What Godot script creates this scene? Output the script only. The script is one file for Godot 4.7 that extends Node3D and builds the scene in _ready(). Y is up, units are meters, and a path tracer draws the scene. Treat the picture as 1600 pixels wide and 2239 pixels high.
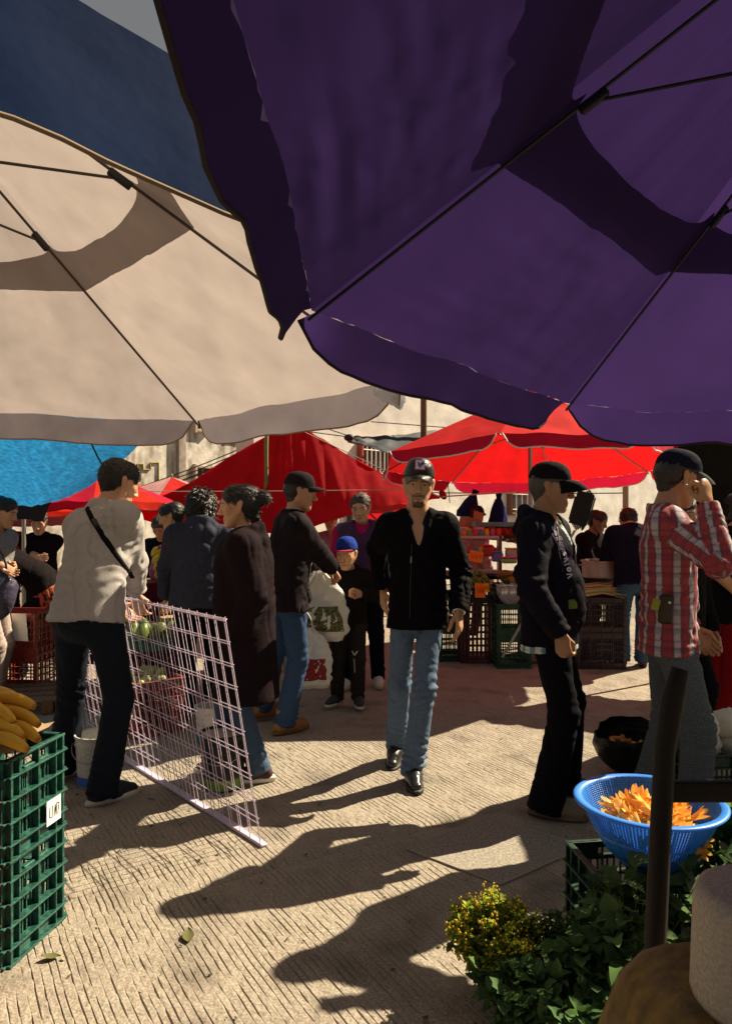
extends Node3D
# Street market under umbrellas: y up, metres, the photographer's eye at (0, EYE, 0) looking along -Z.
const F := 1650.0
const EYE := 1.46
const SUN := Vector3(0.632, 0.664, -0.400)

var jobs := []
var results := []
var M := {}
var noise := FastNoiseLite.new()
var rng := RandomNumberGenerator.new()
var counts := {}

# a photo pixel at a known distance, and a photo pixel on the ground
func px(x: float, y: float, d: float) -> Vector3:
	return Vector3((x - 800.0) / F * d, EYE - (y - 1119.5) / F * d, -d)

func gp(x: float, y: float) -> Vector3:
	var d := F * EYE / (y - 1119.5)
	return Vector3((x - 800.0) / F * d, 0.0, -d)

# ------------------------------------------------------------------ mesh building
class MB:
	var v := PackedVector3Array()
	var c := PackedColorArray()
	var uv := PackedVector2Array()
	var ix := PackedInt32Array()
	var col := Color(1, 1, 1)

	func pt(p: Vector3, u := Vector2.ZERO) -> int:
		v.append(p)
		c.append(col)
		uv.append(u)
		return v.size() - 1

	func tri(a: int, b: int, d: int) -> void:
		ix.append(a)
		ix.append(b)
		ix.append(d)

	func quad(a: int, b: int, d: int, e: int) -> void:
		tri(a, b, d)
		tri(a, d, e)

	func facing(ids: Array, out: Vector3) -> void:
		var n := (v[ids[2]] - v[ids[0]]).cross(v[ids[1]] - v[ids[0]])
		if n.dot(out) < 0.0:
			ids.reverse()
		for k in range(1, ids.size() - 1):
			tri(ids[0], ids[k], ids[k + 1])

	func box(at: Vector3, size: Vector3, bas := Basis(), ch := 0.0) -> void:
		var h := size * 0.5
		ch = minf(ch, minf(h.x, minf(h.y, h.z)) * 0.6)
		var corner := {}
		for sx in [-1, 1]:
			for sy in [-1, 1]:
				for sz in [-1, 1]:
					var key := Vector3i(sx, sy, sz)
					var ids := []
					for ax in 3:
						var p := Vector3(h.x - ch, h.y - ch, h.z - ch)
						p[ax] = h[ax]
						ids.append(pt(at + bas * (p * Vector3(sx, sy, sz))))
					corner[key] = ids
		for ax in 3:
			var b := (ax + 1) % 3
			var d := (ax + 2) % 3
			for s in [-1, 1]:
				var o := Vector3.ZERO
				o[ax] = s
				var ids := []
				for q in [[-1, -1], [1, -1], [1, 1], [-1, 1]]:
					var key := Vector3i.ZERO
					key[ax] = s
					key[b] = q[0]
					key[d] = q[1]
					ids.append(corner[key][ax])
				facing(ids, bas * o)
				if ch > 0.0:
					for s2 in [-1, 1]:
						var k1 := Vector3i.ZERO
						k1[ax] = s
						k1[b] = s2
						k1[d] = -1
						var k2 := k1
						k2[d] = 1
						facing([corner[k1][ax], corner[k2][ax], corner[k2][b], corner[k1][b]], bas * (Vector3(k1) + Vector3(k2)))
		if ch > 0.0:
			for key in corner:
				facing([corner[key][0], corner[key][1], corner[key][2]], bas * Vector3(key))

	# a tube through points; each ring has its own radius; ell squeezes one axis
	func tube(pts: Array, rad: Array, sides := 8, caps := true, up := Vector3.UP, ell := 1.0) -> void:
		var n := pts.size()
		var first := v.size()
		var last := Vector3.ZERO
		for i in n:
			var p: Vector3 = pts[i]
			var dirv: Vector3 = (pts[mini(i + 1, n - 1)] - pts[maxi(i - 1, 0)]).normalized()
			var s := dirv.cross(up) if i == 0 else last - dirv * last.dot(dirv)
			if s.length() < 0.05:
				s = dirv.cross(Vector3(1, 0.01, 0.2))
			s = s.normalized()
			last = s
			var t := s.cross(dirv).normalized()
			var r: float = rad[mini(i, rad.size() - 1)]
			for k in sides:
				var a := TAU * k / sides
				pt(p + s * cos(a) * r + t * sin(a) * r * ell, Vector2(float(k) / sides, float(i) / maxi(1, n - 1)))
		for i in n - 1:
			for k in sides:
				var a := first + i * sides + k
				var b := first + i * sides + (k + 1) % sides
				quad(a, b, b + sides, a + sides)
		if caps:
			var e := pt(pts[0])
			for k in sides:
				tri(e, first + (k + 1) % sides, first + k)
			var g := pt(pts[n - 1])
			var o := first + (n - 1) * sides
			for k in sides:
				tri(g, o + k, o + (k + 1) % sides)

	# profile of Vector2(radius, height) turned round y
	func lathe(prof: Array, sides := 24, xf := Transform3D()) -> void:
		var first := v.size()
		for i in prof.size():
			for k in sides:
				var a := TAU * k / sides
				pt(xf * Vector3(prof[i].x * cos(a), prof[i].y, prof[i].x * sin(a)), Vector2(float(k) / sides, float(i) / prof.size()))
		for i in prof.size() - 1:
			for k in sides:
				var a := first + i * sides + k
				var b := first + i * sides + (k + 1) % sides
				quad(a, b, b + sides, a + sides)

	func grid(nu: int, nv: int, f: Callable) -> void:
		var first := v.size()
		for j in nv + 1:
			for i in nu + 1:
				pt(f.call(float(i) / nu, float(j) / nv), Vector2(float(i) / nu, float(j) / nv))
		for j in nv:
			for i in nu:
				var a := first + j * (nu + 1) + i
				quad(a, a + 1, a + nu + 2, a + nu + 1)

	func blob(at: Vector3, r: Vector3, rings := 8, sides := 12, bas := Basis()) -> void:
		var first := v.size()
		for i in rings + 1:
			var th := PI * i / rings
			for k in sides:
				var a := TAU * k / sides
				pt(at + bas * (r * Vector3(sin(th) * cos(a), cos(th), sin(th) * sin(a))), Vector2(float(k) / sides, float(i) / rings))
		for i in rings:
			for k in sides:
				var a := first + i * sides + k
				var b := first + i * sides + (k + 1) % sides
				quad(a, a + sides, b + sides, b)

	static func normals(vv: PackedVector3Array, ii: PackedInt32Array) -> PackedVector3Array:
		var n := PackedVector3Array()
		n.resize(vv.size())
		for k in range(0, ii.size(), 3):
			var a := ii[k]
			var b := ii[k + 1]
			var d := ii[k + 2]
			var m := (vv[d] - vv[a]).cross(vv[b] - vv[a])
			n[a] += m
			n[b] += m
			n[d] += m
		for k in n.size():
			n[k] = n[k].normalized()
		return n

	func mesh() -> ArrayMesh:
		return MB.pack(v, ix, c, uv)

	static func pack(vv: PackedVector3Array, ii: PackedInt32Array, cc: PackedColorArray, uu: PackedVector2Array) -> ArrayMesh:
		var arr := []
		arr.resize(Mesh.ARRAY_MAX)
		arr[Mesh.ARRAY_VERTEX] = vv
		arr[Mesh.ARRAY_NORMAL] = normals(vv, ii)
		if cc.size() == vv.size():
			arr[Mesh.ARRAY_COLOR] = cc
		if uu.size() == vv.size():
			arr[Mesh.ARRAY_TEX_UV] = uu
		arr[Mesh.ARRAY_INDEX] = ii
		var m := ArrayMesh.new()
		m.add_surface_from_arrays(Mesh.PRIMITIVE_TRIANGLES, arr)
		return m

# ------------------------------------------------------------------ nodes
func numbered(called: String) -> String:
	counts[called] = counts.get(called, -1) + 1
	return called if counts[called] == 0 else "%s_%03d" % [called, counts[called]]

func tag(o: Node3D, label: String, category: String, group := "", kind := "") -> Node3D:
	if label != "":
		o.set_meta("label", label)
	if category != "":
		o.set_meta("category", category)
	if group != "":
		o.set_meta("group", group)
	if kind != "":
		o.set_meta("kind", kind)
	return o

func thing(called: String, label: String, category: String, at := Vector3.ZERO, yaw := 0.0, group := "") -> Node3D:
	var o := Node3D.new()
	o.name = numbered(called)
	add_child(o)
	o.position = at
	o.rotation.y = deg_to_rad(yaw)
	tag(o, label, category, group)
	return o

func part(called: String, mesh: Mesh, mat: Material, parent: Node3D) -> MeshInstance3D:
	var o := MeshInstance3D.new()
	o.name = numbered(called) if parent == self else called
	o.mesh = mesh
	o.material_override = mat
	parent.add_child(o, true)
	return o

func setting(called: String, mesh: Mesh, mat: Material) -> MeshInstance3D:
	var o := part(called, mesh, mat, self)
	o.set_meta("kind", "structure")
	return o

# ------------------------------------------------------------------ materials (colours given as linear values)
func lin(r: float, g: float, b: float) -> Color:
	return Color(r, g, b).linear_to_srgb()

func noise_tex(freq: float, seed_: int, lo: float, hi: float, normal := false, bump := 4.0, size := 512, octaves := 4) -> NoiseTexture2D:
	var n := FastNoiseLite.new()
	n.seed = seed_
	n.frequency = freq
	n.fractal_octaves = octaves
	var t := NoiseTexture2D.new()
	t.width = size
	t.height = size
	t.seamless = true
	t.noise = n
	if normal:
		t.as_normal_map = true
		t.bump_strength = bump
	else:
		var g := Gradient.new()
		g.set_color(0, Color(lo, lo, lo))
		g.set_color(1, Color(hi, hi, hi))
		t.color_ramp = g
	return t

func mat(col: Color, rough := 0.8, opt := {}) -> StandardMaterial3D:
	var m := StandardMaterial3D.new()
	m.albedo_color = col
	m.roughness = rough
	m.metallic_specular = opt.get("spec", 0.4)
	m.vertex_color_use_as_albedo = true
	m.cull_mode = BaseMaterial3D.CULL_DISABLED
	if opt.has("tex"):
		m.albedo_texture = opt.tex
		m.uv1_triplanar = true
		m.uv1_world_triplanar = opt.get("world", false)
		m.uv1_scale = Vector3.ONE * opt.get("scale", 2.0)
	if opt.has("nrm"):
		m.normal_enabled = true
		m.normal_texture = opt.nrm
		m.normal_scale = opt.get("bump", 0.5)
		m.uv1_triplanar = true
		m.uv1_world_triplanar = opt.get("world", false)
		m.uv1_scale = Vector3.ONE * opt.get("scale", 2.0)
	if opt.has("back"):
		m.backlight_enabled = true
		m.backlight = opt.back
	if opt.has("metal"):
		m.metallic = opt.metal
	if opt.has("coat"):
		m.clearcoat_enabled = true
		m.clearcoat = opt.coat
		m.clearcoat_roughness = 0.25
	if opt.has("rim"):
		m.rim_enabled = true
		m.rim = opt.rim
		m.rim_tint = 0.6
	if opt.has("sss"):
		m.subsurf_scatter_enabled = true
		m.subsurf_scatter_strength = opt.sss
	return m

func cloth(r: float, g: float, b: float, rough := 0.9) -> StandardMaterial3D:
	return mat(lin(r, g, b), rough, {"tex": M.t_cloth, "nrm": M.n_fold, "bump": 0.35, "scale": 1.7, "spec": 0.15})

func denim(r: float, g: float, b: float) -> StandardMaterial3D:
	return mat(lin(r, g, b), 0.85, {"tex": M.t_denim, "nrm": M.n_fold, "bump": 0.3, "scale": 2.0, "spec": 0.25})

func plastic(r: float, g: float, b: float, rough := 0.45) -> StandardMaterial3D:
	return mat(lin(r, g, b), rough, {"tex": M.t_grime, "scale": 3.0, "spec": 0.5, "world": true})

func canvas(r: float, g: float, b: float, through := 1.0) -> StandardMaterial3D:
	return mat(lin(r, g, b), 0.8, {"tex": M.t_canvas, "nrm": M.n_crease, "bump": 0.05, "scale": 0.9, "spec": 0.25, "back": Color(through, through, through).linear_to_srgb()})

# ------------------------------------------------------------------ solid figures: tapered bones, smooth union, surface nets
# bone: [a, b, ra, rb, blend, axis to flatten, flatten factor, 0 add / 1 take away, cut 0 none 1 at b 2 at a 3 both]
func bn(a: Vector3, b: Vector3, ra: float, rb: float, k := 0.03, n := Vector3.ZERO, fl := 1.0, mode := 0, cut := 0) -> Array:
	return [a, b, ra, rb, k, n.normalized(), fl, mode, cut]

func nets(bones: Array, h: float) -> Array:
	var lo := Vector3.INF
	var hi := -Vector3.INF
	for b in bones:
		if b[7] == 0:
			var r := Vector3.ONE * (maxf(b[2], b[3]) + h)
			lo = lo.min(b[0] - r).min(b[1] - r)
			hi = hi.max(b[0] + r).max(b[1] + r)
	lo -= Vector3.ONE * h * 2.0
	hi += Vector3.ONE * h * 2.0
	var nx := int((hi.x - lo.x) / h) + 2
	var ny := int((hi.y - lo.y) / h) + 2
	var nz := int((hi.z - lo.z) / h) + 2
	var f := PackedFloat32Array()
	f.resize(nx * ny * nz)
	f.fill(1000.0)
	for b in bones:
		var a: Vector3 = b[0]
		var e: Vector3 = b[1]
		var ab := e - a
		var ll := maxf(ab.length_squared(), 1e-10)
		var inv := 1.0 / ll
		var len_ := sqrt(ll)
		var ra: float = b[2]
		var dr: float = b[3] - b[2]
		var k: float = b[4]
		var n: Vector3 = b[5]
		var fl: float = b[6] - 1.0
		var sub: bool = b[7] == 1
		var cut: int = b[8]
		var pad := maxf(b[2], b[3]) + k + h * 1.5
		var x0 := clampi(int((minf(a.x, e.x) - pad - lo.x) / h), 0, nx - 1)
		var x1 := clampi(int((maxf(a.x, e.x) + pad - lo.x) / h) + 1, 0, nx - 1)
		var y0 := clampi(int((minf(a.y, e.y) - pad - lo.y) / h), 0, ny - 1)
		var y1 := clampi(int((maxf(a.y, e.y) + pad - lo.y) / h) + 1, 0, ny - 1)
		var z0 := clampi(int((minf(a.z, e.z) - pad - lo.z) / h), 0, nz - 1)
		var z1 := clampi(int((maxf(a.z, e.z) + pad - lo.z) / h) + 1, 0, nz - 1)
		var ik := 0.25 / maxf(k, 1e-6)
		for z in range(z0, z1 + 1):
			for y in range(y0, y1 + 1):
				var i := (z * ny + y) * nx + x0
				var p := Vector3(lo.x + x0 * h, lo.y + y * h, lo.z + z * h) - a
				for x in range(x0, x1 + 1):
					var t0 := p.dot(ab) * inv
					var t := clampf(t0, 0.0, 1.0)
					var q := p - ab * t
					if fl > 0.0:
						q += n * (q.dot(n) * fl)
					var d := q.length() - (ra + dr * t)
					if cut > 0:
						if cut & 1:
							d = maxf(d, (t0 - 1.0) * len_)
						if cut & 2:
							d = maxf(d, -t0 * len_)
					var o := f[i]
					if sub:
						if o < 500.0:
							d = -d
							var w := k - absf(o - d)
							f[i] = maxf(o, d) + (w * w * ik if w > 0.0 else 0.0)
					elif o > 500.0:
						f[i] = d
					else:
						var w := k - absf(o - d)
						f[i] = minf(o, d) - (w * w * ik if w > 0.0 else 0.0)
					i += 1
					p.x += h
	var cell := PackedInt32Array()
	cell.resize(f.size())
	cell.fill(-1)
	var vv := PackedVector3Array()
	var ii := PackedInt32Array()
	var sy := nx
	var sz := nx * ny
	var quads := PackedInt32Array([0, 0, 0, 0])
	for z in range(1, nz - 1):
		for y in range(1, ny - 1):
			var i := (z * ny + y) * nx + 1
			for x in range(1, nx - 1):
				var s := f[i]
				if s < 500.0:
					var ins := s < 0.0
					for ax in 3:
						var j := i + (1 if ax == 0 else (sy if ax == 1 else sz))
						if (f[j] < 0.0) == ins:
							continue
						if ax == 0:
							quads[0] = i - sy - sz
							quads[1] = i - sz
							quads[2] = i
							quads[3] = i - sy
						elif ax == 1:
							quads[0] = i - 1 - sz
							quads[1] = i - sz
							quads[2] = i
							quads[3] = i - 1
						else:
							quads[0] = i - 1 - sy
							quads[1] = i - sy
							quads[2] = i
							quads[3] = i - 1
						for m in 4:
							var ci := quads[m]
							if cell[ci] < 0:
								var a000 := f[ci]
								var a100 := f[ci + 1]
								var a010 := f[ci + sy]
								var a110 := f[ci + sy + 1]
								var a001 := f[ci + sz]
								var a101 := f[ci + sz + 1]
								var a011 := f[ci + sz + sy]
								var a111 := f[ci + sz + sy + 1]
								var val := (a000 + a100 + a010 + a110 + a001 + a101 + a011 + a111) * 0.125
								var g := Vector3(a100 + a110 + a101 + a111 - a000 - a010 - a001 - a011, a010 + a110 + a011 + a111 - a000 - a100 - a001 - a101, a001 + a101 + a011 + a111 - a000 - a100 - a010 - a110) * 0.25
								var mv := -g * (val / maxf(g.length_squared(), 1e-9))
								mv = mv.clamp(Vector3.ONE * -0.5, Vector3.ONE * 0.5)
								var cz := ci / sz
								var cy := (ci - cz * sz) / sy
								var cx := ci - cz * sz - cy * sy
								cell[ci] = vv.size()
								vv.append(lo + (Vector3(cx, cy, cz) + Vector3.ONE * 0.5 + mv) * h)
						var A := cell[quads[0]]
						var B := cell[quads[1]]
						var C := cell[quads[2]]
						var D := cell[quads[3]]
						if ins == (ax == 1):
							ii.append_array([A, B, C, A, C, D])
						else:
							ii.append_array([A, D, C, A, C, B])
				i += 1
	return [vv, ii]

# one mesh made of one or more grids; worked out later on several threads
func solid(called: String, grids: Array, material: Material, parent: Node3D, opt := {}) -> MeshInstance3D:
	var o := part(called, null, material, parent)
	jobs.append({"node": o, "grids": grids, "opt": opt})
	return o

func run_job(n: int) -> void:
	var job: Dictionary = jobs[n]
	var opt: Dictionary = job.opt
	var V := PackedVector3Array()
	var I := PackedInt32Array()
	var C := PackedColorArray()
	for g in job.grids:
		var r := nets(g[0], g[1])
		var vv: PackedVector3Array = r[0]
		var ii: PackedInt32Array = r[1]
		var wr: float = opt.get("wrinkle", 0.0)
		var folds: Array = opt.get("folds", [])
		if wr > 0.0 or folds.size() > 0:
			var nn := MB.normals(vv, ii)
			var sc: Vector3 = opt.get("wscale", Vector3(60, 25, 60))
			for k in vv.size():
				var p := vv[k]
				var dsp := noise.get_noise_3dv(p * sc) * wr
				if wr > 0.0:
					var rd := 1.0 - minf(absf(noise.get_noise_3dv(p * sc * 0.8 + Vector3(31, 7, 3))) * 4.0, 1.0)
					dsp -= rd * rd * wr * 1.1
				for fo in folds:
					var q: Vector3 = p - fo[0]
					var fall: float = q.length_squared() / (fo[1] * fo[1])
					if fall < 4.0:
						var nz := noise.get_noise_3dv(p * 26.0)
						var ph: float = q.dot(fo[2]) / fo[3] * TAU * (1.0 + 0.25 * nz) + 7.0 * noise.get_noise_3dv(p * 40.0 + Vector3(5, 1, 9))
						dsp += exp(-fall) * fo[4] * (sin(ph) + 0.15) * clampf(0.75 + 1.4 * noise.get_noise_3dv(p * 55.0), 0.1, 1.5)
				vv[k] = p + nn[k] * dsp
		if opt.has("squeeze"):
			var sq: Array = opt.squeeze
			for k in vv.size():
				var q: Vector3 = vv[k] - sq[0]
				var hh := q.dot(sq[1])
				if hh > sq[2]:
					var rad: Vector3 = q - sq[1] * hh
					vv[k] -= rad * 0.26 * smoothstep(sq[2], sq[2] + 0.05, hh)
		if opt.has("strands") and opt.strands > 0:
			strands(vv, ii, opt)
		if opt.has("floor"):
			for k in vv.size():
				if vv[k].y < opt.floor:
					vv[k].y = opt.floor
		if opt.has("paint"):
			for k in vv.size():
				C.append(opt.paint.call(vv[k], opt, g))
		var base := V.size()
		V.append_array(vv)
		for k in ii.size():
			ii[k] += base
		I.append_array(ii)
	results[n] = [V, I, C]

# loose locks of hair: thin tapering strips lying on the shell
func strands(vv: PackedVector3Array, ii: PackedInt32Array, opt: Dictionary) -> void:
	var nn := MB.normals(vv, ii)
	var r := RandomNumberGenerator.new()
	r.seed = 9
	var crown: Vector3 = opt.crown
	var flow: Vector3 = opt.flow
	var n0 := vv.size()
	for s in opt.strands:
		var k := r.randi() % n0
		var p := vv[k]
		var n := nn[k]
		var d: Vector3 = ((p - crown).normalized() + flow + Vector3(r.randf_range(-1, 1), r.randf_range(-1, 1), r.randf_range(-1, 1)) * opt.wild)
		d = (d - n * d.dot(n)).normalized()
		var w := n.cross(d) * r.randf_range(0.0015, 0.0035)
		var L: float = opt.lock * r.randf_range(0.5, 1.2)
		var lift: float = opt.get("lift", 0.004)
		var tip: Vector3 = opt.inv * (p + d * L)
		if tip.z > 0.055 and tip.y < opt.line + 0.012:
			continue
		var b := vv.size()
		for i in 4:
			var f := i / 3.0
			var q: Vector3 = p + d * L * f + n * (lift * sin(PI * f * 0.8) - 0.003 * f) + w * sin(f * 5.0 + s) * 1.2 * opt.wild
			var ww: Vector3 = w * [0.6, 1.0, 0.8, 0.1][i]
			vv.append(q - ww)
			vv.append(q + n * 0.0015)
			vv.append(q + ww)
		for i in 3:
			for m in 2:
				var o := b + i * 3 + m
				ii.append_array([o, o + 1, o + 4, o, o + 4, o + 3])

func run_jobs() -> void:
	results.resize(jobs.size())
	var t := WorkerThreadPool.add_group_task(run_job, jobs.size(), -1, true)
	WorkerThreadPool.wait_for_group_task_completion(t)
	for n in jobs.size():
		var r: Array = results[n]
		jobs[n].node.mesh = MB.pack(r[0], r[1], r[2], PackedVector2Array())

# ------------------------------------------------------------------ people
const SKIN := Color(0.42, 0.235, 0.14)

func ik(a: Vector3, target: Vector3, l1: float, l2: float, pole: Vector3) -> Array:
	var d := target - a
	var L := clampf(d.length(), 0.02, (l1 + l2) * 0.998)
	var u := d.normalized()
	var x := (L * L + l1 * l1 - l2 * l2) / (2.0 * L)
	var y := sqrt(maxf(l1 * l1 - x * x, 0.0))
	var w := (pole - u * pole.dot(u)).normalized()
	return [a + u * x + w * y, a + u * L]

func eul(v: Vector3) -> Basis:
	return Basis.from_euler(Vector3(deg_to_rad(v.x), deg_to_rad(v.y), deg_to_rad(v.z)), EULER_ORDER_YXZ)

# skeleton in the person's own axes: +x the person's left, +y up, +z forward
func skeleton(c: Dictionary) -> Dictionary:
	var H: float = c.get("h", 1.7)
	var s := H / 1.72
	var w: float = c.get("w", 1.0)
	var j := {"s": s, "w": w, "H": H}
	var pel: Vector3 = Vector3(0, 0.925 * s, 0) + c.get("hip", Vector3.ZERO)
	var sb := eul(c.get("lean", Vector3.ZERO))
	var sh_ := Basis().slerp(sb, 0.5)
	j.pel = pel
	j.sb = sb
	j.hb = sh_
	j.waist = pel + sh_ * Vector3(0, 0.13, 0) * s
	j.chest = j.waist + sb * Vector3(0, 0.22, 0) * s
	j.neck = j.chest + sb * Vector3(0, 0.182, -0.014) * s
	var hs: float = c.get("hs", lerpf(1.0, s, 0.5))
	j.hs = hs
	j.head_b = eul(c.get("head", Vector3.ZERO))
	j.head = j.neck + (sb.y.lerp(j.head_b.y, 0.5) * 0.058 * s) + j.head_b * Vector3(0, 0.10, 0.032) * hs
	for i in 2:
		var sg := 1.0 if i == 0 else -1.0
		var k := "L" if i == 0 else "R"
		var sh: Vector3 = j.chest + sb * Vector3(sg * 0.170 * w, 0.105 + c.get("shrug" + k, 0.0), -0.012) * s
		j["sh" + k] = sh
		var wr: Vector3 = c.get("wr" + k, sh + Vector3(sg * 0.07, -0.52, 0.07) * s)
		var r := ik(sh, wr, 0.285 * s, 0.255 * s, c.get("pole" + k, Vector3(sg * 0.5, -0.2, -1.0)))
		j["el" + k] = r[0]
		j["wr" + k] = r[1]
		var hip: Vector3 = pel + Vector3(sg * 0.085 * w, -0.01, 0) * s
		j["hip" + k] = hip
		var an: Vector3 = c.get("an" + k, Vector3(sg * 0.10, 0.085, 0) * s)
		r = ik(hip, an, 0.425 * s, 0.42 * s, c.get("knee" + k, Vector3(sg * 0.1, 0, 1.0)))
		j["kn" + k] = r[0]
		j["an" + k] = r[1]
	return j

func head_bones(T: Transform3D, z: float, c: Dictionary) -> Array:
	var o := []
	var P := func(x: float, y: float, q: float) -> Vector3: return T * (Vector3(x, y, q) * z)
	var X := T.basis.x
	var jaw: float = c.get("jaw", 1.0)
	o.append(bn(P.call(0, 0.034, -0.032), P.call(0, 0.036, 0.012), 0.078 * z, 0.074 * z, 0.02, X, 1.06))
	o.append(bn(P.call(0, 0.0, 0.026), P.call(0, -0.055, 0.036), 0.062 * z, 0.046 * z, 0.03, X, 1.0))
	for sg in [-1.0, 1.0]:
		o.append(bn(P.call(sg * 0.052 * jaw, -0.035, 0.0), P.call(sg * 0.024 * jaw, -0.094, 0.048), 0.022 * z, 0.019 * z, 0.03))
		o.append(bn(P.call(sg * 0.044, -0.012, 0.055), P.call(sg * 0.03, -0.03, 0.062), 0.02 * z, 0.018 * z, 0.02))
	o.append(bn(P.call(-0.012, -0.1, 0.062), P.call(0.012, -0.1, 0.062), 0.017 * z, 0.017 * z, 0.025))
	o.append(bn(P.call(-0.035, 0.026, 0.074), P.call(0.035, 0.026, 0.074), 0.013 * z, 0.013 * z, 0.02))
	for sg in [-1.0, 1.0]:
		o.append(bn(P.call(sg * 0.03, 0.005, 0.102), P.call(sg * 0.034, 0.005, 0.1), 0.019 * z, 0.019 * z, 0.012 * z, Vector3.ZERO, 1.0, 1))
		o.append(bn(P.call(sg * 0.031, 0.004, 0.074), P.call(sg * 0.031, 0.004, 0.074), 0.0125 * z, 0.0125 * z, 0.003))
	o.append(bn(P.call(0, 0.016, 0.084), P.call(0, -0.03, 0.104), 0.0085 * z, 0.0125 * z, 0.014))
	for sg in [-1.0, 1.0]:
		o.append(bn(P.call(sg * 0.013, -0.036, 0.094), P.call(sg * 0.011, -0.035, 0.098), 0.0088 * z, 0.0088 * z, 0.008))
	o.append(bn(P.call(-0.018, -0.066, 0.078), P.call(0.018, -0.066, 0.078), 0.0085 * z, 0.0085 * z, 0.008))
	o.append(bn(P.call(-0.015, -0.078, 0.077), P.call(0.015, -0.078, 0.077), 0.0085 * z, 0.0085 * z, 0.006))
	for sg in [-1.0, 1.0]:
		o.append(bn(P.call(sg * 0.080, 0.018, -0.014), P.call(sg * 0.074, -0.03, -0.004), 0.019 * z, 0.012 * z, 0.006, T.basis * Vector3(1, 0, sg * 0.5), 2.4))
		o.append(bn(P.call(sg * 0.091, 0.006, -0.004), P.call(sg * 0.089, -0.012, 0.0), 0.008 * z, 0.006 * z, 0.004, Vector3.ZERO, 1.0, 1))
	return o

func hand_bones(wr: Vector3, D: Vector3, N: Vector3, sg: float, curl: float, z: float, spread := 0.0, thumb := 0.5) -> Array:
	# D towards the fingers, N out of the palm, sg: +1 thumb on the D x N side
	D = D.normalized()
	N = (N - D * N.dot(D)).normalized()
	var S := D.cross(N) * sg
	var o := []
	o.append(bn(wr - D * 0.03 * z, wr + D * 0.02 * z, 0.026 * z, 0.027 * z, 0.02, N, 1.35))
	o.append(bn(wr + D * 0.02 * z, wr + D * 0.075 * z, 0.033 * z, 0.038 * z, 0.02, N, 2.5))
	var lens := [0.074, 0.083, 0.077, 0.060]
	for i in 4:
		var off: float = (1.5 - i) * 0.0195
		var base: Vector3 = wr + D * (0.082 - 0.004 * absf(i - 1.2)) * z + S * off * z
		o.append(bn(wr + D * 0.02 * z + S * off * 0.7 * z, base, 0.012 * z, 0.0105 * z, 0.012))
		var L: float = lens[i] * z
		var a := curl * (0.75 + 0.12 * i)
		var p := base
		var q := D
		var tot := 0.0
		for seg in 3:
			tot += a * (0.9 if seg == 0 else 1.05)
			q = (D * cos(tot) + N * sin(tot) + S * spread * (1.5 - i) * 0.12).normalized()
			var e: Vector3 = p + q * L * [0.44, 0.31, 0.25][seg]
			o.append(bn(p, e, (0.0098 - 0.0009 * seg) * z, (0.0092 - 0.0009 * seg) * z, 0.003))
			p = e
	var t0: Vector3 = wr + D * 0.022 * z + S * 0.024 * z + N * 0.008 * z
	var td := (D * 0.75 + S * 0.7 * (1.0 - thumb * 0.5) + N * (0.25 + thumb * 0.5)).normalized()
	var t1 := t0 + td * 0.04 * z
	var td2 := (D * 0.95 + N * (0.15 + thumb * 0.6) - S * thumb * 0.35).normalized()
	var t2 := t1 + td2 * 0.03 * z
	o.append(bn(t0, t1, 0.0145 * z, 0.0115 * z, 0.01))
	o.append(bn(t1, t2, 0.0112 * z, 0.0102 * z, 0.004))
	o.append(bn(t2, t2 + (td2 + N * 0.15).normalized() * 0.026 * z, 0.0102 * z, 0.0085 * z, 0.004))
	return o

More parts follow.
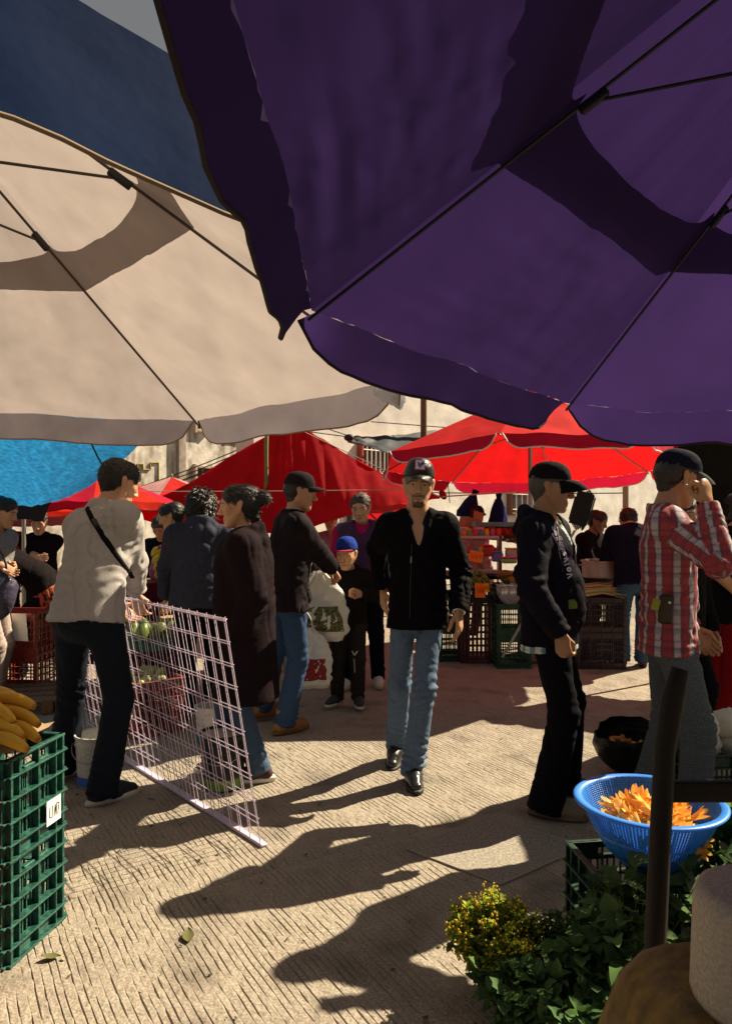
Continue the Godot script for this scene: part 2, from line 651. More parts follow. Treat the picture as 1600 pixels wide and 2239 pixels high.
func paint_skin(p: Vector3, opt: Dictionary, g: Array) -> Color:
	var sk: Color = opt.skin * 1.15
	var spot := noise.get_noise_3dv(p * 55.0)
	var col := sk * (1.0 + 0.10 * spot)
	if g.size() < 3 or g[2] != "head":
		col.a = 1.0
		return col
	var q: Vector3 = opt.inv * p
	var ax := absf(q.x)
	if q.z > 0.045:
		var fz := noise.get_noise_3dv(p * 1500.0)
		# brows
		var by := 0.0255 + 0.10 * minf(ax - 0.03, 0.0) - 0.16 * maxf(ax - 0.036, 0.0)
		if ax > 0.010 and ax < 0.052 and absf(q.y - by) < 0.0042 + 0.001 * fz:
			col = col.lerp(opt.hair, 0.85)
		# eyes: lids, white and iris
		var ex := (ax - 0.031) / 0.0145
		var ey := (q.y - 0.0035) / 0.0052
		var er := ex * ex + ey * ey
		if er < 1.0:
			col = Color(0.5, 0.46, 0.42)
			var gx: float = q.x - (signf(q.x) * 0.031) - opt.get("gaze", 0.0)
			if gx * gx + pow(q.y - 0.004, 2) < 0.0052 * 0.0052:
				col = Color(0.03, 0.018, 0.012)
			if ey > 0.55:
				col = Color(0.04, 0.025, 0.02)
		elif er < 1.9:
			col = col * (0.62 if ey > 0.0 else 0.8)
		# mouth
		var lw := 0.024
		if ax < lw and q.z > 0.06:
			var mid := -0.0715 - 0.06 * ax
			if absf(q.y - mid) < 0.0022:
				col = sk * 0.35
			elif q.y > mid - 0.0125 * (1.0 - ax / lw) and q.y < mid + 0.0095 * (1.0 - ax / lw):
				col = Color(sk.r * 0.92, sk.g * 0.66, sk.b * 0.66)
		# nostrils, the shade inside them painted dark
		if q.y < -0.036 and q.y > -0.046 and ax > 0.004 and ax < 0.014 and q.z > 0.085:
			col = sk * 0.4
		var be: float = opt.get("beard", 0.0)
		if be > 0.0:
			var m := 0.0
			if ax < 0.034 and q.y < -0.048 and q.y > -0.0615 - 0.1 * ax and q.z > 0.05:
				m = 0.62 * be
			if ax < 0.027 and q.y < -0.087 and q.z > 0.035:
				m = 0.85 * be
			if ax > 0.022 and ax < 0.034 and q.y < -0.055 and q.y > -0.105:
				m = maxf(m, 0.45 * be)
			if ax < 0.006 and q.y < -0.08:
				m = maxf(m, 0.7 * be)
			if m > 0.0:
				col = col.lerp(opt.hair, clampf(m + 0.3 * fz, 0.0, 1.0))
	col.a = 1.0
	return col

# neck, arms and hands showing, all one mesh
func make_body(root: Node3D, j: Dictionary, c: Dictionary) -> MeshInstance3D:
	var s: float = j.s
	var w: float = j.w
	var fwd: Vector3 = j.sb.z
	var b := []
	b.append(bn(j.pel, j.waist, 0.12 * w * s, 0.12 * w * s, 0.05, fwd, 1.4))
	b.append(bn(j.waist, j.chest, 0.13 * w * s, 0.148 * w * s, 0.05, fwd, 1.42))
	b.append(bn(j.shL, j.shR, 0.05 * s, 0.05 * s, 0.05))
	b.append(bn(j.chest, j.neck, 0.12 * w * s, 0.062 * s, 0.05, fwd, 1.25))
	b.append(bn(j.neck - j.sb.y * 0.02, j.head + j.head_b * Vector3(0, -0.05, -0.022), 0.056 * s * c.get("neckw", 1.0), 0.052 * s * c.get("neckw", 1.0), 0.03))
	for k in ["L", "R"]:
		b.append(bn(j["sh" + k], j["el" + k], 0.046 * s * c.get("armw", 1.0), 0.037 * s * c.get("armw", 1.0), 0.04))
		b.append(bn(j["el" + k], j["wr" + k], 0.037 * s * c.get("armw", 1.0), 0.024 * s, 0.02))
		b.append(bn(j["hip" + k], j["kn" + k], 0.052 * s, 0.042 * s, 0.04))
		b.append(bn(j["kn" + k], j["an" + k], 0.040 * s, 0.030 * s, 0.02))
	var T := Transform3D(j.head_b, j.head)
	var fine: float = c.get("fine", 0.005)
	var hz: float = j.hs
	var head := head_bones(T, hz, c)
	head.append(bn(j.head + j.head_b * Vector3(0, -0.06, -0.022) * hz, j.neck + j.sb.y * 0.0, 0.05 * s * c.get("neckw", 1.0), 0.056 * s * c.get("neckw", 1.0), 0.025))
	var grids := [[b, c.get("bodycell", 0.02)], [head, fine, "head"]]
	for i in 2:
		var k := "L" if i == 0 else "R"
		var sg := 1.0 if i == 0 else -1.0
		if c.get("nohand" + k, false):
			continue
		var D: Vector3 = c.get("handD" + k, (j["wr" + k] - j["el" + k]))
		var N: Vector3 = c.get("palm" + k, Vector3(-sg, 0, 0.25))
		grids.append([hand_bones(j["wr" + k], D, N, -sg * c.get("thumbside" + k, 1.0), c.get("curl" + k, 0.35), s * c.get("handz", 1.0), c.get("spread" + k, 0.3), c.get("thumb" + k, 0.4)), c.get("handcell", 0.006)])
	var inv := Transform3D(j.head_b.scaled(Vector3.ONE * hz), j.head)
	inv.basis = Basis(j.head_b.x * hz, j.head_b.y * hz, j.head_b.z * hz)
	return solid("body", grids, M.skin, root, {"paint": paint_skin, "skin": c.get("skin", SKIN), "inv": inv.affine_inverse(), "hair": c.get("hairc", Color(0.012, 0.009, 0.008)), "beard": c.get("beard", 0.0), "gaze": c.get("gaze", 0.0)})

# jacket, sweater, shirt: cfg puff, hem (metres below the pelvis centre), sleeve (0 none, 0.5 short, 1 long), vneck
func make_top(root: Node3D, j: Dictionary, called: String, m: Material, o := {}) -> MeshInstance3D:
	var s: float = j.s
	var w: float = j.w
	var p: float = o.get("puff", 0.0)
	var fwd: Vector3 = j.sb.z
	var hem: Vector3 = j.pel - j.hb.y * o.get("hem", 0.08) * s
	var bel: float = o.get("belly", 0.0)
	var flat: float = o.get("flat", 1.38)
	var b := []
	b.append(bn(hem, j.waist, (o.get("hemr", 0.178) * w + p) * s, (0.148 * w + p) * s, 0.04, fwd, flat, 0, 2))
	b.append(bn(j.waist, j.chest, (0.150 * w + p) * s, (0.162 * w + p) * s, 0.04, fwd, flat))
	if bel > 0.0:
		b.append(bn(j.pel + j.hb * Vector3(0, 0.07, 0.05) * s, j.waist + j.hb * Vector3(0, 0.06, 0.05) * s, bel * s, bel * s * 0.95, 0.08, j.sb.x, 1.0))
	if o.get("bust", 0.0) > 0.0:
		for sg in [-1.0, 1.0]:
			b.append(bn(j.chest + j.sb * Vector3(sg * 0.075, -0.01, 0.075) * s, j.chest + j.sb * Vector3(sg * 0.06, 0.05, 0.05) * s, o.bust * s, o.bust * 0.7 * s, 0.06))
	b.append(bn(j.shL + (j.shR - j.shL) * 0.03, j.shR + (j.shL - j.shR) * 0.03, (0.054 + p) * s, (0.054 + p) * s, 0.05))
	for k in ["L", "R"]:
		b.append(bn(j["sh" + k].lerp(j.neck, 0.25), j.neck - j.sb.y * 0.012 * s, (0.046 + p) * s, (0.05 + p * 0.5) * s, 0.05))
	b.append(bn(j.chest + j.sb.y * 0.03 * s, j.neck, (0.13 * w + p) * s, (0.068 + p * 0.5) * s, 0.05, fwd, 1.22, 0, 1 if o.get("open", true) else 0))
	var sl: float = o.get("sleeve", 1.0)
	for k in ["L", "R"]:
		var sh: Vector3 = j["sh" + k]
		var el: Vector3 = j["el" + k]
		var wr: Vector3 = j["wr" + k]
		if sl <= 0.0:
			continue
		if sl < 0.6:
			b.append(bn(sh, sh.lerp(el, sl * 1.5), (0.062 + p) * s, (0.058 + p) * s, 0.04, Vector3.ZERO, 1.0, 0, 1))
			continue
		var ro: float = o.get("roll", 0.0)
		b.append(bn(sh, el, (0.062 + p) * s, (0.05 + p) * s, 0.045))
		b.append(bn(el, el.lerp(wr, sl) - (wr - el).normalized() * ro, (0.05 + p) * s, (o.get("cuff", 0.037) + p) * s, 0.02, Vector3.ZERO, 1.0, 0, 1))
	var hood: float = o.get("hood", 0.0)
	if hood > 0.0:
		var nk: Vector3 = j.neck
		for i in 7:
			var a0 := lerpf(-1.0, 1.0, i / 7.0) * 2.3
			var a1 := lerpf(-1.0, 1.0, (i + 1) / 7.0) * 2.3
			var d0 := j.sb * Vector3(sin(a0) * 0.088, 0.012 + 0.03 * cos(a0) , -cos(a0) * 0.085 - 0.005) * s as Vector3
			var d1 := j.sb * Vector3(sin(a1) * 0.088, 0.012 + 0.03 * cos(a1), -cos(a1) * 0.085 - 0.005) * s as Vector3
			b.append(bn(nk + d0, nk + d1, hood * (0.55 + 0.45 * cos(a0 * 0.6)) * s, hood * (0.55 + 0.45 * cos(a1 * 0.6)) * s, 0.02))
		b.append(bn(nk + j.sb * Vector3(-0.06, -0.05, -0.105) * s, nk + j.sb * Vector3(0.06, -0.05, -0.105) * s, hood * 1.15 * s, hood * 1.15 * s, 0.03))
		b.append(bn(nk + j.sb * Vector3(0, -0.03, -0.10) * s, nk + j.sb * Vector3(0, -0.17, -0.115) * s, hood * 1.3 * s, hood * 0.6 * s, 0.05, fwd, 1.3))
	elif o.get("collar", 0.0) > 0.0:
		var ch: float = o.collar
		for i in 10:
			var a0 := lerpf(-2.75, 2.75, i / 10.0)
			var a1 := lerpf(-2.75, 2.75, (i + 1) / 10.0)
			var open: float = o.get("spreadc", 0.0)
			var q0: Vector3 = j.neck + j.sb * Vector3(sin(a0) * 0.072 * (1.0 + open * (1.0 - cos(a0)) * 0.3), -0.018 * (1.0 - cos(a0)) + ch * 0.45, -cos(a0) * 0.07) * s
			var q1: Vector3 = j.neck + j.sb * Vector3(sin(a1) * 0.072 * (1.0 + open * (1.0 - cos(a1)) * 0.3), -0.018 * (1.0 - cos(a1)) + ch * 0.45, -cos(a1) * 0.07) * s
			b.append(bn(q0, q1, ch * s, ch * s, 0.008, (q0 + q1) * 0.5 - j.neck - j.sb.y * (((q0 + q1) * 0.5 - j.neck).dot(j.sb.y)), 3.0))
	# the hole for the neck, and the open front
	b.append(bn(j.neck - j.sb.y * 0.035 * s + fwd * 0.015, j.neck + j.sb.y * 0.16 * s + fwd * 0.03, 0.060 * s, 0.068 * s, 0.008, Vector3.ZERO, 1.0, 1))
	if o.get("vneck", 0.0) > 0.0:
		var vl: float = o.vneck
		b.append(bn(j.neck + j.sb * Vector3(0, 0.01, 0.085) * s, j.neck + j.sb * Vector3(0, -vl, 0.155) * s, o.get("vwide", 0.055) * s, 0.006 * s, 0.006, Vector3.ZERO, 1.0, 1))
		b.append(bn(j.neck + j.sb * Vector3(0, -vl * 0.4, 0.10) * s, j.neck + j.sb * Vector3(0, -vl, 0.13) * s, o.get("vwide", 0.055) * 0.75 * s, 0.006 * s, 0.006, Vector3.ZERO, 1.0, 1))
	for e in o.get("extra", []):
		b.append(e)
	var folds := []
	var fa: float = o.get("fold", 0.006)
	for k in ["L", "R"]:
		folds.append([j["el" + k], 0.085 * s, (j["wr" + k] - j["sh" + k]).normalized(), 0.045, fa])
		folds.append([j["wr" + k] + (j["el" + k] - j["wr" + k]) * 0.22, 0.06 * s, (j["wr" + k] - j["el" + k]).normalized(), 0.035, fa * 0.8])
		folds.append([j["sh" + k] + (j["chest"] - j["sh" + k]) * 0.3 - j.sb.y * 0.06, 0.1 * s, (j["el" + k] - j.neck).normalized(), 0.06, fa * 0.7])
	folds.append([j.pel.lerp(j.waist, 0.7), 0.17 * s, (j.hb.y * 2.0 + j.sb.x * 0.5).normalized(), 0.07, fa * 1.1])
	var opt := {"wrinkle": o.get("wrinkle", 0.006), "folds": folds, "wscale": o.get("wscale", Vector3(58, 30, 58))}
	if o.has("paint"):
		opt.merge({"paint": o.paint, "j": j, "pc": o.get("pc", [])})
	return solid(called, [[b, o.get("cell", 0.011)]], m, root, opt)

func make_trousers(root: Node3D, j: Dictionary, m: Material, o := {}) -> MeshInstance3D:
	var s: float = j.s
	var w: float = j.w
	var p: float = o.get("puff", 0.0)
	var b := []
	b.append(bn(j.hipL, j.hipR, (0.079 * w + p) * s, (0.079 * w + p) * s, 0.05, Vector3(0, 0, 1), 1.0))
	b.append(bn(j.pel, j.pel + j.hb.y * o.get("rise", 0.1) * s, (0.140 * w + p) * s, (0.130 * w + p) * s, 0.05, j.hb.z, 1.4, 0, 1))
	b.append(bn(j.pel + j.hb * Vector3(0.055, -0.03, -0.045) * s, j.pel + j.hb * Vector3(-0.055, -0.03, -0.045) * s, (0.075 * w + p) * s, (0.075 * w + p) * s, 0.05))
	var folds := []
	var fa: float = o.get("fold", 0.007)
	var up: float = o.get("cutup", 0.03)
	for k in ["L", "R"]:
		var an: Vector3 = j["an" + k]
		var kn: Vector3 = j["kn" + k]
		var hi: Vector3 = j["hip" + k]
		var dn := (an - kn).normalized()
		b.append(bn(hi + Vector3(0, -0.01, 0), kn, (0.082 * w + p) * s, (0.063 + p) * s, 0.035))
		b.append(bn(kn, an + dn * up * s, (0.063 + p) * s, (o.get("hemr", 0.056) + p) * s, 0.03, Vector3.ZERO, 1.0, 0, 1))
		folds.append([kn, 0.10 * s, (dn + Vector3(0.2, 0, 0)).normalized(), 0.05, fa])
		folds.append([an - dn * 0.05, 0.10 * s, (dn + Vector3(-0.15, 0, 0.1)).normalized(), 0.038, fa * 1.2])
		folds.append([hi + Vector3(0, -0.06, 0.06), 0.10 * s, Vector3(0.5 if k == "L" else -0.5, 1, 0).normalized(), 0.05, fa * 0.7])
	return solid("trousers", [[b, o.get("cell", 0.011)]], m, root, {"wrinkle": o.get("wrinkle", 0.005), "folds": folds, "wscale": Vector3(60, 26, 60), "squeeze": [j.pel, j.hb.y, -(o.get("under", 0.08) - 0.03) * s]})

func make_skirt(root: Node3D, j: Dictionary, m: Material, hem: float, r1: float, called := "skirt") -> MeshInstance3D:
	var s: float = j.s
	var b := [bn(j.pel + Vector3(0, 0.08, 0), j.pel + Vector3(0, -0.12, 0), 0.14 * j.w * s, 0.175 * j.w * s, 0.05, j.hb.z, 1.25)]
	var mid: Vector3 = (j.anL + j.anR) * 0.5
	b.append(bn(j.pel + Vector3(0, -0.1, 0), Vector3(mid.x, hem, mid.z), 0.175 * j.w * s, r1, 0.05, j.hb.z, 1.15, 0, 1))
	return solid(called, [[b, 0.012]], m, root, {"wrinkle": 0.014, "wscale": Vector3(90, 6, 90)})

# shoe with its sole; yaw turns the toe (degrees, 0 = forward)
func make_shoe(root: Node3D, j: Dictionary, k: String, up: Material, sole: Material, o := {}) -> void:
	var z: float = j.s * o.get("size", 1.0)
	var an: Vector3 = j["an" + k]
	var hb := eul(Vector3(o.get("pitch" + k, 0.0), o.get("yaw" + k, 8.0 if k == "L" else -8.0), 0))
	var base := Vector3(an.x, an.y - 0.085 * j.s, an.z)
	var P := func(x: float, y: float, q: float) -> Vector3: return base + hb * (Vector3(x, y, q) * z)
	var hi: float = o.get("shaft", 0.06)
	var X := hb.x
	var b := [bn(P.call(0, 0.045, -0.045), P.call(0, 0.045, 0.05), 0.038 * z, 0.042 * z, 0.02),
		bn(P.call(0, 0.04, 0.06), P.call(0, 0.032, 0.145), 0.044 * z, o.get("toe", 0.036) * z, 0.03, hb.y, 1.15),
		bn(P.call(0, 0.05, -0.02), P.call(0, 0.05 + hi, -0.02), 0.04 * z, 0.042 * z, 0.02, X, 1.15, 0, 1),
		bn(P.call(0, 0.06, 0.02), P.call(0, 0.055, 0.10), 0.032 * z, 0.026 * z, 0.03)]
	var sh := solid("shoe", [[b, o.get("cell", 0.007)]], up, root, {"wrinkle": 0.0015, "wscale": Vector3(80, 80, 80)})
	var mb := MB.new()
	var th: float = o.get("soleh", 0.025) * z
	var n := 28
	var rim := []
	for layer in 3:
		var ids := []
		for i in n:
			var a := TAU * i / n
			var lz := 0.048 + cos(a) * 0.142
			var wd := 0.036 + 0.010 * smoothstep(-0.05, 0.12, lz) 
			var grow: float = [1.0, 1.05, 1.0][layer]
			ids.append(mb.pt(P.call(sin(a) * wd * grow * (1.0 + 0.1 * absf(sin(2.0 * a))), 0, 0.048 + cos(a) * 0.142 * grow) + hb.y * [0.0, th * 0.6, th][layer]))
		rim.append(ids)
	for layer in 2:
		for i in n:
			mb.facing([rim[layer][i], rim[layer][(i + 1) % n], rim[layer + 1][(i + 1) % n], rim[layer + 1][i]], mb.v[rim[layer][i]] - P.call(0, 0, 0.048))
	mb.facing(rim[2].duplicate(), hb.y)
	mb.facing(rim[0].duplicate(), -hb.y)
	part("sole", mb.mesh(), sole, sh)

# cap on the head: crown, brim, button; drawn in head axes
func make_cap(root: Node3D, j: Dictionary, crown: Material, brim: Material, o := {}) -> MeshInstance3D:
	var z: float = j.hs * o.get("size", 1.0)
	var T := Transform3D(j.head_b * eul(Vector3(o.get("tip", -7.0), o.get("turn", 0.0), 0)), j.head)
	var tall: float = o.get("tall", 0.088)
	var mb := MB.new()
	var nu := 48
	var nv := 12
	var bulge: float = o.get("front", 0.0)
	mb.grid(nu, nv, func(u: float, v: float) -> Vector3:
		var a := u * TAU
		var th := v * PI * 0.5
		var r := pow(cos(th), 0.72)
		var seam := 1.0 - 0.012 * pow(absf(cos(a * 3.0)), 24.0) * (1.0 - v)
		var fr := maxf(0.0, cos(a)) * bulge * sin(th * 1.5)
		var wr: float = 0.003 * noise.get_noise_3d(a * 30.0, v * 60.0, 5.0) * o.get("soft", 1.0)
		return T * (Vector3(sin(a) * (0.0865 + wr) * r * seam, 0.046 + tall * 0.93 * sin(th), -0.012 + cos(a) * (0.106 + wr) * r * seam + fr) * z))
	var cap := part("cap", mb.mesh(), crown, root)
	# brim: a thick curved tongue
	mb = MB.new()
	var L: float = o.get("brim", 0.075)
	var curve: float = o.get("curve", 0.024)
	var drop: float = o.get("drop", 0.012)
	for side in 2:
		mb.grid(20, 8, func(u: float, v: float) -> Vector3:
			var a := (u - 0.5) * 2.1
			var x := sin(a) * 0.0865
			var z0 := -0.012 + cos(a) * 0.106
			var out := L * pow(maxf(0.0, cos((u - 0.5) * PI * 0.97)), 0.62) * v
			var y := 0.048 - curve * pow(absf(u - 0.5) * 2.0, 2.0) * (0.4 + 0.6 * v) - drop * v * v * 2.0 - side * 0.0045
			return T * (Vector3(x * (1.0 - 0.08 * v), y, z0 + out) * z))
	var n1 := 21 * 9
	for u in 20:
		var a := 8 * 21 + u
		mb.quad(a, a + 1, a + 1 + n1, a + n1)
	part("brim", mb.mesh(), brim, cap)
	mb = MB.new()
	mb.blob(T * (Vector3(0, 0.046 + tall * 0.93, -0.012) * z), Vector3(0.008, 0.004, 0.008) * z, 5, 8, T.basis)
	part("button", mb.mesh(), crown, cap)
	return cap

# hair as a cut shell round the skull; kinds: short, bun, long, tail
func make_hair(root: Node3D, j: Dictionary, m: Material, kind: String, o := {}) -> MeshInstance3D:
	var z: float = j.hs
	var T := Transform3D(j.head_b, j.head)
	var P := func(x: float, y: float, q: float) -> Vector3: return T * (Vector3(x, y, q) * z)
	var g: float = o.get("thick", 0.010)
	var b := [bn(P.call(0, 0.036, -0.036), P.call(0, 0.04, 0.012), (0.079 + g) * z, (0.074 + g) * z, 0.02, T.basis.x, 1.04)]
	b.append(bn(P.call(0, 0.0, -0.045), P.call(0, -0.045, -0.04), 0.066 * z, 0.05 * z, 0.03, T.basis.x, 1.0))
	if kind == "long" or kind == "curly":
		var len_: float = o.get("length", 0.14)
		for q in [[-0.062, -0.03], [0.062, -0.03], [-0.03, -0.07], [0.03, -0.07]]:
			b.append(bn(P.call(q[0], 0.02, q[1]), P.call(q[0] * 1.15, -len_, q[1] * 1.05), 0.04 * z, 0.026 * z, 0.03))
	if kind == "bun":
		b.append(bn(P.call(-0.01, 0.05, -0.125), P.call(0.02, 0.04, -0.135), 0.036 * z, 0.034 * z, 0.012))
		b.append(bn(P.call(0.0, 0.02, -0.10), P.call(0.01, 0.03, -0.12), 0.03 * z, 0.03 * z, 0.02))
		b.append(bn(P.call(0.0, -0.02, -0.085), P.call(0.0, -0.09, -0.10), 0.022 * z, 0.012 * z, 0.03))
	if kind == "tail":
		b.append(bn(P.call(0, 0.035, -0.115), P.call(0, 0.01, -0.15), 0.022 * z, 0.024 * z, 0.015))
		b.append(bn(P.call(0, 0.01, -0.15), P.call(0, -0.13, -0.15), 0.026 * z, 0.012 * z, 0.015))
	var line: float = o.get("line", 0.058)
	if line < 0.052:
		b.append(bn(P.call(0, 0.165, -0.05), P.call(0, 0.165, 0.03), 0.118 * z, 0.118 * z, 0.004, Vector3.ZERO, 1.0, 1))
	# face and ears left free
	b.append(bn(P.call(0, line - 0.085, 0.16), P.call(0, line - 0.14, 0.16), 0.1 * z, 0.1 * z, 0.01, Vector3.ZERO, 1.0, 1))
	for sg in [-1.0, 1.0]:
		b.append(bn(P.call(sg * 0.105, -0.01, 0.03), P.call(sg * 0.1, -0.07, 0.02), 0.05 * z, 0.05 * z, 0.008, Vector3.ZERO, 1.0, 1))
	var c: float = o.get("curl", 0.003)
	var wild: float = o.get("wild", 0.25)
	return solid("hair", [[b, o.get("cell", 0.006)]], m, root, {"wrinkle": c, "wscale": o.get("wscale", Vector3(500, 160, 260)), "inv": Transform3D(Basis(T.basis.x * z, T.basis.y * z, T.basis.z * z), T.origin).affine_inverse(), "line": line, "strands": o.get("strands", 0 if line < 0.052 else 700), "crown": P.call(0, 0.12, -0.02), "flow": T.basis * (o.get("flow", Vector3(0, -0.6, -0.5)) as Vector3), "wild": wild, "lock": o.get("lock", 0.035), "lift": o.get("lift", 0.004)})

func person(label: String, at: Vector3, yaw: float, c: Dictionary, group := "") -> Array:
	var t := thing("person", label, "person", at, yaw, group)
	var j := skeleton(c)
	make_body(t, j, c)
	return [t, j]

# ------------------------------------------------------------------ canopies
func umbrella(label: String, C: Vector3, R: float, n: int, phi: float, rise: float, tilt: Vector2, V: float, mats: Array, o := {}) -> Node3D:
	var t := thing("market_umbrella", label, "umbrella", Vector3(C.x, 0, C.z))
	var hr := C.y
	var sd: float = o.get("seed", 1.0)
	var rib := func(k: int, f: float) -> Vector3:
		var a := phi + k * TAU / n
		var p := Vector3(R * cos(a) * (1.0 - f), hr + rise * f, -R * sin(a) * (1.0 - f))
		p.y += tilt.x * p.x - tilt.y * p.z
		return p
	var vals: Dictionary = o.get("vals", {})
	var nu := 44 if o.has("fine") else 18
	var nv := 36 if o.has("fine") else 16
	var wr: float = o.get("wrinkle", 0.012)
	var val: float = o.get("valance", 0.13)
	var fla: float = o.get("flare", 0.03)
	for k in n:
		var m: Material = mats[k % mats.size()]
		var out := ((rib.call(k, 0.0) + rib.call(k + 1, 0.0)) as Vector3) * 0.5
		out.y = 0.0
		out = out.normalized()
		var surf := func(u: float, f: float) -> Vector3:
			var p: Vector3 = rib.call(k, f).lerp(rib.call(k + 1, f), u)
			var mid := sin(PI * u)
			p.y -= 0.010 * mid * (1.0 - f) * R * 0.5
			p -= out * o.get("scallop", 0.012) * mid * (1.0 - f)
			var q := Vector3(p.x + C.x, p.y * 1.3, p.z + C.z)
			p.y += mid * wr * (noise.get_noise_3d(q.x * 22.0 + k * 9.0 + sd, q.y * 30.0, q.z * 22.0) + 0.5 * noise.get_noise_3d(u * 55.0 + k * 31.0, f * 26.0 * R, sd * 7.0))
			var near_rib := minf(u, 1.0 - u)
			p.y += 0.35 * wr * sin((u if u < 0.5 else 1.0 - u) * 120.0 + f * 10.0 + 4.0 * noise.get_noise_2d(f * 40.0, k * 9.0)) * exp(-near_rib * 9.0) * near_rib * 8.0 * pow(1.0 - f, 2.0)
			var cr := 1.0 - minf(absf(noise.get_noise_3d(u * 50.0 + k * 31.0, f * 60.0, sd * 7.0)) * 9.0, 1.0)
			p.y -= cr * cr * wr * 0.35 * mid
			p.y += mid * wr * 0.6 * noise.get_noise_3d(u * 25.0 + k * 40.0, f * 260.0, sd * 3.0) * (1.0 - f)
			p.y += mid * 0.5 * wr * sin(f * 9.0 + u * 14.0 + k) * pow(1.0 - f, 4.0)
			return p
		var mb := MB.new()
		mb.grid(nu, nv, func(u: float, v: float) -> Vector3:
			var inner: float = maxf(V - o.get("bulge", 0.05) * pow(sin(PI * u), 0.35), 0.02) if V > 0.0 else 1.0
			return surf.call(u, lerpf(inner, 0.0, v)))
		var panel := part("panel", mb.mesh(), m, t)
		if V > 0.0:
			mb = MB.new()
			mb.grid(nu, 10, func(u: float, v: float) -> Vector3:
				var edge: float = V - 0.12
				var f := lerpf(1.0, maxf(edge, 0.03), v)
				return surf.call(u, f) + Vector3(0, 0.035 - 0.012 * v, 0))
			part("vent_flap", mb.mesh(), o.get("vent_mat", m), t)
		var vl: float = vals[k][0] if vals.has(k) else val
		if val > 0.0:
			mb = MB.new()
			var hem := func(u: float, v: float) -> Vector3:
				var uu := lerpf(0.012, 0.988, u)
				var L := vl * pow(clampf(minf(u, 1.0 - u) / 0.10, 0.0, 1.0), 0.5) + 0.005
				var p: Vector3 = surf.call(uu, 0.0)
				var wave := 0.012 * noise.get_noise_3d(u * 45.0, k * 17.0 + sd, v * 6.0) * v
				return p + out * (fla * v + wave) + Vector3(0, -L * v, 0)
			mb.grid(26, 4, hem)
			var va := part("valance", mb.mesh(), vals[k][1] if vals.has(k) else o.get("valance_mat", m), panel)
			mb = MB.new()
			var pts := []
			for i in 27:
				pts.append(hem.call(i / 26.0, 1.0))
			mb.tube(pts, [o.get("bind", 0.004)], 5)
			part("binding", mb.mesh(), o.get("trim", m), va if false else panel)
		mb = MB.new()
		var rp := []
		for i in 9:
			rp.append(rib.call(k, lerpf(-0.006, 0.99, i / 8.0)) + Vector3(0, -0.012, 0))
		mb.tube(rp, [o.get("ribr", 0.006)], 6)
		part("rib", mb.mesh(), o.get("rib_mat", M.steel), t)
		mb = MB.new()
		mb.tube([rib.call(k, V * 1.02 if V > 0.0 else 0.45) + Vector3(0, -0.02, 0), Vector3(0, hr + rise * 0.42, 0)], [o.get("ribr", 0.006) * 0.9], 6)
		part("stretcher", mb.mesh(), o.get("rib_mat", M.steel), t)
		mb = MB.new()
		var jp: Vector3 = rib.call(k, V * 1.02 if V > 0.0 else 0.45)
		var jd := (rib.call(k, 1.0) - rib.call(k, 0.0)).normalized() as Vector3
		mb.box(jp + Vector3(0, -0.02, 0), Vector3(0.022, 0.03, 0.09) * minf(1.0, R / 2.1), Basis.looking_at(jd), 0.004)
		part("joint", mb.mesh(), M.black_plastic, t)
	var mb2 := MB.new()
	mb2.lathe([Vector2(0.0, 0.02), Vector2(0.022, 0.02), Vector2(0.022, hr + rise + 0.03), Vector2(0.0, hr + rise + 0.04)], 14)
	mb2.lathe([Vector2(0.0, hr + rise * 0.36), Vector2(0.05, hr + rise * 0.37), Vector2(0.05, hr + rise * 0.45), Vector2(0.0, hr + rise * 0.46)], 14)
	part("pole", mb2.mesh(), o.get("pole_mat", M.steel), t)
	mb2 = MB.new()
	mb2.lathe([Vector2(0.0, 0.0), Vector2(0.2, 0.0), Vector2(0.2, 0.05), Vector2(0.05, 0.08), Vector2(0.04, 0.25), Vector2(0.0, 0.25)], 20)
	part("base", mb2.mesh(), M.concrete_dark, t)
	return t

# a hanging sheet between two edges given as point lists
func sheet(parent: Node3D, called: String, top: Array, bot: Array, m: Material, nu: int, nv: int, wr: float, sag := 0.0, sd := 0.0, freq := Vector2(14, 5)) -> MeshInstance3D:
	var mb := MB.new()
	mb.grid(nu, nv, func(u: float, v: float) -> Vector3:
		var a := along(top, u)
		var b := along(bot, u)
		var p := a.lerp(b, v)
		p.y -= sag * 4.0 * v * (1.0 - v) 
		var w := noise.get_noise_3d(u * freq.x * 10.0, v * freq.y * 10.0, sd * 13.0) + 0.5 * noise.get_noise_3d(u * freq.x * 27.0, v * freq.y * 21.0, sd * 29.0)
		return p + Vector3(0.3, 0.5, 0.8) * w * wr * minf(1.0, 4.0 * minf(u, 1.0 - u) + 0.3))
	return part(called, mb.mesh(), m, parent)

func along(pts: Array, u: float) -> Vector3:
	var f := clampf(u, 0.0, 1.0) * (pts.size() - 1)
	var i := mini(int(f), pts.size() - 2)
	var a: Vector3 = pts[i]
	var b: Vector3 = pts[i + 1]
	return a.cubic_interpolate(b, pts[maxi(i - 1, 0)], pts[mini(i + 2, pts.size() - 1)], f - i)

func rope(label: String, a: Vector3, b: Vector3, sag: float, r: float, m: Material, group := "") -> void:
	var pts := []
	for i in 13:
		var t := i / 12.0
		pts.append(a.lerp(b, t) + Vector3(0, -sag * 4.0 * t * (1.0 - t), 0))
	var mb := MB.new()
	mb.tube(pts, [r], 5)
	tag(part("rope", mb.mesh(), m, self), label, "rope", group)

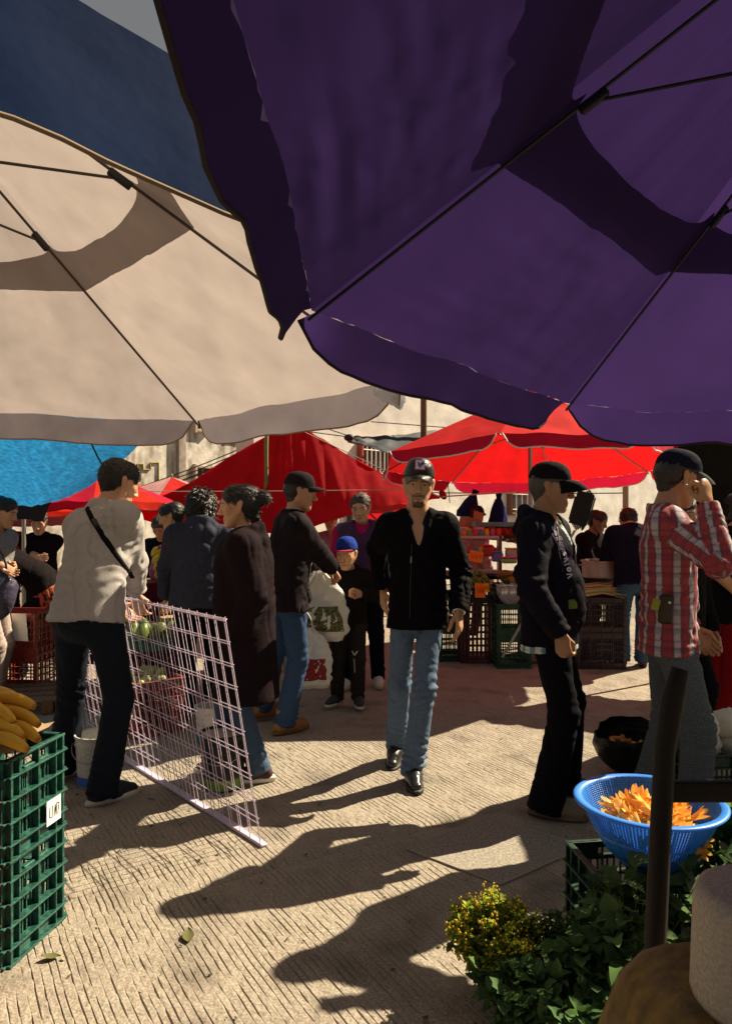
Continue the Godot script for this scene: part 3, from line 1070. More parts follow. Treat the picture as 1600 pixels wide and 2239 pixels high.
func canopies() -> void:
	var purple := canvas(0.042, 0.022, 0.112, 0.85)
	umbrella("large purple umbrella seen from below with dark bound edge", Vector3(0.937, 1.792, -0.912), 1.129, 8, 2.731, 0.703, Vector2(-0.062, -0.072), 0.426, [purple],
		{"flare": 0.045, "valance": 0.075, "trim": M.binding, "bind": 0.0032, "wrinkle": 0.010, "seed": 3.0, "ribr": 0.0030, "fine": true, "rib_mat": M.black_plastic})
	var beige := canvas(0.36, 0.31, 0.30)
	var navy := canvas(0.007, 0.032, 0.125, 0.5)
	umbrella("large off-white umbrella with navy near side over the mango crates".replace("near side", "panels"), Vector3(-1.864, 2.155, -2.344), 2.124, 8, 1.13, 1.171, Vector2(-0.054, -0.068), 0.497, [beige, beige, beige, navy, navy, navy, beige, beige],
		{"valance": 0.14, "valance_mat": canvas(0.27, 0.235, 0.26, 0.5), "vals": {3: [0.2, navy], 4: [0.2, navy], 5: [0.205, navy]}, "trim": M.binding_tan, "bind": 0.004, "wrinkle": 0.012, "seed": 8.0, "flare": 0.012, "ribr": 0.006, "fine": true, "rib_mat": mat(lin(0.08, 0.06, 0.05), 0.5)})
	var red := canvas(0.75, 0.012, 0.015, 0.75)
	var pale := canvas(0.8, 0.62, 0.55)
	umbrella("red umbrella with one pale panel and white piping over the grocery stall", Vector3(1.62, 1.95, -7.45), 1.52, 8, 1.2, 0.72, Vector2(0.0, -0.10), 0.0, [red, red, red, red, red, pale, red, red],
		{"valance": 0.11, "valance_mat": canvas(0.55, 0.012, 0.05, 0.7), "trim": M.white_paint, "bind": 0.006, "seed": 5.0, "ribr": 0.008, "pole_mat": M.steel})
	# left background umbrellas
	umbrella("small red umbrella with orange underside beside blue tarp", Vector3(-3.05, 1.52, -8.6), 1.0, 8, 0.3, 0.42, Vector2(0.02, -0.05), 0.0, [canvas(0.8, 0.04, 0.02), canvas(0.7, 0.015, 0.06)], {"valance": 0.08, "seed": 11.0, "trim": M.binding})
	umbrella("red and pale pink umbrella behind the man in the grey sweater", Vector3(-2.55, 1.56, -9.9), 1.1, 8, 0.1, 0.36, Vector2(0, -0.04), 0.0, [canvas(0.75, 0.03, 0.03), canvas(0.75, 0.45, 0.45)], {"valance": 0.09, "seed": 14.0, "trim": M.binding})
	umbrella("far magenta umbrella on a yellow pole", Vector3(-6.35, 1.34, -14.0), 1.15, 8, 0.2, 0.42, Vector2(0, -0.03), 0.0, [canvas(0.7, 0.02, 0.16)], {"valance": 0.1, "seed": 17.0, "trim": M.white_paint, "pole_mat": M.yellow_paint})
	var mb := MB.new()
	# bright blue tarp
	var bt := thing("blue_tarp", "bright blue plastic tarp with faded green corner and a seam", "tarp")
	var btop := [px(-420, 830, 4.9), px(0, 885, 5.1), px(200, 900, 5.3), px(345, 935, 5.6)]
	var bbot := [px(-420, 1112, 6.4), px(0, 1106, 6.6), px(120, 1099, 6.6), px(238, 1036, 6.5)]
	mb = MB.new()
	mb.grid(36, 20, func(u: float, v: float) -> Vector3:
		var p := along(btop, u).lerp(along(bbot, u), v)
		var w := noise.get_noise_3d(u * 60.0 + v * 50.0, v * 130.0 - u * 90.0, 3.0)
		return p + Vector3(0.2, 0.8, 0.5) * w * 0.03)
	for k in mb.v.size():
		var g := clampf((0.42 - mb.uv[k].x) * 6.0 + (0.75 - mb.uv[k].y) * 2.0 - 1.2 + 0.5 * noise.get_noise_3dv(mb.v[k] * 25.0), 0.0, 1.0)
		mb.c[k] = Color(1, 1, 1).lerp(Color(3.5, 1.6, 0.75), g)
	part("cloth", mb.mesh(), mat(lin(0.03, 0.30, 0.72), 0.5, {"tex": M.t_tarp, "scale": 1.2, "nrm": M.n_crease, "bump": 0.2, "back": Color(1, 1, 1)}), bt)
	mb = MB.new()
	var sp := []
	for i in 9:
		sp.append(along(btop, lerpf(0.72, 0.98, i / 8.0)).lerp(along(bbot, lerpf(0.72, 0.98, i / 8.0)), lerpf(0.28, 0.98, i / 8.0)) + Vector3(0, -0.008, 0))
	mb.tube(sp, [0.007], 5)
	part("seam", mb.mesh(), M.navy_rope, bt)
	mb = MB.new()
	mb.tube([Vector3(bbot[1].x - 0.5, 0, bbot[1].z), bbot[1] + Vector3(-0.5, 0.02, 0)], [0.02], 8)
	part("pole", mb.mesh(), M.steel, bt)
	# dark tarp under it
	var dt := thing("black_tarp", "black tarp edge hanging under the bright blue tarp", "tarp")
	sheet(dt, "cloth", [px(-300, 1085, 7.0), px(0, 1092, 7.2), px(115, 1092, 7.4)], [px(-300, 1142, 7.0), px(0, 1136, 7.2), px(95, 1138, 7.4)], mat(lin(0.012, 0.012, 0.014), 0.6), 16, 6, 0.03)
	mb = MB.new()
	mb.tube([Vector3(-3.35, 0, -7.4), Vector3(-3.35, 1.6, -7.4)], [0.02], 8)
	part("pole", mb.mesh(), M.steel, dt)
	var gt := thing("grey_tarp", "pale grey tarp edge behind the black tarp", "tarp")
	sheet(gt, "cloth", [px(-250, 1125, 8.6), px(0, 1130, 8.6), px(160, 1128, 8.8)], [px(-250, 1155, 8.2), px(0, 1152, 8.2), px(135, 1149, 8.4)], canvas(0.22, 0.27, 0.36, 0.6), 16, 5, 0.04, 0.0, 6.0)
	mb = MB.new()
	mb.tube([Vector3(-4.3, 0, -8.4), Vector3(-4.3, 1.46, -8.4)], [0.02], 8)
	part("pole", mb.mesh(), M.steel, gt)
	# big red tent
	var rt := thing("red_tent", "large dark red tent cloth propped on a bamboo pole", "tent")
	var redc := canvas(0.5, 0.008, 0.016, 0.8)
	var E := [px(255, 1112, 9.0), px(380, 1075, 9.0), px(500, 1000, 9.0), px(600, 945, 9.0), px(640, 930, 9.0), px(690, 952, 9.0), px(790, 1012, 8.9), px(890, 1062, 8.7), px(962, 1084, 8.5)]
	var B := [px(262, 1120, 8.6), px(390, 1158, 8.5), px(480, 1168, 8.4), px(560, 1165, 8.4), px(640, 1165, 8.4), px(720, 1140, 8.4), px(800, 1118, 8.4), px(890, 1098, 8.4), px(962, 1090, 8.45)]
	mb = MB.new()
	mb.grid(80, 26, func(u: float, v: float) -> Vector3:
		var p := along(E, u).lerp(along(B, u), v)
		var ang := (u - 0.5) * 8.0
		var w := noise.get_noise_3d(ang * 30.0, v * 7.0, 1.0) + 0.6 * noise.get_noise_3d(ang * 75.0, v * 12.0, 9.0)
		return p + Vector3(0.1, 0.15, 1.0) * w * 0.055 * (0.2 + v * (1.2 - v)))
	part("front_cloth", mb.mesh(), redc, rt)
	var B2 := []
	for i in E.size():
		B2.append(E[i] + Vector3(-0.15, -0.55 if i > 0 and i < 8 else -0.1, -1.9))
	sheet(rt, "rear_cloth", E, B2, redc, 40, 12, 0.05, 0.0, 7.0)
	mb = MB.new()
	var pp := []
	for i in 14:
		pp.append(Vector3(-1.145 + 0.004 * sin(i * 2.0), 2.42 * i / 13.0, -8.72 + 0.2 * (1.0 - i / 13.0)))
	var pr := []
	for i in 14:
		pr.append(0.026 if i % 2 == 0 else 0.0225)
	mb.tube(pp, pr, 8)
	part("bamboo_pole", mb.mesh(), M.bamboo, rt)
	mb = MB.new()
	mb.tube([px(640, 932, 9.0), px(960, 1086, 8.3)], [0.005], 5)
	part("guy_line", mb.mesh(), M.rope_pale, rt)
	mb = MB.new()
	mb.blob(px(968, 1082, 8.5), Vector3(0.04, 0.06, 0.03), 6, 8, eul(Vector3(0, 0, 30)))
	part("knot", mb.mesh(), redc, rt)
	# small dark tarp on the wall
	var kt := thing("dark_tarp", "small dark blue tarp tied out from the white wall", "tarp")
	sheet(kt, "cloth", [px(758, 952, 10.2), px(840, 953, 10.6), px(960, 940, 11.4)], [px(762, 962, 10.0), px(830, 985, 9.8), px(960, 1035, 9.6)], mat(lin(0.018, 0.024, 0.036), 0.55), 16, 10, 0.04, 0.06)
	mb = MB.new()
	mb.blob(px(763, 957, 10.1), Vector3(0.07, 0.05, 0.05), 6, 8)
	part("knot", mb.mesh(), mat(lin(0.018, 0.02, 0.03), 0.6), kt)
	var bk := thing("dark_awning", "dark cloth backdrop hanging behind the vegetable stall", "awning")
	sheet(bk, "cloth", [px(1475, 955, 6.6), px(1600, 950, 6.4), px(2000, 930, 6.0)], [px(1478, 1240, 6.6), px(1600, 1250, 6.4), px(2000, 1300, 6.0)], cloth(0.02, 0.018, 0.016), 30, 14, 0.06, 0.0, 3.0, Vector2(10, 2))
	mb = MB.new()
	mb.tube([Vector3(px(1475, 0, 6.6).x, 0, -6.6), px(1475, 950, 6.6)], [0.018], 8)
	part("pole", mb.mesh(), M.steel, bk)
	# unseen umbrella added out of frame, placed to shade the herbs
	umbrella("unseen green umbrella added to shade the herbs", Vector3(3.72, 2.02, -4.35), 1.25, 8, 0.3, 0.8, Vector2(0, 0), 0.0, [canvas(0.1, 0.25, 0.12, 0.5)], {"seed": 23.0})

# ------------------------------------------------------------------ setting
func materials() -> void:
	M.t_cloth = noise_tex(0.06, 1, 0.72, 1.0)
	M.n_cloth = noise_tex(0.22, 2, 0, 1, true, 6.0, 512, 3)
	M.t_denim = noise_tex(0.12, 3, 0.45, 1.0)
	M.t_grime = noise_tex(0.02, 4, 0.42, 1.0, false, 4, 512, 6)
	M.t_canvas = noise_tex(0.008, 5, 0.86, 1.0)
	M.t_tarp = noise_tex(0.03, 6, 0.6, 1.0)
	M.n_crease = noise_tex(0.015, 7, 0, 1, true, 14.0, 512, 5)
	M.n_fold = noise_tex(0.014, 17, 0, 1, true, 9.0, 512, 3)
	M.t_conc = noise_tex(0.09, 8, 0.62, 1.0, false, 4, 1024, 5)
	M.t_wall = noise_tex(0.008, 9, 0.74, 1.0, false, 4, 1024, 6)
	M.n_wall = noise_tex(0.05, 10, 0, 1, true, 5.0)
	M.t_wood = noise_tex(0.03, 11, 0.45, 1.0)
	M.skin = mat(Color(1, 1, 1), 0.5, {"spec": 0.45, "sss": 0.08})
	M.steel = mat(lin(0.32, 0.31, 0.3), 0.4, {"metal": 0.7})
	M.black_plastic = mat(lin(0.012, 0.012, 0.014), 0.45)
	M.binding = mat(lin(0.018, 0.012, 0.014), 0.8)
	M.binding_tan = mat(lin(0.22, 0.15, 0.09), 0.8)
	M.white_paint = mat(lin(0.75, 0.7, 0.65), 0.6)
	M.yellow_paint = mat(lin(0.62, 0.3, 0.03), 0.5)
	M.bamboo = mat(lin(0.2, 0.2, 0.07), 0.6)
	M.rope_pale = mat(lin(0.5, 0.4, 0.34), 0.9)
	M.rope_dark = mat(lin(0.04, 0.035, 0.03), 0.9)
	M.navy_rope = mat(lin(0.02, 0.05, 0.16), 0.8)
	M.concrete_dark = mat(lin(0.16, 0.15, 0.14), 0.9)
	M.wood = mat(lin(0.3, 0.17, 0.08), 0.75, {"tex": M.t_wood, "scale": 4.0})
	M.wood_dark = mat(lin(0.012, 0.008, 0.006), 0.7, {"tex": M.t_wood, "scale": 4.0})
	M.cardboard = mat(lin(0.42, 0.28, 0.15), 0.85, {"tex": M.t_cloth, "scale": 3.0})
	M.white_plastic = mat(lin(0.78, 0.76, 0.72), 0.4, {"tex": M.t_cloth, "scale": 2.0})
	M.hair = mat(lin(0.010, 0.008, 0.007), 0.5, {"spec": 0.5})
	M.hair_brown = mat(lin(0.045, 0.024, 0.013), 0.42, {"spec": 0.5})
	M.black_cloth = cloth(0.011, 0.009, 0.011)
	M.paper = mat(lin(0.78, 0.76, 0.7), 0.8)
	M.ink = mat(lin(0.02, 0.02, 0.025), 0.8)
	M.rubber_white = mat(lin(0.6, 0.57, 0.5), 0.7)
	M.rubber_black = mat(lin(0.02, 0.02, 0.02), 0.6)
	M.leather_black = mat(lin(0.016, 0.013, 0.012), 0.28, {"spec": 0.6})

func ground() -> void:
	var conc := mat(lin(0.47, 0.405, 0.325), 0.88, {"tex": M.t_conc, "scale": 0.9, "world": true, "nrm": M.n_wall, "bump": 0.5})
	var mb := MB.new()
	var N := 24
	mb.grid(N, N, func(u: float, v: float) -> Vector3: return Vector3(lerpf(-70, 70, u), -0.012, lerpf(25, -90, v)))
	setting("ground", mb.mesh(), mat(lin(0.25, 0.22, 0.18), 0.9, {"tex": M.t_conc, "scale": 0.7, "world": true}))
	# ribbed concrete: real grooves running along (-0.51, 0.86)
	var P := Vector2(0.86, 0.51)
	var W := Vector2(-0.51, 0.86)
	mb = MB.new()
	var cols := PackedFloat32Array()
	var kind := PackedInt32Array()
	var r := RandomNumberGenerator.new()
	r.seed = 77
	var u := -1.6
	while u < 8.4:
		var wd := r.randf_range(0.0035, 0.0065)
		var nxt := r.randf_range(0.021, 0.031)
		for q in [[0.0, 0], [wd * 0.3, 1], [wd * 0.7, 1], [wd, 0], [wd + 0.0015, 0], [nxt - 0.0015, 0]]:
			cols.append(u + q[0])
			kind.append(q[1])
		u += nxt
	var rows := 250
	var nc := cols.size()
	for jy in rows + 1:
		var w := lerpf(-0.6, 9.6, float(jy) / rows)
		for i in nc:
			var uu := cols[i] + 0.003 * noise.get_noise_2d(w * 45.0, cols[i] * 12.0)
			var y := 0.0012 * noise.get_noise_2d(uu * 60.0, w * 60.0)
			if kind[i] == 1:
				var deep := clampf(0.30 + 1.7 * noise.get_noise_2d(uu * 700.0, w * 210.0) + 1.0 * noise.get_noise_2d(uu * 35.0 + 50.0, w * 35.0), 0.0, 1.0)
				y -= 0.0075 * deep
			if absf(fposmod(w + 0.35, 3.1) - 0.1) < 0.022 or (kind[i] == 1 and absf(fposmod(uu, 3.4) - 2.2) < 0.018):
				y -= 0.012
			var pos := P * uu + W * w
			var stain := maxf(0.0, noise.get_noise_2d(pos.x * 22.0 + 31.0, pos.y * 22.0) - 0.12)
			var shade := 1.0 - 0.55 * stain + 0.16 * noise.get_noise_2d(pos.x * 45.0, pos.y * 45.0) + 0.12 * noise.get_noise_2d(pos.x * 160.0 + 9.0, pos.y * 160.0)
			mb.col = Color(shade, shade * (0.995 + 0.02 * noise.get_noise_2d(pos.x * 30.0 + 70.0, pos.y * 30.0)), shade * 0.99)
			mb.pt(Vector3(pos.x, y, -pos.y))
	for jy in rows:
		for i in nc - 1:
			var a := jy * nc + i
			mb.quad(a, a + 1, a + nc + 1, a + nc)
	setting("pavement", mb.mesh(), conc)
	# smooth concrete cover let into the ribbed paving
	var cv := thing("manhole_cover", "smooth square concrete cover let into the ribbed paving", "cover")
	var q := [gp(888, 1858), gp(1062, 1788), gp(1282, 1852), gp(1094, 1936)]
	mb = MB.new()
	mb.grid(24, 24, func(a: float, b: float) -> Vector3:
		var p: Vector3 = q[0].lerp(q[1], a).lerp(q[3].lerp(q[2], a), b)
		return p + Vector3(0, 0.006 + 0.0012 * noise.get_noise_2d(p.x * 90.0, p.z * 90.0), 0))
	part("slab", mb.mesh(), mat(lin(0.4, 0.36, 0.3), 0.85, {"tex": M.t_conc, "scale": 0.6, "world": true}), cv)
	mb = MB.new()
	for i in 4:
		var a: Vector3 = q[i]
		var b: Vector3 = q[(i + 1) % 4]
		var dirv := (b - a).normalized()
		mb.box((a + b) * 0.5 + Vector3(0, 0.004, 0), Vector3(0.010, 0.008, a.distance_to(b) + 0.006), Basis.looking_at(dirv), 0.002)
	part("rim", mb.mesh(), mat(lin(0.3, 0.26, 0.21), 0.85), cv)
	# crumbs of leaf, straw and grit
	var lt := MB.new()
	r.seed = 61
	for i in 420:
		var p := Vector3(r.randf_range(-2.0, 2.2), 0.004, -r.randf_range(2.1, 6.5))
		lt.col = [Color(0.10, 0.075, 0.04), Color(0.06, 0.08, 0.025), Color(0.35, 0.3, 0.2), Color(0.05, 0.04, 0.035)][r.randi() % 4]
		var bs := Basis(Vector3.UP, r.randf() * 6.3)
		var L := r.randf_range(0.004, 0.016)
		lt.box(p + Vector3(0, 0.001, 0), Vector3(L, 0.002, L * r.randf_range(0.2, 0.7)), bs * eul(Vector3(r.randf_range(-15, 15), 0, r.randf_range(-15, 15))))
	tag(part("litter", lt.mesh(), mat(Color(1, 1, 1), 0.9), self), "crumbs of leaf and grit scattered over the ribbed concrete", "litter", "", "stuff")
	# litter on the ground
	r.seed = 5
	for i in 5:
		var p: Vector3 = [gp(412, 2052), gp(112, 2098), gp(700, 1762), gp(930, 2235), gp(330, 1752)][i]
		mb = MB.new()
		var L: float = [0.075, 0.06, 0.03, 0.035, 0.03][i]
		var bs := Basis(Vector3.UP, r.randf() * 6.0)
		mb.grid(4, 8, func(a: float, b: float) -> Vector3:
			return p + bs * Vector3((a - 0.5) * sin(PI * b) * L * 0.55, 0.006 + 0.008 * absf(a - 0.5) + 0.01 * b * b, (b - 0.5) * L))
		tag(part("fallen_leaf", mb.mesh(), mat(lin(0.1, 0.1, 0.03), 0.7), self), "small dry green leaf lying on the ribbed concrete", "leaf", "fallen leaves on the paving")

func on_wall(b: Node3D, x: float, y: float) -> Vector3:
	var inv := b.transform.affine_inverse()
	var o := inv * Vector3(0, EYE, 0)
	var e := inv * px(x, y, 1.0)
	return o + (e - o) * (-o.z / (e.z - o.z))

func window(parent: Node3D, x0: float, x1: float, y0: float, y1: float, bars: int, fm: Material) -> void:
	var a := on_wall(parent, x0, y1)
	var b := on_wall(parent, x1, y0)
	b.y = on_wall(parent, (x0 + x1) * 0.5, y0).y
	a.y = on_wall(parent, (x0 + x1) * 0.5, y1).y
	var w := b.x - a.x
	var h := b.y - a.y
	var c := (a + b) * 0.5 + Vector3(0, 0, 0.07)
	var mb := MB.new()
	mb.box(c + Vector3(0, 0, -0.05), Vector3(w, h, 0.02))
	var pn := part("window", mb.mesh(), mat(lin(0.06, 0.035, 0.03), 0.25), parent)
	mb = MB.new()
	for s in [-1, 1]:
		mb.box(c + Vector3(s * w * 0.5, 0, 0.0), Vector3(0.06, h + 0.06, 0.1), Basis(), 0.006)
		mb.box(c + Vector3(0, s * h * 0.5, 0.0), Vector3(w - 0.06, 0.06, 0.1), Basis(), 0.006)
	part("frame", mb.mesh(), fm, pn)
	for i in bars:
		mb = MB.new()
		var x := lerpf(a.x, b.x, (i + 0.5) / bars)
		mb.tube([Vector3(x, a.y - 0.05, c.z + 0.09), Vector3(x, b.y + 0.05, c.z + 0.09)], [0.011], 6)
		part("bar", mb.mesh(), M.white_paint, pn)
	for t in [0.12, 0.5, 0.88]:
		mb = MB.new()
		mb.tube([Vector3(a.x - 0.04, lerpf(a.y, b.y, t), c.z + 0.095), Vector3(b.x + 0.04, lerpf(a.y, b.y, t), c.z + 0.095)], [0.009], 6)
		part("crossbar", mb.mesh(), M.white_paint, pn)

func background() -> void:
	var wm := mat(lin(0.88, 0.83, 0.78), 0.9, {"tex": M.t_wall, "scale": 0.22, "world": true, "nrm": M.n_wall, "bump": 0.06})
	# the white wall runs back to the right, so that the sun grazes it
	var yaw := 50.0
	var b := thing("white_building", "white plastered building with barred windows behind the stalls", "building", Vector3(0, 0, -13.2), yaw)
	var mb := MB.new()
	mb.box(Vector3(8.6, 2.15, -0.2), Vector3(22.4, 4.3, 0.4), Basis(), 0.01)
	part("wall", mb.mesh(), wm, b)
	window(b, 782, 856, 972, 1100, 8, mat(lin(0.35, 0.05, 0.035), 0.6))
	window(b, 1108, 1190, 1040, 1124, 7, mat(lin(0.2, 0.07, 0.045), 0.6))
	window(b, 760, 850, 1128, 1190, 9, mat(lin(0.06, 0.05, 0.05), 0.6))
	# stained building along the street, turned to the sun
	var c := thing("stained_building", "weathered cream building with small windows and rain stains", "building", Vector3(-8.4, 0, -19.0), 52.0)
	mb = MB.new()
	mb.grid(240, 60, func(u: float, v: float) -> Vector3: return Vector3(lerpf(-14, 11, u), lerpf(0, 9, v), 0.0))
	for k in mb.v.size():
		var p := mb.v[k]
		var st := clampf(noise.get_noise_2d(p.x * 70.0, p.y * 7.0) * 2.6 - 0.1, 0.0, 1.0)
		mb.c[k] = Color(1, 1, 1).lerp(Color(0.5, 0.44, 0.4), st)
	part("wall", mb.mesh(), mat(lin(0.84, 0.78, 0.7), 0.9, {"tex": M.t_wall, "scale": 0.3, "nrm": M.n_wall, "bump": 0.1}), c)
	for q in [[424, 452, 905, 941], [424, 458, 1022, 1072], [548, 580, 1010, 1060], [505, 530, 920, 950]]:
		var wa := on_wall(c, q[0], q[3])
		var wb := on_wall(c, q[1], q[2])
		var w := wb.x - wa.x
		var h := absf(wb.y - wa.y)
		var o := Vector3((wa.x + wb.x) * 0.5, (wa.y + wb.y) * 0.5, 0.0)
		mb = MB.new()
		mb.box(o, Vector3(w, h, 0.05))
		var wn := part("window", mb.mesh(), mat(lin(0.05, 0.035, 0.03), 0.4), c)
		mb = MB.new()
		for sg in [-1, 1]:
			mb.box(o + Vector3(sg * w * 0.5, 0, 0.05), Vector3(0.09, h + 0.15, 0.16), Basis(), 0.01)
			mb.box(o + Vector3(0, sg * h * 0.5, 0.05), Vector3(w - 0.09, 0.09, 0.16), Basis(), 0.01)
		part("frame", mb.mesh(), mat(lin(0.45, 0.36, 0.3), 0.8), wn)
		mb = MB.new()
		mb.box(o + Vector3(0, 0, 0.05), Vector3(0.05, h, 0.05))
		part("mullion", mb.mesh(), mat(lin(0.3, 0.2, 0.16), 0.8), wn)
	var pa := on_wall(c, 385, 1100)
	var pb2 := on_wall(c, 402, 1100)
	mb = MB.new()
	mb.box(Vector3((pa.x + pb2.x) * 0.5, 4.5, 0.06), Vector3(pb2.x - pa.x, 9.0, 0.14), Basis(), 0.02)
	part("pilaster", mb.mesh(), mat(lin(0.42, 0.35, 0.3), 0.9, {"tex": M.t_wall, "scale": 0.5}), c)
	# stepped outline painted on the wall
	var zz := [[300, 1085], [300, 1015], [312, 1015], [312, 1027], [328, 1027], [328, 1012], [346, 1012], [346, 1066]]
	for i in zz.size() - 1:
		var e0 := on_wall(c, zz[i][0], zz[i][1])
		var e1 := on_wall(c, zz[i + 1][0], zz[i + 1][1])
		mb = MB.new()
		mb.tube([e0 + Vector3(0, 0, 0.02), e1 + Vector3(0, 0, 0.02)], [0.025], 5)
		part("painted_line", mb.mesh(), mat(lin(0.25, 0.2, 0.06), 0.8), c)
	# far end of the street
	var f := thing("terracotta_building", "low pale terracotta building closing the street behind the stalls", "building", Vector3(-12.0, 0, -30.0))
	mb = MB.new()
	mb.box(Vector3(0, 1.3, 0), Vector3(40, 2.6, 0.4))
	part("wall", mb.mesh(), mat(lin(0.5, 0.26, 0.2), 0.9, {"tex": M.t_wall, "scale": 0.3}), f)
	mb = MB.new()
	mb.box(Vector3(0, 3.1, 0.05), Vector3(40, 0.98, 0.5))
	part("parapet", mb.mesh(), mat(lin(0.7, 0.62, 0.55), 0.9, {"tex": M.t_wall, "scale": 0.3}), f)
	# posts, wires and ropes
	mb = MB.new()
	mb.tube([Vector3(px(926, 0, 10.9).x, 0, -10.9), Vector3(px(926, 0, 10.9).x, 5.0, -10.9)], [0.05, 0.045], 10)
	tag(part("wooden_post", mb.mesh(), mat(lin(0.3, 0.19, 0.09), 0.8, {"tex": M.t_wood, "scale": 3.0}), self), "round wooden post standing before the white wall", "post")
	mb = MB.new()
	mb.tube([Vector3(px(1367, 0, 9.0).x, 0, -9.0), Vector3(px(1367, 0, 9.0).x, 2.2, -9.0)], [0.036], 10)
	tag(part("steel_post", mb.mesh(), mat(lin(0.3, 0.24, 0.16), 0.6), self), "thin tan post with a rope tied round it", "post")
	for i in 9:
		var y0 := 948.0 + i * 5.5 + (i % 3) * 2.0
		rope("dark overhead cable sloping along the weathered building", px(690, y0 - 42.0, 13.0), px(230, y0 + 138.0 + i * 2.0, 19.0), 0.12, 0.012, M.rope_dark, "overhead cables")
	rope("thin rope strung level before the white wall", px(870, 1076, 9.2), px(1368, 1078, 9.0), 0.01, 0.007, M.rope_dark)
	rope("tan rope tied to the tip of the red tent", px(966, 1086, 8.45), px(1240, 1068, 9.2), 0.0, 0.008, M.rope_pale)
	rope("thin pale line strung across the red tent", px(250, 1074, 7.9), px(880, 1070, 7.9), 0.01, 0.004, M.rope_pale)
	rope("dark rope holding the knot of the small tarp", px(520, 915, 11.4), px(760, 955, 10.1), 0.02, 0.007, M.rope_dark, "ropes above the tent")
	rope("dark rope holding the knot of the small tarp", px(620, 905, 11.4), px(762, 953, 10.1), 0.0, 0.007, M.rope_dark, "ropes above the tent")
	rope("thin rope running across the upper white wall", px(810, 922, 10.8), px(990, 936, 10.8), 0.0, 0.007, M.rope_dark)
	rope("black cord hanging down the wall from the red umbrella", px(978, 1050, 8.6), px(983, 1100, 8.6), -0.01, 0.005, M.rope_dark)

# ------------------------------------------------------------------ the people in the market
func own(at: Vector3, yaw: float, p: Vector3) -> Vector3:
	return Basis(Vector3.UP, -deg_to_rad(yaw)) * (p - at)

func foot(at: Vector3, yaw: float, x: float, d: float, y := 0.083) -> Vector3:
	var p := own(at, yaw, px(x, 1119.5, d))
	p.y = y
	return p

func seg_dist(p: Vector3, a: Vector3, b: Vector3) -> float:
	var t := clampf((p - a).dot(b - a) / (b - a).length_squared(), 0.0, 1.0)
	return p.distance_to(a.lerp(b, t))

func paint_plaid(p: Vector3, opt: Dictionary, _g: Array) -> Color:
	var j: Dictionary = opt.j
	var q: Vector3 = j.sb.inverse() * (p - j.chest)
	var across: float
	var along_: float
	across = atan2(q.x, q.z + 0.001) * 0.15
	along_ = q.y
	for k in ["L", "R"]:
		var sh: Vector3 = j["sh" + k]
		var el: Vector3 = j["el" + k]
		var wr: Vector3 = j["wr" + k]
		var d1 := seg_dist(p, sh.lerp(el, 0.3), el)
		var d2 := seg_dist(p, el, wr)
		if minf(d1, d2) < 0.072 and absf(q.x) > 0.12 * j.w:
			var a0 := sh if d1 < d2 else el
			var a1 := el if d1 < d2 else wr
			var ax := (a1 - a0).normalized()
			along_ = (p - a0).dot(ax) + (0.0 if d1 < d2 else 0.285)
			var rr := p - a0 - ax * (p - a0).dot(ax)
			var e1 := ax.cross(j.sb.z).normalized()
			across = atan2(rr.dot(e1), rr.dot(ax.cross(e1))) * 0.06
	var pc: Array = opt.pc
	var col: Color = pc[0]
	var fu := fposmod(across + 0.02, pc[3])
	var fv := fposmod(along_ + 0.03, pc[3] * 1.15)
	if fv < pc[3] * 0.32:
		col = col.lerp(pc[2], 0.35)
	if fu < pc[3] * 0.34:
		col = pc[1] if fv > pc[3] * 0.32 else pc[1] * 0.7
	elif fu < pc[3] * 0.42 or fu > pc[3] * 0.93:
		col = col.lerp(pc[2], 0.75)
	if absf(fv - pc[3] * 0.32) < pc[3] * 0.045 or absf(fv - pc[3] * 0.7) < pc[3] * 0.05:
		col = col.lerp(pc[2], 0.5)
	col.a = 1.0
	return col

func paint_floral(p: Vector3, opt: Dictionary, _g: Array) -> Color:
	return opt.pc[0] if noise.get_noise_3dv(p * 260.0) > 0.08 else opt.pc[1]

func surface_at(mi: MeshInstance3D, x: float, y: float) -> Array:
	var X := mi.global_transform.affine_inverse()
	var o := X * Vector3(0, EYE, 0)
	var e := X * px(x, y, 1.0)
	var dirv := (e - o).normalized()
	var arr := mi.mesh.surface_get_arrays(0)
	var v: PackedVector3Array = arr[Mesh.ARRAY_VERTEX]
	var ii: PackedInt32Array = arr[Mesh.ARRAY_INDEX]
	var best := 1e9
	var hit := Vector3.ZERO
	var nn := Vector3.UP
	for k in range(0, ii.size(), 3):
		var a := v[ii[k]]
		var t := (a - o).dot(dirv)
		if (a - o - dirv * t).length_squared() > 0.0016:
			continue
		var h = Geometry3D.ray_intersects_triangle(o, dirv, a, v[ii[k + 1]], v[ii[k + 2]])
		if h != null and (h - o).length() < best:
			best = (h - o).length()
			hit = h
			nn = (v[ii[k + 2]] - a).cross(v[ii[k + 1]] - a).normalized()
	if best > 1e8:
		pass
	return [mi.global_transform * hit, (mi.global_transform.basis * nn).normalized(), best]

# a thin line of cord or stitching laid on a surface through pixels, kept in the owner's axes
func laid_line(owner_: Node3D, mi: MeshInstance3D, called: String, pixels: Array, r: float, m: Material, lift := 0.003) -> void:
	var pts := []
	var inv := owner_.global_transform.affine_inverse()
	for i in pixels.size() - 1:
		var steps := 5
		for s in steps + (1 if i == pixels.size() - 2 else 0):
			var q: Vector2 = (pixels[i] as Vector2).lerp(pixels[i + 1], float(s) / steps)
			var h := surface_at(mi, q.x, q.y)
			if h[2] < 1e8:
				pts.append(inv * (h[0] + h[1] * lift))
	if pts.size() > 1:
		var mb := MB.new()
		mb.tube(pts, [r], 5)
		part(called, mb.mesh(), m, mi)

var after := []   # work that needs the finished meshes

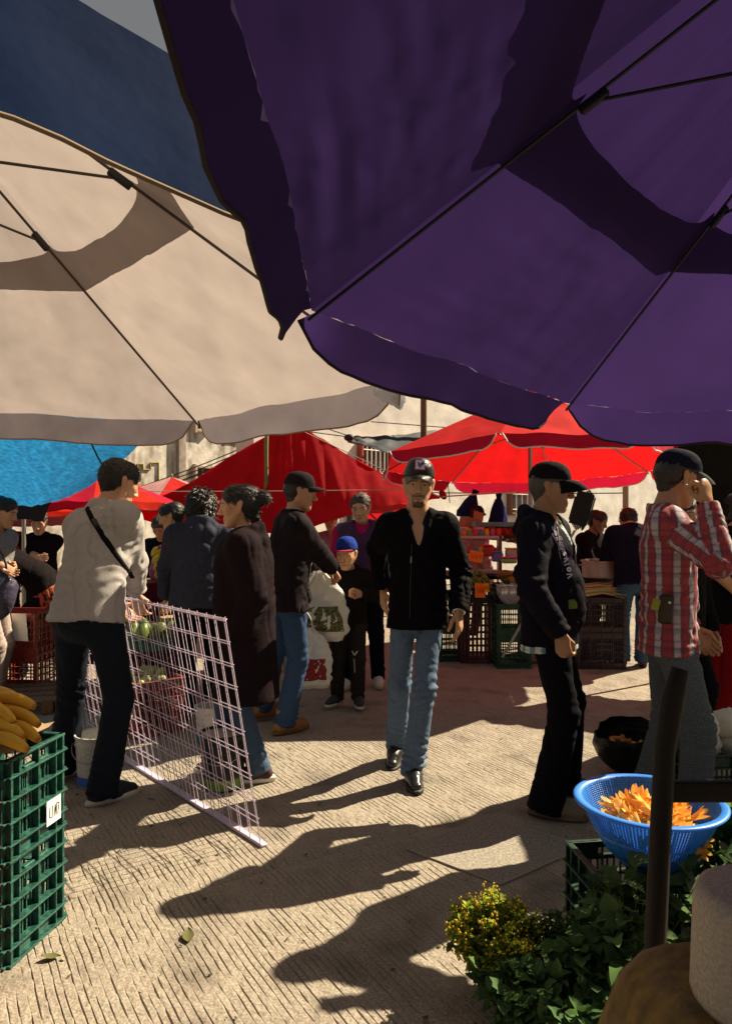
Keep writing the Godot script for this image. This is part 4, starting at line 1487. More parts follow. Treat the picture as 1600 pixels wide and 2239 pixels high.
func people() -> void:
	var tan_boot := mat(lin(0.36, 0.17, 0.04), 0.6, {"tex": M.t_cloth, "scale": 6.0})
	var r: Array
	var t: Node3D
	var j: Dictionary
	var at: Vector3
	var c: Dictionary

	# --- the man walking towards us
	at = Vector3(0.285, 0, -4.2)
	c = {"h": 1.73, "w": 0.91, "fine": 0.003, "head": Vector3(5, -3, -3), "lean": Vector3(1, 0, 0), "bodycell": 0.012,
		"anL": Vector3(-0.035, 0.085, 0.13), "anR": Vector3(-0.105, 0.105, -0.24), "kneeL": Vector3(0.12, 0, 1), "kneeR": Vector3(-0.05, 0, 1), "hip": Vector3(0, -0.012, 0),
		"wrL": own(at, 0, px(1003, 1338, 4.1)), "wrR": own(at, 0, px(838, 1290, 4.46)), "poleL": Vector3(0.5, 0, -1), "poleR": Vector3(-0.3, 0, -1),
		"curlL": 0.3, "curlR": 0.25, "handcell": 0.0045, "beard": 1.0, "jaw": 0.95, "palmL": Vector3(-0.9, 0, -0.4), "palmR": Vector3(0.9, 0, -0.3), "skin": Color(0.46, 0.25, 0.14), "handDL": Vector3(0.0, -1, 0.25), "handDR": Vector3(0.02, -1, 0.1)}
	r = person("man walking in black zip jacket, light jeans and black cap with rooster patch", at, 0, c)
	t = r[0]
	j = r[1]
	var mj := make_top(t, j, "jacket", cloth(0.008, 0.0065, 0.008, 0.8), {"puff": 0.013, "hem": 0.10, "collar": 0.026, "spreadc": 0.8, "vneck": 0.185, "vwide": 0.060, "cell": 0.009, "fold": 0.008, "wrinkle": 0.008, "cuff": 0.04})
	make_top(t, j, "shirt", cloth(0.012, 0.014, 0.05), {"puff": 0.005, "hem": 0.06, "collar": 0.02, "spreadc": 0.8, "vneck": 0.175, "vwide": 0.046, "cell": 0.01, "sleeve": 0.3})
	make_trousers(t, j, denim(0.20, 0.30, 0.46), {"cell": 0.009, "puff": -0.002, "fold": 0.010, "hemr": 0.064, "cutup": 0.05, "wrinkle": 0.006, "under": 0.10})
	make_shoe(t, j, "L", M.leather_black, M.rubber_black, {"yawL": 4, "toe": 0.03, "cell": 0.006})
	make_shoe(t, j, "R", M.leather_black, M.rubber_black, {"yawR": -12, "pitchR": 10, "toe": 0.03, "cell": 0.006})
	make_hair(t, j, M.hair, "short", {"thick": 0.004, "line": 0.05})
	var glossy := mat(lin(0.016, 0.014, 0.014), 0.42, {"spec": 0.4, "nrm": M.n_crease, "bump": 0.6, "scale": 4.0})
	var cap := make_cap(t, j, glossy, glossy, {"tip": -7.0, "tall": 0.112, "front": 0.02, "brim": 0.066, "drop": 0.010, "curve": 0.03})
	# patch with a rooster
	var cT := Transform3D(j.head_b * eul(Vector3(-7.0, 0, 0)), j.head)
	var mb := MB.new()
	mb.box(cT * Vector3(0, 0.100, 0.1045), Vector3(0.054, 0.058, 0.005), cT.basis * eul(Vector3(-20, 0, 0)), 0.002)
	var patch := part("patch", mb.mesh(), mat(lin(0.5, 0.05, 0.12), 0.8), cap)
	var pb: Basis = cT.basis * eul(Vector3(-20, 0, 0))
	var pc: Vector3 = cT * Vector3(0, 0.100, 0.1045)
	mb = MB.new()
	mb.box(pc + pb.z * 0.003, Vector3(0.046, 0.05, 0.003), pb)
	part("patch_field", mb.mesh(), mat(lin(0.55, 0.56, 0.66), 0.8), patch)
	mb = MB.new()
	for q in [[0.0, -0.004, 0.011, 0.009], [0.008, 0.004, 0.008, 0.009], [-0.007, 0.006, 0.005, 0.009], [0.015, 0.011, 0.007, 0.010]]:
		mb.blob(pc + pb * Vector3(q[0], q[1], 0.0045), Vector3(q[2], q[3], 0.0015), 6, 10, pb)
	for sx in [-0.003, 0.004]:
		mb.box(pc + pb * Vector3(sx, -0.017, 0.005), Vector3(0.0018, 0.012, 0.0012), pb)
	part("rooster", mb.mesh(), mat(lin(0.05, 0.06, 0.22), 0.8), patch)
	mb = MB.new()
	mb.blob(pc + pb * Vector3(-0.010, 0.015, 0.005), Vector3(0.0045, 0.006, 0.0016), 5, 8, pb)
	mb.blob(pc + pb * Vector3(0.001, -0.003, 0.0056), Vector3(0.006, 0.005, 0.0012), 5, 8, pb)
	part("rooster_comb", mb.mesh(), mat(lin(0.45, 0.08, 0.05), 0.8), patch)
	# watch
	mb = MB.new()
	var wd: Vector3 = (j.wrL - j.elL).normalized()
	var wc: Vector3 = j.wrL - wd * 0.004
	var e1 := wd.cross(Vector3(0, 0, 1)).normalized()
	var e2 := wd.cross(e1)
	var ring := []
	for i in 17:
		var a := TAU * i / 16.0
		ring.append(wc + e1 * cos(a) * 0.031 + e2 * sin(a) * 0.025)
	mb.tube(ring, [0.0075], 6)
	mb.lathe([Vector2(0, 0.006), Vector2(0.017, 0.006), Vector2(0.018, 0), Vector2(0, 0)], 14, Transform3D(Basis(Vector3(0, 0, 1), e1.normalized(), Vector3(0, 0, 1).cross(e1)).orthonormalized(), wc + e1 * 0.033))
	part("watch", mb.mesh(), mat(lin(0.6, 0.58, 0.55), 0.25, {"metal": 1.0}), t)
	after.append(func() -> void:
		laid_line(t_of(mj), mj, "zip", [Vector2(900, 1190), Vector2(898, 1250), Vector2(897, 1300), Vector2(896, 1350)], 0.0028, M.rope_dark)
		laid_line(t_of(mj), mj, "zip_pull", [Vector2(899, 1217), Vector2(898, 1231)], 0.005, M.steel, 0.006))

	# --- man in the dark hooded jacket with lettering
	at = Vector3(0.945, 0, -3.78)
	c = {"h": 1.69, "w": 1.04, "fine": 0.0042, "head": Vector3(6, -4, 0), "lean": Vector3(-2, -14, 0), "neckw": 1.08, "jaw": 1.06, "handcell": 0.0045,
		"anR": foot(at, 74, 1196, 3.62), "anL": foot(at, 74, 1232, 3.92), "wrR": own(at, 74, px(1226, 1388, 3.52)), "poleR": Vector3(-1, 0, -1), "wrL": Vector3(0.24, 0.90, -0.06),
		"curlR": 1.15, "thumbR": 1.0, "palmR": Vector3(1, 0, 0.4), "handDR": Vector3(-0.05, -1, 0.15), "skin": Color(0.30, 0.155, 0.085), "hairc": Color(0.05, 0.045, 0.04), "hip": Vector3(0, -0.005, -0.03), "handz": 0.98}
	r = person("older man in dark hooded jacket with white chest lettering and black cap", at, 74, c)
	t = r[0]
	j = r[1]
	var vj := make_top(t, j, "hooded_jacket", cloth(0.012, 0.010, 0.020, 0.75), {"puff": 0.02, "hem": 0.10, "hood": 0.034, "belly": 0.135, "vneck": 0.26, "vwide": 0.058, "cell": 0.0095, "fold": 0.008, "cuff": 0.036, "hemr": 0.17})
	make_top(t, j, "checked_shirt", mat(Color(1, 1, 1), 0.85, {"nrm": M.n_cloth, "scale": 5.0, "bump": 0.3}), {"puff": 0.010, "hem": 0.13, "belly": 0.118, "collar": 0.026, "sleeve": 0.3, "vneck": 0.05, "vwide": 0.05, "cell": 0.008, "paint": paint_plaid, "pc": [Color(0.62, 0.66, 0.6), Color(0.12, 0.28, 0.28), Color(0.05, 0.12, 0.2), 0.05]})
	make_trousers(t, j, cloth(0.010, 0.009, 0.013), {"under": 0.12, "hemr": 0.082, "puff": 0.008, "cutup": 0.055, "fold": 0.007, "cell": 0.01})
	var worn := mat(lin(0.28, 0.21, 0.14), 0.6, {"tex": M.t_cloth, "scale": 6.0})
	make_shoe(t, j, "L", mat(lin(0.12, 0.085, 0.05), 0.6), M.rubber_black, {"toe": 0.033, "yawL": 6})
	make_shoe(t, j, "R", worn, mat(lin(0.14, 0.10, 0.06), 0.7), {"toe": 0.033, "yawR": -4})
	make_hair(t, j, mat(lin(0.06, 0.055, 0.05), 0.5), "short", {"thick": 0.003, "line": 0.05})
	var bcap := cloth(0.013, 0.010, 0.013, 0.85)
	make_cap(t, j, bcap, bcap, {"tip": -3.0, "tall": 0.098, "brim": 0.082, "drop": 0.02, "curve": 0.03, "soft": 2.2})
	after.append(func() -> void:
		var word := "Volkswagen"
		for i in word.length():
			var f := float(i) / 9.0
			var x := lerpf(1244.0, 1207.0, f) + 4.0 * sin(PI * f)
			var y := lerpf(1258.0, 1156.0, pow(f, 0.96))
			var h := surface_at(vj, x, y)
			if h[2] > 1e8:
				continue
			var h2 := surface_at(vj, x - 3.0, y - 9.0)
			var tm := TextMesh.new()
			tm.text = word[i]
			tm.font = M.font
			tm.font_size = 64
			tm.pixel_size = 0.00068 if i > 0 else 0.00072
			tm.depth = 0.002
			var up: Vector3
			var fw: Vector3 = (h2[0] - h[0]).normalized() if h2[2] < 1e8 else Vector3.UP
			var nrm: Vector3 = (h[1] as Vector3)
			fw = (fw - nrm * fw.dot(nrm)).normalized()
			up = nrm.cross(fw)
			var lt := part("letter", tm, mat(lin(0.42, 0.38, 0.55), 0.7), vj)
			lt.transform = vj.global_transform.affine_inverse() * Transform3D(Basis(fw, up, nrm), h[0] + nrm * 0.003)
		laid_line(t_of(vj), vj, "drawstring", [Vector2(1216, 1153), Vector2(1221, 1180), Vector2(1223, 1203)], 0.0026, M.rope_pale)
		laid_line(t_of(vj), vj, "drawstring", [Vector2(1205, 1168), Vector2(1218, 1190), Vector2(1224, 1222)], 0.0022, mat(lin(0.3, 0.26, 0.34), 0.8))
		laid_line(t_of(vj), vj, "pocket_edge", [Vector2(1270, 1240), Vector2(1281, 1262), Vector2(1286, 1300)], 0.0025, mat(lin(0.2, 0.13, 0.22), 0.8))
		var pk := surface_at(vj, 1250, 1321)
		var m2 := MB.new()
		var up2 := Vector3.UP
		var xx := up2.cross(pk[1]).normalized()
		m2.box(pk[0] + pk[1] * 0.004, Vector3(0.052, 0.045, 0.006), Basis(xx, (pk[1] as Vector3).cross(xx), pk[1]), 0.004)
		var pp := part("green_packet", m2.mesh(), mat(lin(0.16, 0.2, 0.03), 0.5), vj)
		pp.transform = vj.global_transform.affine_inverse())

	# --- man in the grey sweater, seen from behind
	at = Vector3(-1.40, 0, -3.9)
	c = {"h": 1.78, "w": 1.10, "head": Vector3(20, -28, 2), "lean": Vector3(19, -16, -8), "hip": Vector3(0.0, -0.01, -0.05), "fine": 0.0045,
		"anR": foot(at, 158, 228, 3.80), "anL": foot(at, 158, 138, 4.12), "wrR": own(at, 158, px(308, 1378, 4.42)), "poleR": Vector3(-1.2, 0.1, -0.5), "wrL": Vector3(0.16, 0.92, 0.36), "poleL": Vector3(0.5, -1.0, -0.5),
		"handDR": Vector3(0, -1, 0.3), "palmR": Vector3(0.1, -0.5, 0.9), "curlR": 0.5, "spreadR": 1.0, "skin": Color(0.46, 0.25, 0.15), "kneeR": Vector3(-0.2, 0, 1)}
	r = person("man in grey quarter-collar sweater and dark jeans bending over the mango crates", at, 158, c)
	t = r[0]
	j = r[1]
	var gs := make_top(t, j, "sweater", mat(lin(0.54, 0.51, 0.50), 0.9, {"tex": M.t_cloth, "nrm": M.n_cloth, "bump": 0.12, "scale": 5.0, "spec": 0.15}), {"puff": 0.022, "hem": 0.05, "collar": 0.026, "cell": 0.0095, "fold": 0.012, "wrinkle": 0.009, "cuff": 0.036, "sleeve": 0.86, "flat": 1.28})
	make_trousers(t, j, denim(0.018, 0.026, 0.045), {"under": 0.05, "hemr": 0.072, "puff": 0.006, "cutup": 0.05, "cell": 0.01, "fold": 0.008})
	make_shoe(t, j, "R", mat(lin(0.02, 0.025, 0.035), 0.7), M.rubber_white, {"yawR": -20, "soleh": 0.034})
	make_shoe(t, j, "L", mat(lin(0.02, 0.025, 0.035), 0.7), M.rubber_white, {"soleh": 0.034})
	make_hair(t, j, M.hair, "short", {"thick": 0.010, "curl": 0.003, "wscale": Vector3(600, 500, 600), "line": 0.062, "strands": 1500, "wild": 0.3, "lock": 0.014, "lift": 0.002})
	after.append(func() -> void:
		laid_line(t_of(gs), gs, "bag_strap", [Vector2(188, 1105), Vector2(205, 1140), Vector2(228, 1175), Vector2(255, 1215), Vector2(278, 1245), Vector2(290, 1262)], 0.016, M.black_cloth, -0.006)
		laid_line(t_of(gs), gs, "strap_buckle", [Vector2(206, 1137), Vector2(215, 1153)], 0.012, M.black_plastic, 0.004))

	# --- woman in the long black coat
	at = Vector3(-0.655, 0, -4.12)
	c = {"h": 1.585, "w": 1.06, "head": Vector3(4, 4, 0), "lean": Vector3(2, 0, 0), "fine": 0.0042, "wrL": own(at, -86, px(520, 1392, 3.98)), "handDL": Vector3(0, -1, 0.35), "palmL": Vector3(-1, 0, 0.2), "curlL": 0.8, "poleL": Vector3(0.4, 0, -1),
		"anL": foot(at, -86, 566, 4.08), "anR": Vector3(-0.09, 0.085, 0.12), "skin": Color(0.45, 0.235, 0.135), "jaw": 0.98}
	r = person("woman in long dark hooded coat and blue jeans with her hair in a bun", at, -86, c)
	t = r[0]
	j = r[1]
	make_top(t, j, "coat", cloth(0.021, 0.013, 0.016), {"puff": 0.03, "hem": 0.44, "hood": 0.03, "bust": 0.07, "belly": 0.12, "cell": 0.0105, "fold": 0.009, "hemr": 0.185, "cuff": 0.042, "flat": 1.15, "wscale": Vector3(50, 16, 50)})
	make_trousers(t, j, denim(0.12, 0.2, 0.33), {"under": 0.4, "hemr": 0.066, "puff": 0.004, "fold": 0.009})
	make_shoe(t, j, "L", mat(lin(0.05, 0.02, 0.025), 0.7), M.rubber_white, {"soleh": 0.032})
	make_shoe(t, j, "R", mat(lin(0.05, 0.02, 0.025), 0.7), M.rubber_white, {"soleh": 0.032})
	make_hair(t, j, M.hair, "bun", {"thick": 0.006, "curl": 0.002, "line": 0.072, "strands": 1100, "lock": 0.05, "wild": 0.2, "lift": 0.003, "flow": Vector3(0, -0.2, -1.6)})
	mb = MB.new()
	var ht := Transform3D(j.head_b, j.head)
	var sr := []
	for i in 13:
		var a := TAU * i / 12.0
		sr.append(ht * (Vector3(cos(a) * 0.03, 0.035 + sin(a) * 0.03, -0.112 - 0.004 * sin(i * 5.0)) * j.hs))
	mb.tube(sr, [0.009, 0.012, 0.008], 7)
	part("hair_tie", mb.mesh(), mat(lin(0.3, 0.27, 0.25), 0.8), t)

	# --- man with the black jacket and tan boots, holding the boy's hand
	at = Vector3(-0.50, 0, -5.02)
	c = {"h": 1.70, "w": 1.06, "head": Vector3(8, -22, 0), "lean": Vector3(7, -10, 0), "fine": 0.005, "wrR": own(at, 118, px(752, 1272, 5.42)), "poleR": Vector3(-1, -0.8, -0.3), "wrL": own(at, 118, px(690, 1245, 5.5)), "poleL": Vector3(0.6, -1, -0.4),
		"handDR": own(Vector3.ZERO, 118, Vector3(0.5, -0.75, -0.2)), "palmR": own(Vector3.ZERO, 118, Vector3(-0.6, -0.8, 0.1)), "curlR": 0.8, "anR": foot(at, 118, 623, 4.98), "anL": foot(at, 118, 575, 5.30), "skin": Color(0.44, 0.23, 0.13), "hip": Vector3(0, 0, -0.03)}
	r = person("man in dark jacket and grey cap with jeans and tan work boots", at, 118, c)
	t = r[0]
	j = r[1]
	make_top(t, j, "jacket", cloth(0.022, 0.016, 0.020, 0.75), {"puff": 0.024, "hem": 0.10, "collar": 0.026, "fold": 0.010, "wrinkle": 0.008, "cuff": 0.04, "cell": 0.0105})
	make_trousers(t, j, denim(0.06, 0.12, 0.26), {"under": 0.11, "hemr": 0.066, "puff": 0.006, "fold": 0.010})
	for k in ["L", "R"]:
		make_shoe(t, j, k, tan_boot, mat(lin(0.2, 0.1, 0.03), 0.7), {"shaft": 0.11, "soleh": 0.03, "toe": 0.04, "size": 1.06, "yawR": 16, "yawL": 10})
	make_hair(t, j, M.hair, "short", {"thick": 0.004, "line": 0.05})
	var gcap := cloth(0.03, 0.024, 0.027)
	make_cap(t, j, gcap, gcap, {"tall": 0.102, "tip": -3.0, "brim": 0.078, "drop": 0.008})
	mb = MB.new()
	mb.box(Vector3(0, 0, 0), Vector3(0.13, 0.26, 0.09), eul(Vector3(0, 0, 14)), 0.03)
	var sb := part("sling_bag", mb.mesh(), mat(lin(0.012, 0.011, 0.013), 0.5, {"nrm": M.n_crease, "bump": 0.5, "scale": 4.0}), t)
	sb.transform = t.transform.affine_inverse() * Transform3D(Basis(), px(655, 1280, 5.0))

	# --- the boy
	at = Vector3(-0.125, 0, -5.75)
	c = {"h": 1.19, "w": 1.0, "hs": 0.90, "head": Vector3(8, -14, 4), "fine": 0.0045, "wrL": own(at, -6, px(788, 1300, 5.52)), "poleL": Vector3(1, -0.6, -0.2), "handDL": Vector3(-0.85, 0.3, 0.3), "palmL": Vector3(-0.2, 0, 1), "curlL": 1.2, "thumbL": 1.0, "handz": 1.2,
		"wrR": own(at, -6, px(742, 1360, 5.6)), "anR": foot(at, -6, 738, 5.66), "anL": foot(at, -6, 783, 5.62), "skin": Color(0.5, 0.27, 0.15), "gaze": 0.003}
	r = person("small boy in black hooded sweatshirt with blue cap and pink brim", at, -6, c)
	t = r[0]
	j = r[1]
	var bs := make_top(t, j, "sweatshirt", cloth(0.016, 0.014, 0.011), {"puff": 0.03, "hem": 0.12, "hood": 0.034, "cell": 0.008, "fold": 0.008, "cuff": 0.05})
	var btr := make_trousers(t, j, cloth(0.035, 0.03, 0.025), {"puff": 0.022, "hemr": 0.05, "cell": 0.008})
	for k in ["L", "R"]:
		make_shoe(t, j, k, mat(lin(0.04, 0.04, 0.042), 0.7), M.rubber_white, {"size": 1.12, "yawR": -28, "yawL": 14})
	make_hair(t, j, M.hair, "short", {"thick": 0.004, "line": 0.05})
	make_cap(t, j, cloth(0.025, 0.06, 0.36), cloth(0.6, 0.05, 0.1), {"tall": 0.112, "front": 0.012, "brim": 0.06, "drop": 0.0, "curve": 0.008, "tip": -6.0, "size": 1.06})
	after.append(func() -> void:
		for q in [[[806, 1462], [797, 1440], [792, 1452]], [[790, 1440], [797, 1432], [803, 1441]]]:
			pass
		laid_line(t_of(btr), btr, "leg_print", [Vector2(770, 1424), Vector2(775, 1433), Vector2(781, 1424)], 0.004, M.paper, 0.001)
		laid_line(t_of(btr), btr, "leg_print", [Vector2(774, 1440), Vector2(776, 1470)], 0.006, mat(lin(0.3, 0.28, 0.26), 0.8), 0.001)
		laid_line(t_of(bs), bs, "chest_print", [Vector2(742, 1313), Vector2(751, 1314)], 0.003, M.paper, 0.001))

	# --- woman in the purple vest
	at = Vector3(-0.03, 0, -6.35)
	c = {"h": 1.60, "w": 1.14, "head": Vector3(14, -6, 3), "fine": 0.0045, "skin": Color(0.5, 0.27, 0.17), "anL": Vector3(0.13, 0.085, 0.0), "anR": Vector3(-0.13, 0.085, 0.1), "jaw": 1.05, "hairc": Color(0.05, 0.035, 0.025)}
	r = person("woman in purple quilted vest over bright pink fleece with greying hair", at, -4, c)
	t = r[0]
	j = r[1]
	make_top(t, j, "fleece", cloth(0.62, 0.02, 0.13), {"puff": 0.012, "collar": 0.032, "hem": 0.06})
	make_top(t, j, "vest", mat(lin(0.055, 0.012, 0.055), 0.55, {"nrm": M.n_crease, "bump": 0.5, "scale": 3.0}), {"puff": 0.03, "hem": 0.09, "sleeve": 0.0, "bust": 0.075, "belly": 0.13, "vneck": 0.09, "vwide": 0.07})
	make_trousers(t, j, cloth(0.010, 0.009, 0.011), {"puff": 0.008})
	for k in ["L", "R"]:
		make_shoe(t, j, k, mat(lin(0.6, 0.58, 0.54), 0.6), mat(lin(0.45, 0.36, 0.2), 0.7))
	make_hair(t, j, mat(lin(0.07, 0.048, 0.035), 0.55), "short", {"thick": 0.004, "curl": 0.002, "line": 0.082, "strands": 1300, "flow": Vector3(0, -0.2, -1.4), "lock": 0.05, "wild": 0.15, "lift": 0.003})

	# --- woman in the blue-grey hoodie, seen from behind
	at = Vector3(-1.18, 0, -5.35)
	c = {"h": 1.60, "w": 1.12, "head": Vector3(14, -8, -4), "lean": Vector3(9, 6, 2), "hip": Vector3(0, 0, -0.04), "wrL": own(at, 184, px(362, 1312, 5.55)), "wrR": own(at, 184, px(498, 1290, 5.7)), "poleL": Vector3(1, 0, -0.4), "skin": SKIN}
	r = person("woman in slate blue hooded sweatshirt with short curly dark hair, back turned", at, 184, c)
	t = r[0]
	j = r[1]
	make_top(t, j, "hooded_sweatshirt", cloth(0.055, 0.058, 0.085), {"puff": 0.028, "hem": 0.08, "hood": 0.042, "fold": 0.010, "wrinkle": 0.008, "cuff": 0.04})
	make_trousers(t, j, M.black_cloth, {"puff": 0.01, "hemr": 0.07})
	for k in ["L", "R"]:
		make_shoe(t, j, k, mat(lin(0.1, 0.03, 0.02), 0.6), M.rubber_black)
	make_hair(t, j, mat(lin(0.02, 0.013, 0.009), 0.4, {"spec": 0.55}), "curly", {"thick": 0.016, "curl": 0.012, "wscale": Vector3(300, 300, 300), "length": 0.09, "cell": 0.007, "strands": 1800, "wild": 1.0, "lock": 0.045, "lift": 0.014})

	# --- people behind the banana stall
	at = Vector3(-1.55, 0, -6.2)
	c = {"h": 1.52, "head": Vector3(16, -6, 0), "skin": Color(0.5, 0.26, 0.13)}
	r = person("young woman with tied dark hair facing the banana stall", at, -80, c)
	make_top(r[0], r[1], "blouse", cloth(0.04, 0.03, 0.03), {"puff": 0.012})
	make_trousers(r[0], r[1], M.black_cloth)
	make_hair(r[0], r[1], M.hair, "tail", {"thick": 0.008, "line": 0.066})
	at = Vector3(-1.82, 0, -6.9)
	c = {"h": 1.44, "head": Vector3(30, -14, 0), "lean": Vector3(14, 0, 0), "skin": Color(0.36, 0.19, 0.11), "hairc": Color(0.1, 0.08, 0.07)}
	r = person("older vendor with grey-brown hair looking down over the bananas", at, 6, c)
	make_top(r[0], r[1], "sweater", cloth(0.014, 0.014, 0.02), {"puff": 0.015, "collar": 0.025})
	make_trousers(r[0], r[1], M.black_cloth)
	make_hair(r[0], r[1], mat(lin(0.07, 0.05, 0.04), 0.5), "short", {"thick": 0.010, "line": 0.06})
	mb = MB.new()
	var scarf := []
	for i in 12:
		var a := lerpf(-2.9, 2.9, i / 11.0)
		scarf.append(r[1].neck + r[1].sb * Vector3(sin(a) * 0.085, -0.01 - 0.03 * (1.0 - cos(a)), -cos(a) * 0.08))
	mb.tube(scarf, [0.025], 7)
	part("scarf", mb.mesh(), mat(lin(0.2, 0.2, 0.2), 0.9, {"tex": noise_tex(0.25, 30, 0.05, 1.0), "scale": 4.0}), r[0])

	# --- girl in lilac
	at = Vector3(-0.42, 0, -9.0)
	r = person("girl in pale lilac shirt standing under the red tent", at, -6, {"h": 1.43, "w": 0.92, "skin": Color(0.42, 0.22, 0.13)})
	make_top(r[0], r[1], "shirt", cloth(0.48, 0.3, 0.42), {"puff": 0.012, "vneck": 0.1, "collar": 0.02})
	make_trousers(r[0], r[1], cloth(0.03, 0.03, 0.05))
	make_hair(r[0], r[1], M.hair, "short", {"thick": 0.008, "line": 0.066})

	# --- vendor in pink with a black cap
	at = Vector3(1.18, 0, -8.7)
	r = person("vendor in pale pink shirt and black cap behind the grocery stall", at, 128, {"h": 1.52, "w": 1.1, "lean": Vector3(10, 0, 0), "head": Vector3(12, -10, 0), "skin": Color(0.3, 0.15, 0.09)})
	make_top(r[0], r[1], "shirt", cloth(0.55, 0.26, 0.27), {"puff": 0.025, "wrinkle": 0.01, "fold": 0.012})
	make_trousers(r[0], r[1], M.black_cloth)
	make_hair(r[0], r[1], M.hair, "short")
	make_cap(r[0], r[1], M.black_cloth, M.black_cloth, {"brim": 0.05})

	# --- dark vendor and the stooping customer at the right stall
	at = Vector3(2.3, 0, -7.9)
	r = person("vendor in black top reaching across the pot at the stall", at, 40, {"h": 1.46, "w": 1.05, "lean": Vector3(12, 0, 0), "head": Vector3(16, 10, 0), "wrL": Vector3(0.28, 0.9, 0.38), "wrR": Vector3(-0.1, 0.9, 0.36), "skin": Color(0.2, 0.1, 0.06)})
	make_top(r[0], r[1], "top", M.black_cloth, {"puff": 0.02})
	make_trousers(r[0], r[1], M.black_cloth)
	make_hair(r[0], r[1], M.hair, "tail", {"thick": 0.01})
	at = Vector3(2.52, 0, -7.15)
	r = person("customer in navy jacket and jeans stooping over the stall, back turned", at, 170, {"h": 1.62, "w": 1.05, "lean": Vector3(34, 0, 0), "head": Vector3(55, 0, 0), "hip": Vector3(0, -0.01, -0.16), "wrL": Vector3(0.2, 0.85, 0.5), "wrR": Vector3(-0.2, 0.85, 0.5)})
	make_top(r[0], r[1], "jacket", cloth(0.012, 0.012, 0.032), {"puff": 0.03, "hem": 0.1})
	make_trousers(r[0], r[1], denim(0.08, 0.15, 0.28), {"hemr": 0.072, "puff": 0.008})
	for k in ["L", "R"]:
		make_shoe(r[0], r[1], k, mat(lin(0.06, 0.025, 0.015), 0.6), M.rubber_black)
	make_hair(r[0], r[1], M.hair, "short")

	# --- man in the plaid shirt
	at = Vector3(1.40, 0, -3.42)
	c = {"h": 1.73, "w": 0.98, "head": Vector3(16, 20, 0), "lean": Vector3(0, -4, 0), "fine": 0.0042, "handcell": 0.0045, "wrR": own(at, 78, px(1545, 1104, 3.16)), "poleR": Vector3(-0.5, -1, 0.2), "handDR": Vector3(0.1, 1, -0.1), "palmR": Vector3(0.7, 0.1, -0.8), "curlR": 1.3, "thumbR": 0.9,
		"wrL": Vector3(0.22, 0.9, 0.12), "skin": Color(0.33, 0.17, 0.085), "anR": Vector3(-0.1, 0.085, 0.06), "anL": Vector3(0.1, 0.085, -0.12), "hip": Vector3(0, 0, -0.03), "shrugR": 0.015}
	r = person("man in red and white plaid shirt and grey jeans raising a fist to his face", at, 78, c)
	t = r[0]
	j = r[1]
	make_top(t, j, "plaid_shirt", mat(Color(1, 1, 1), 0.85, {"nrm": M.n_cloth, "scale": 5.0, "bump": 0.3}), {"puff": 0.012, "hem": 0.10, "collar": 0.026, "vneck": 0.06, "vwide": 0.045, "cell": 0.0075, "fold": 0.009, "wrinkle": 0.006, "cuff": 0.036, "paint": paint_plaid, "pc": [Color(0.30, 0.045, 0.045), Color(0.42, 0.36, 0.38), Color(0.06, 0.025, 0.07), 0.07]})
	make_trousers(t, j, denim(0.17, 0.20, 0.22), {"under": 0.12, "puff": 0.008, "hemr": 0.068, "fold": 0.009})
	for k in ["L", "R"]:
		make_shoe(t, j, k, M.leather_black, M.rubber_black)
	make_hair(t, j, M.hair, "short", {"thick": 0.005, "line": 0.05})
	make_cap(t, j, cloth(0.012, 0.014, 0.03), cloth(0.09, 0.09, 0.10), {"tall": 0.095, "brim": 0.08, "drop": 0.016, "tip": -4.0})  # paler brim: sunlight on its top is put into the colour
	mb = MB.new()
	mb.box(Vector3.ZERO, Vector3(0.062, 0.125, 0.03), eul(Vector3(0, 0, -4)), 0.01)
	var pch := part("belt_pouch", mb.mesh(), mat(lin(0.03, 0.016, 0.008), 0.5), t)
	pch.transform = t.transform.affine_inverse() * Transform3D(Basis(), px(1455, 1332, 3.24))
	mb = MB.new()
	mb.blob(Vector3(0.008, 0.03, 0.018), Vector3(0.007, 0.007, 0.004), 5, 8)
	part("stud", mb.mesh(), mat(lin(0.6, 0.55, 0.45), 0.3, {"metal": 1.0}), pch)
	mb = MB.new()
	mb.box(Vector3(-0.045, 0.02, 0.004), Vector3(0.034, 0.05, 0.012), eul(Vector3(0, 0, -16)), 0.004)
	part("green_tag", mb.mesh(), mat(lin(0.25, 0.25, 0.02), 0.6), pch)

	# --- dark clothed person half hidden behind him
	at = Vector3(1.80, 0, -4.35)
	r = person("person in black clothes mostly hidden behind the plaid shirt", at, 30, {"h": 1.52, "w": 1.1, "anL": Vector3(0.2, 0.085, 0), "anR": Vector3(-0.2, 0.085, 0)})
	make_top(r[0], r[1], "top", M.black_cloth, {"puff": 0.02, "hem": 0.2})
	make_trousers(r[0], r[1], M.black_cloth, {"puff": 0.01})
	make_hair(r[0], r[1], M.hair, "short")

	# --- woman with the red skirt
	at = Vector3(2.34, 0, -4.95)
	c = {"h": 1.57, "w": 1.2, "armw": 1.35, "head": Vector3(28, 10, 0), "lean": Vector3(10, 0, 0), "bodycell": 0.012, "wrR": own(at, 58, px(1612, 1300, 4.7)), "poleR": Vector3(-1, -0.7, -0.2), "skin": Color(0.36, 0.18, 0.085)}
	r = person("woman in black short-sleeved top and long red skirt serving", at, 58, c)
	make_top(r[0], r[1], "top", M.black_cloth, {"puff": 0.016, "sleeve": 0.5, "bust": 0.08, "belly": 0.13, "hem": 0.1})
	make_skirt(r[0], r[1], cloth(0.26, 0.008, 0.012), 0.13, 0.22)
	make_hair(r[0], r[1], M.hair, "bun", {"thick": 0.008})

	# --- people at the left edge
	at = Vector3(-2.86, 0, -5.75)
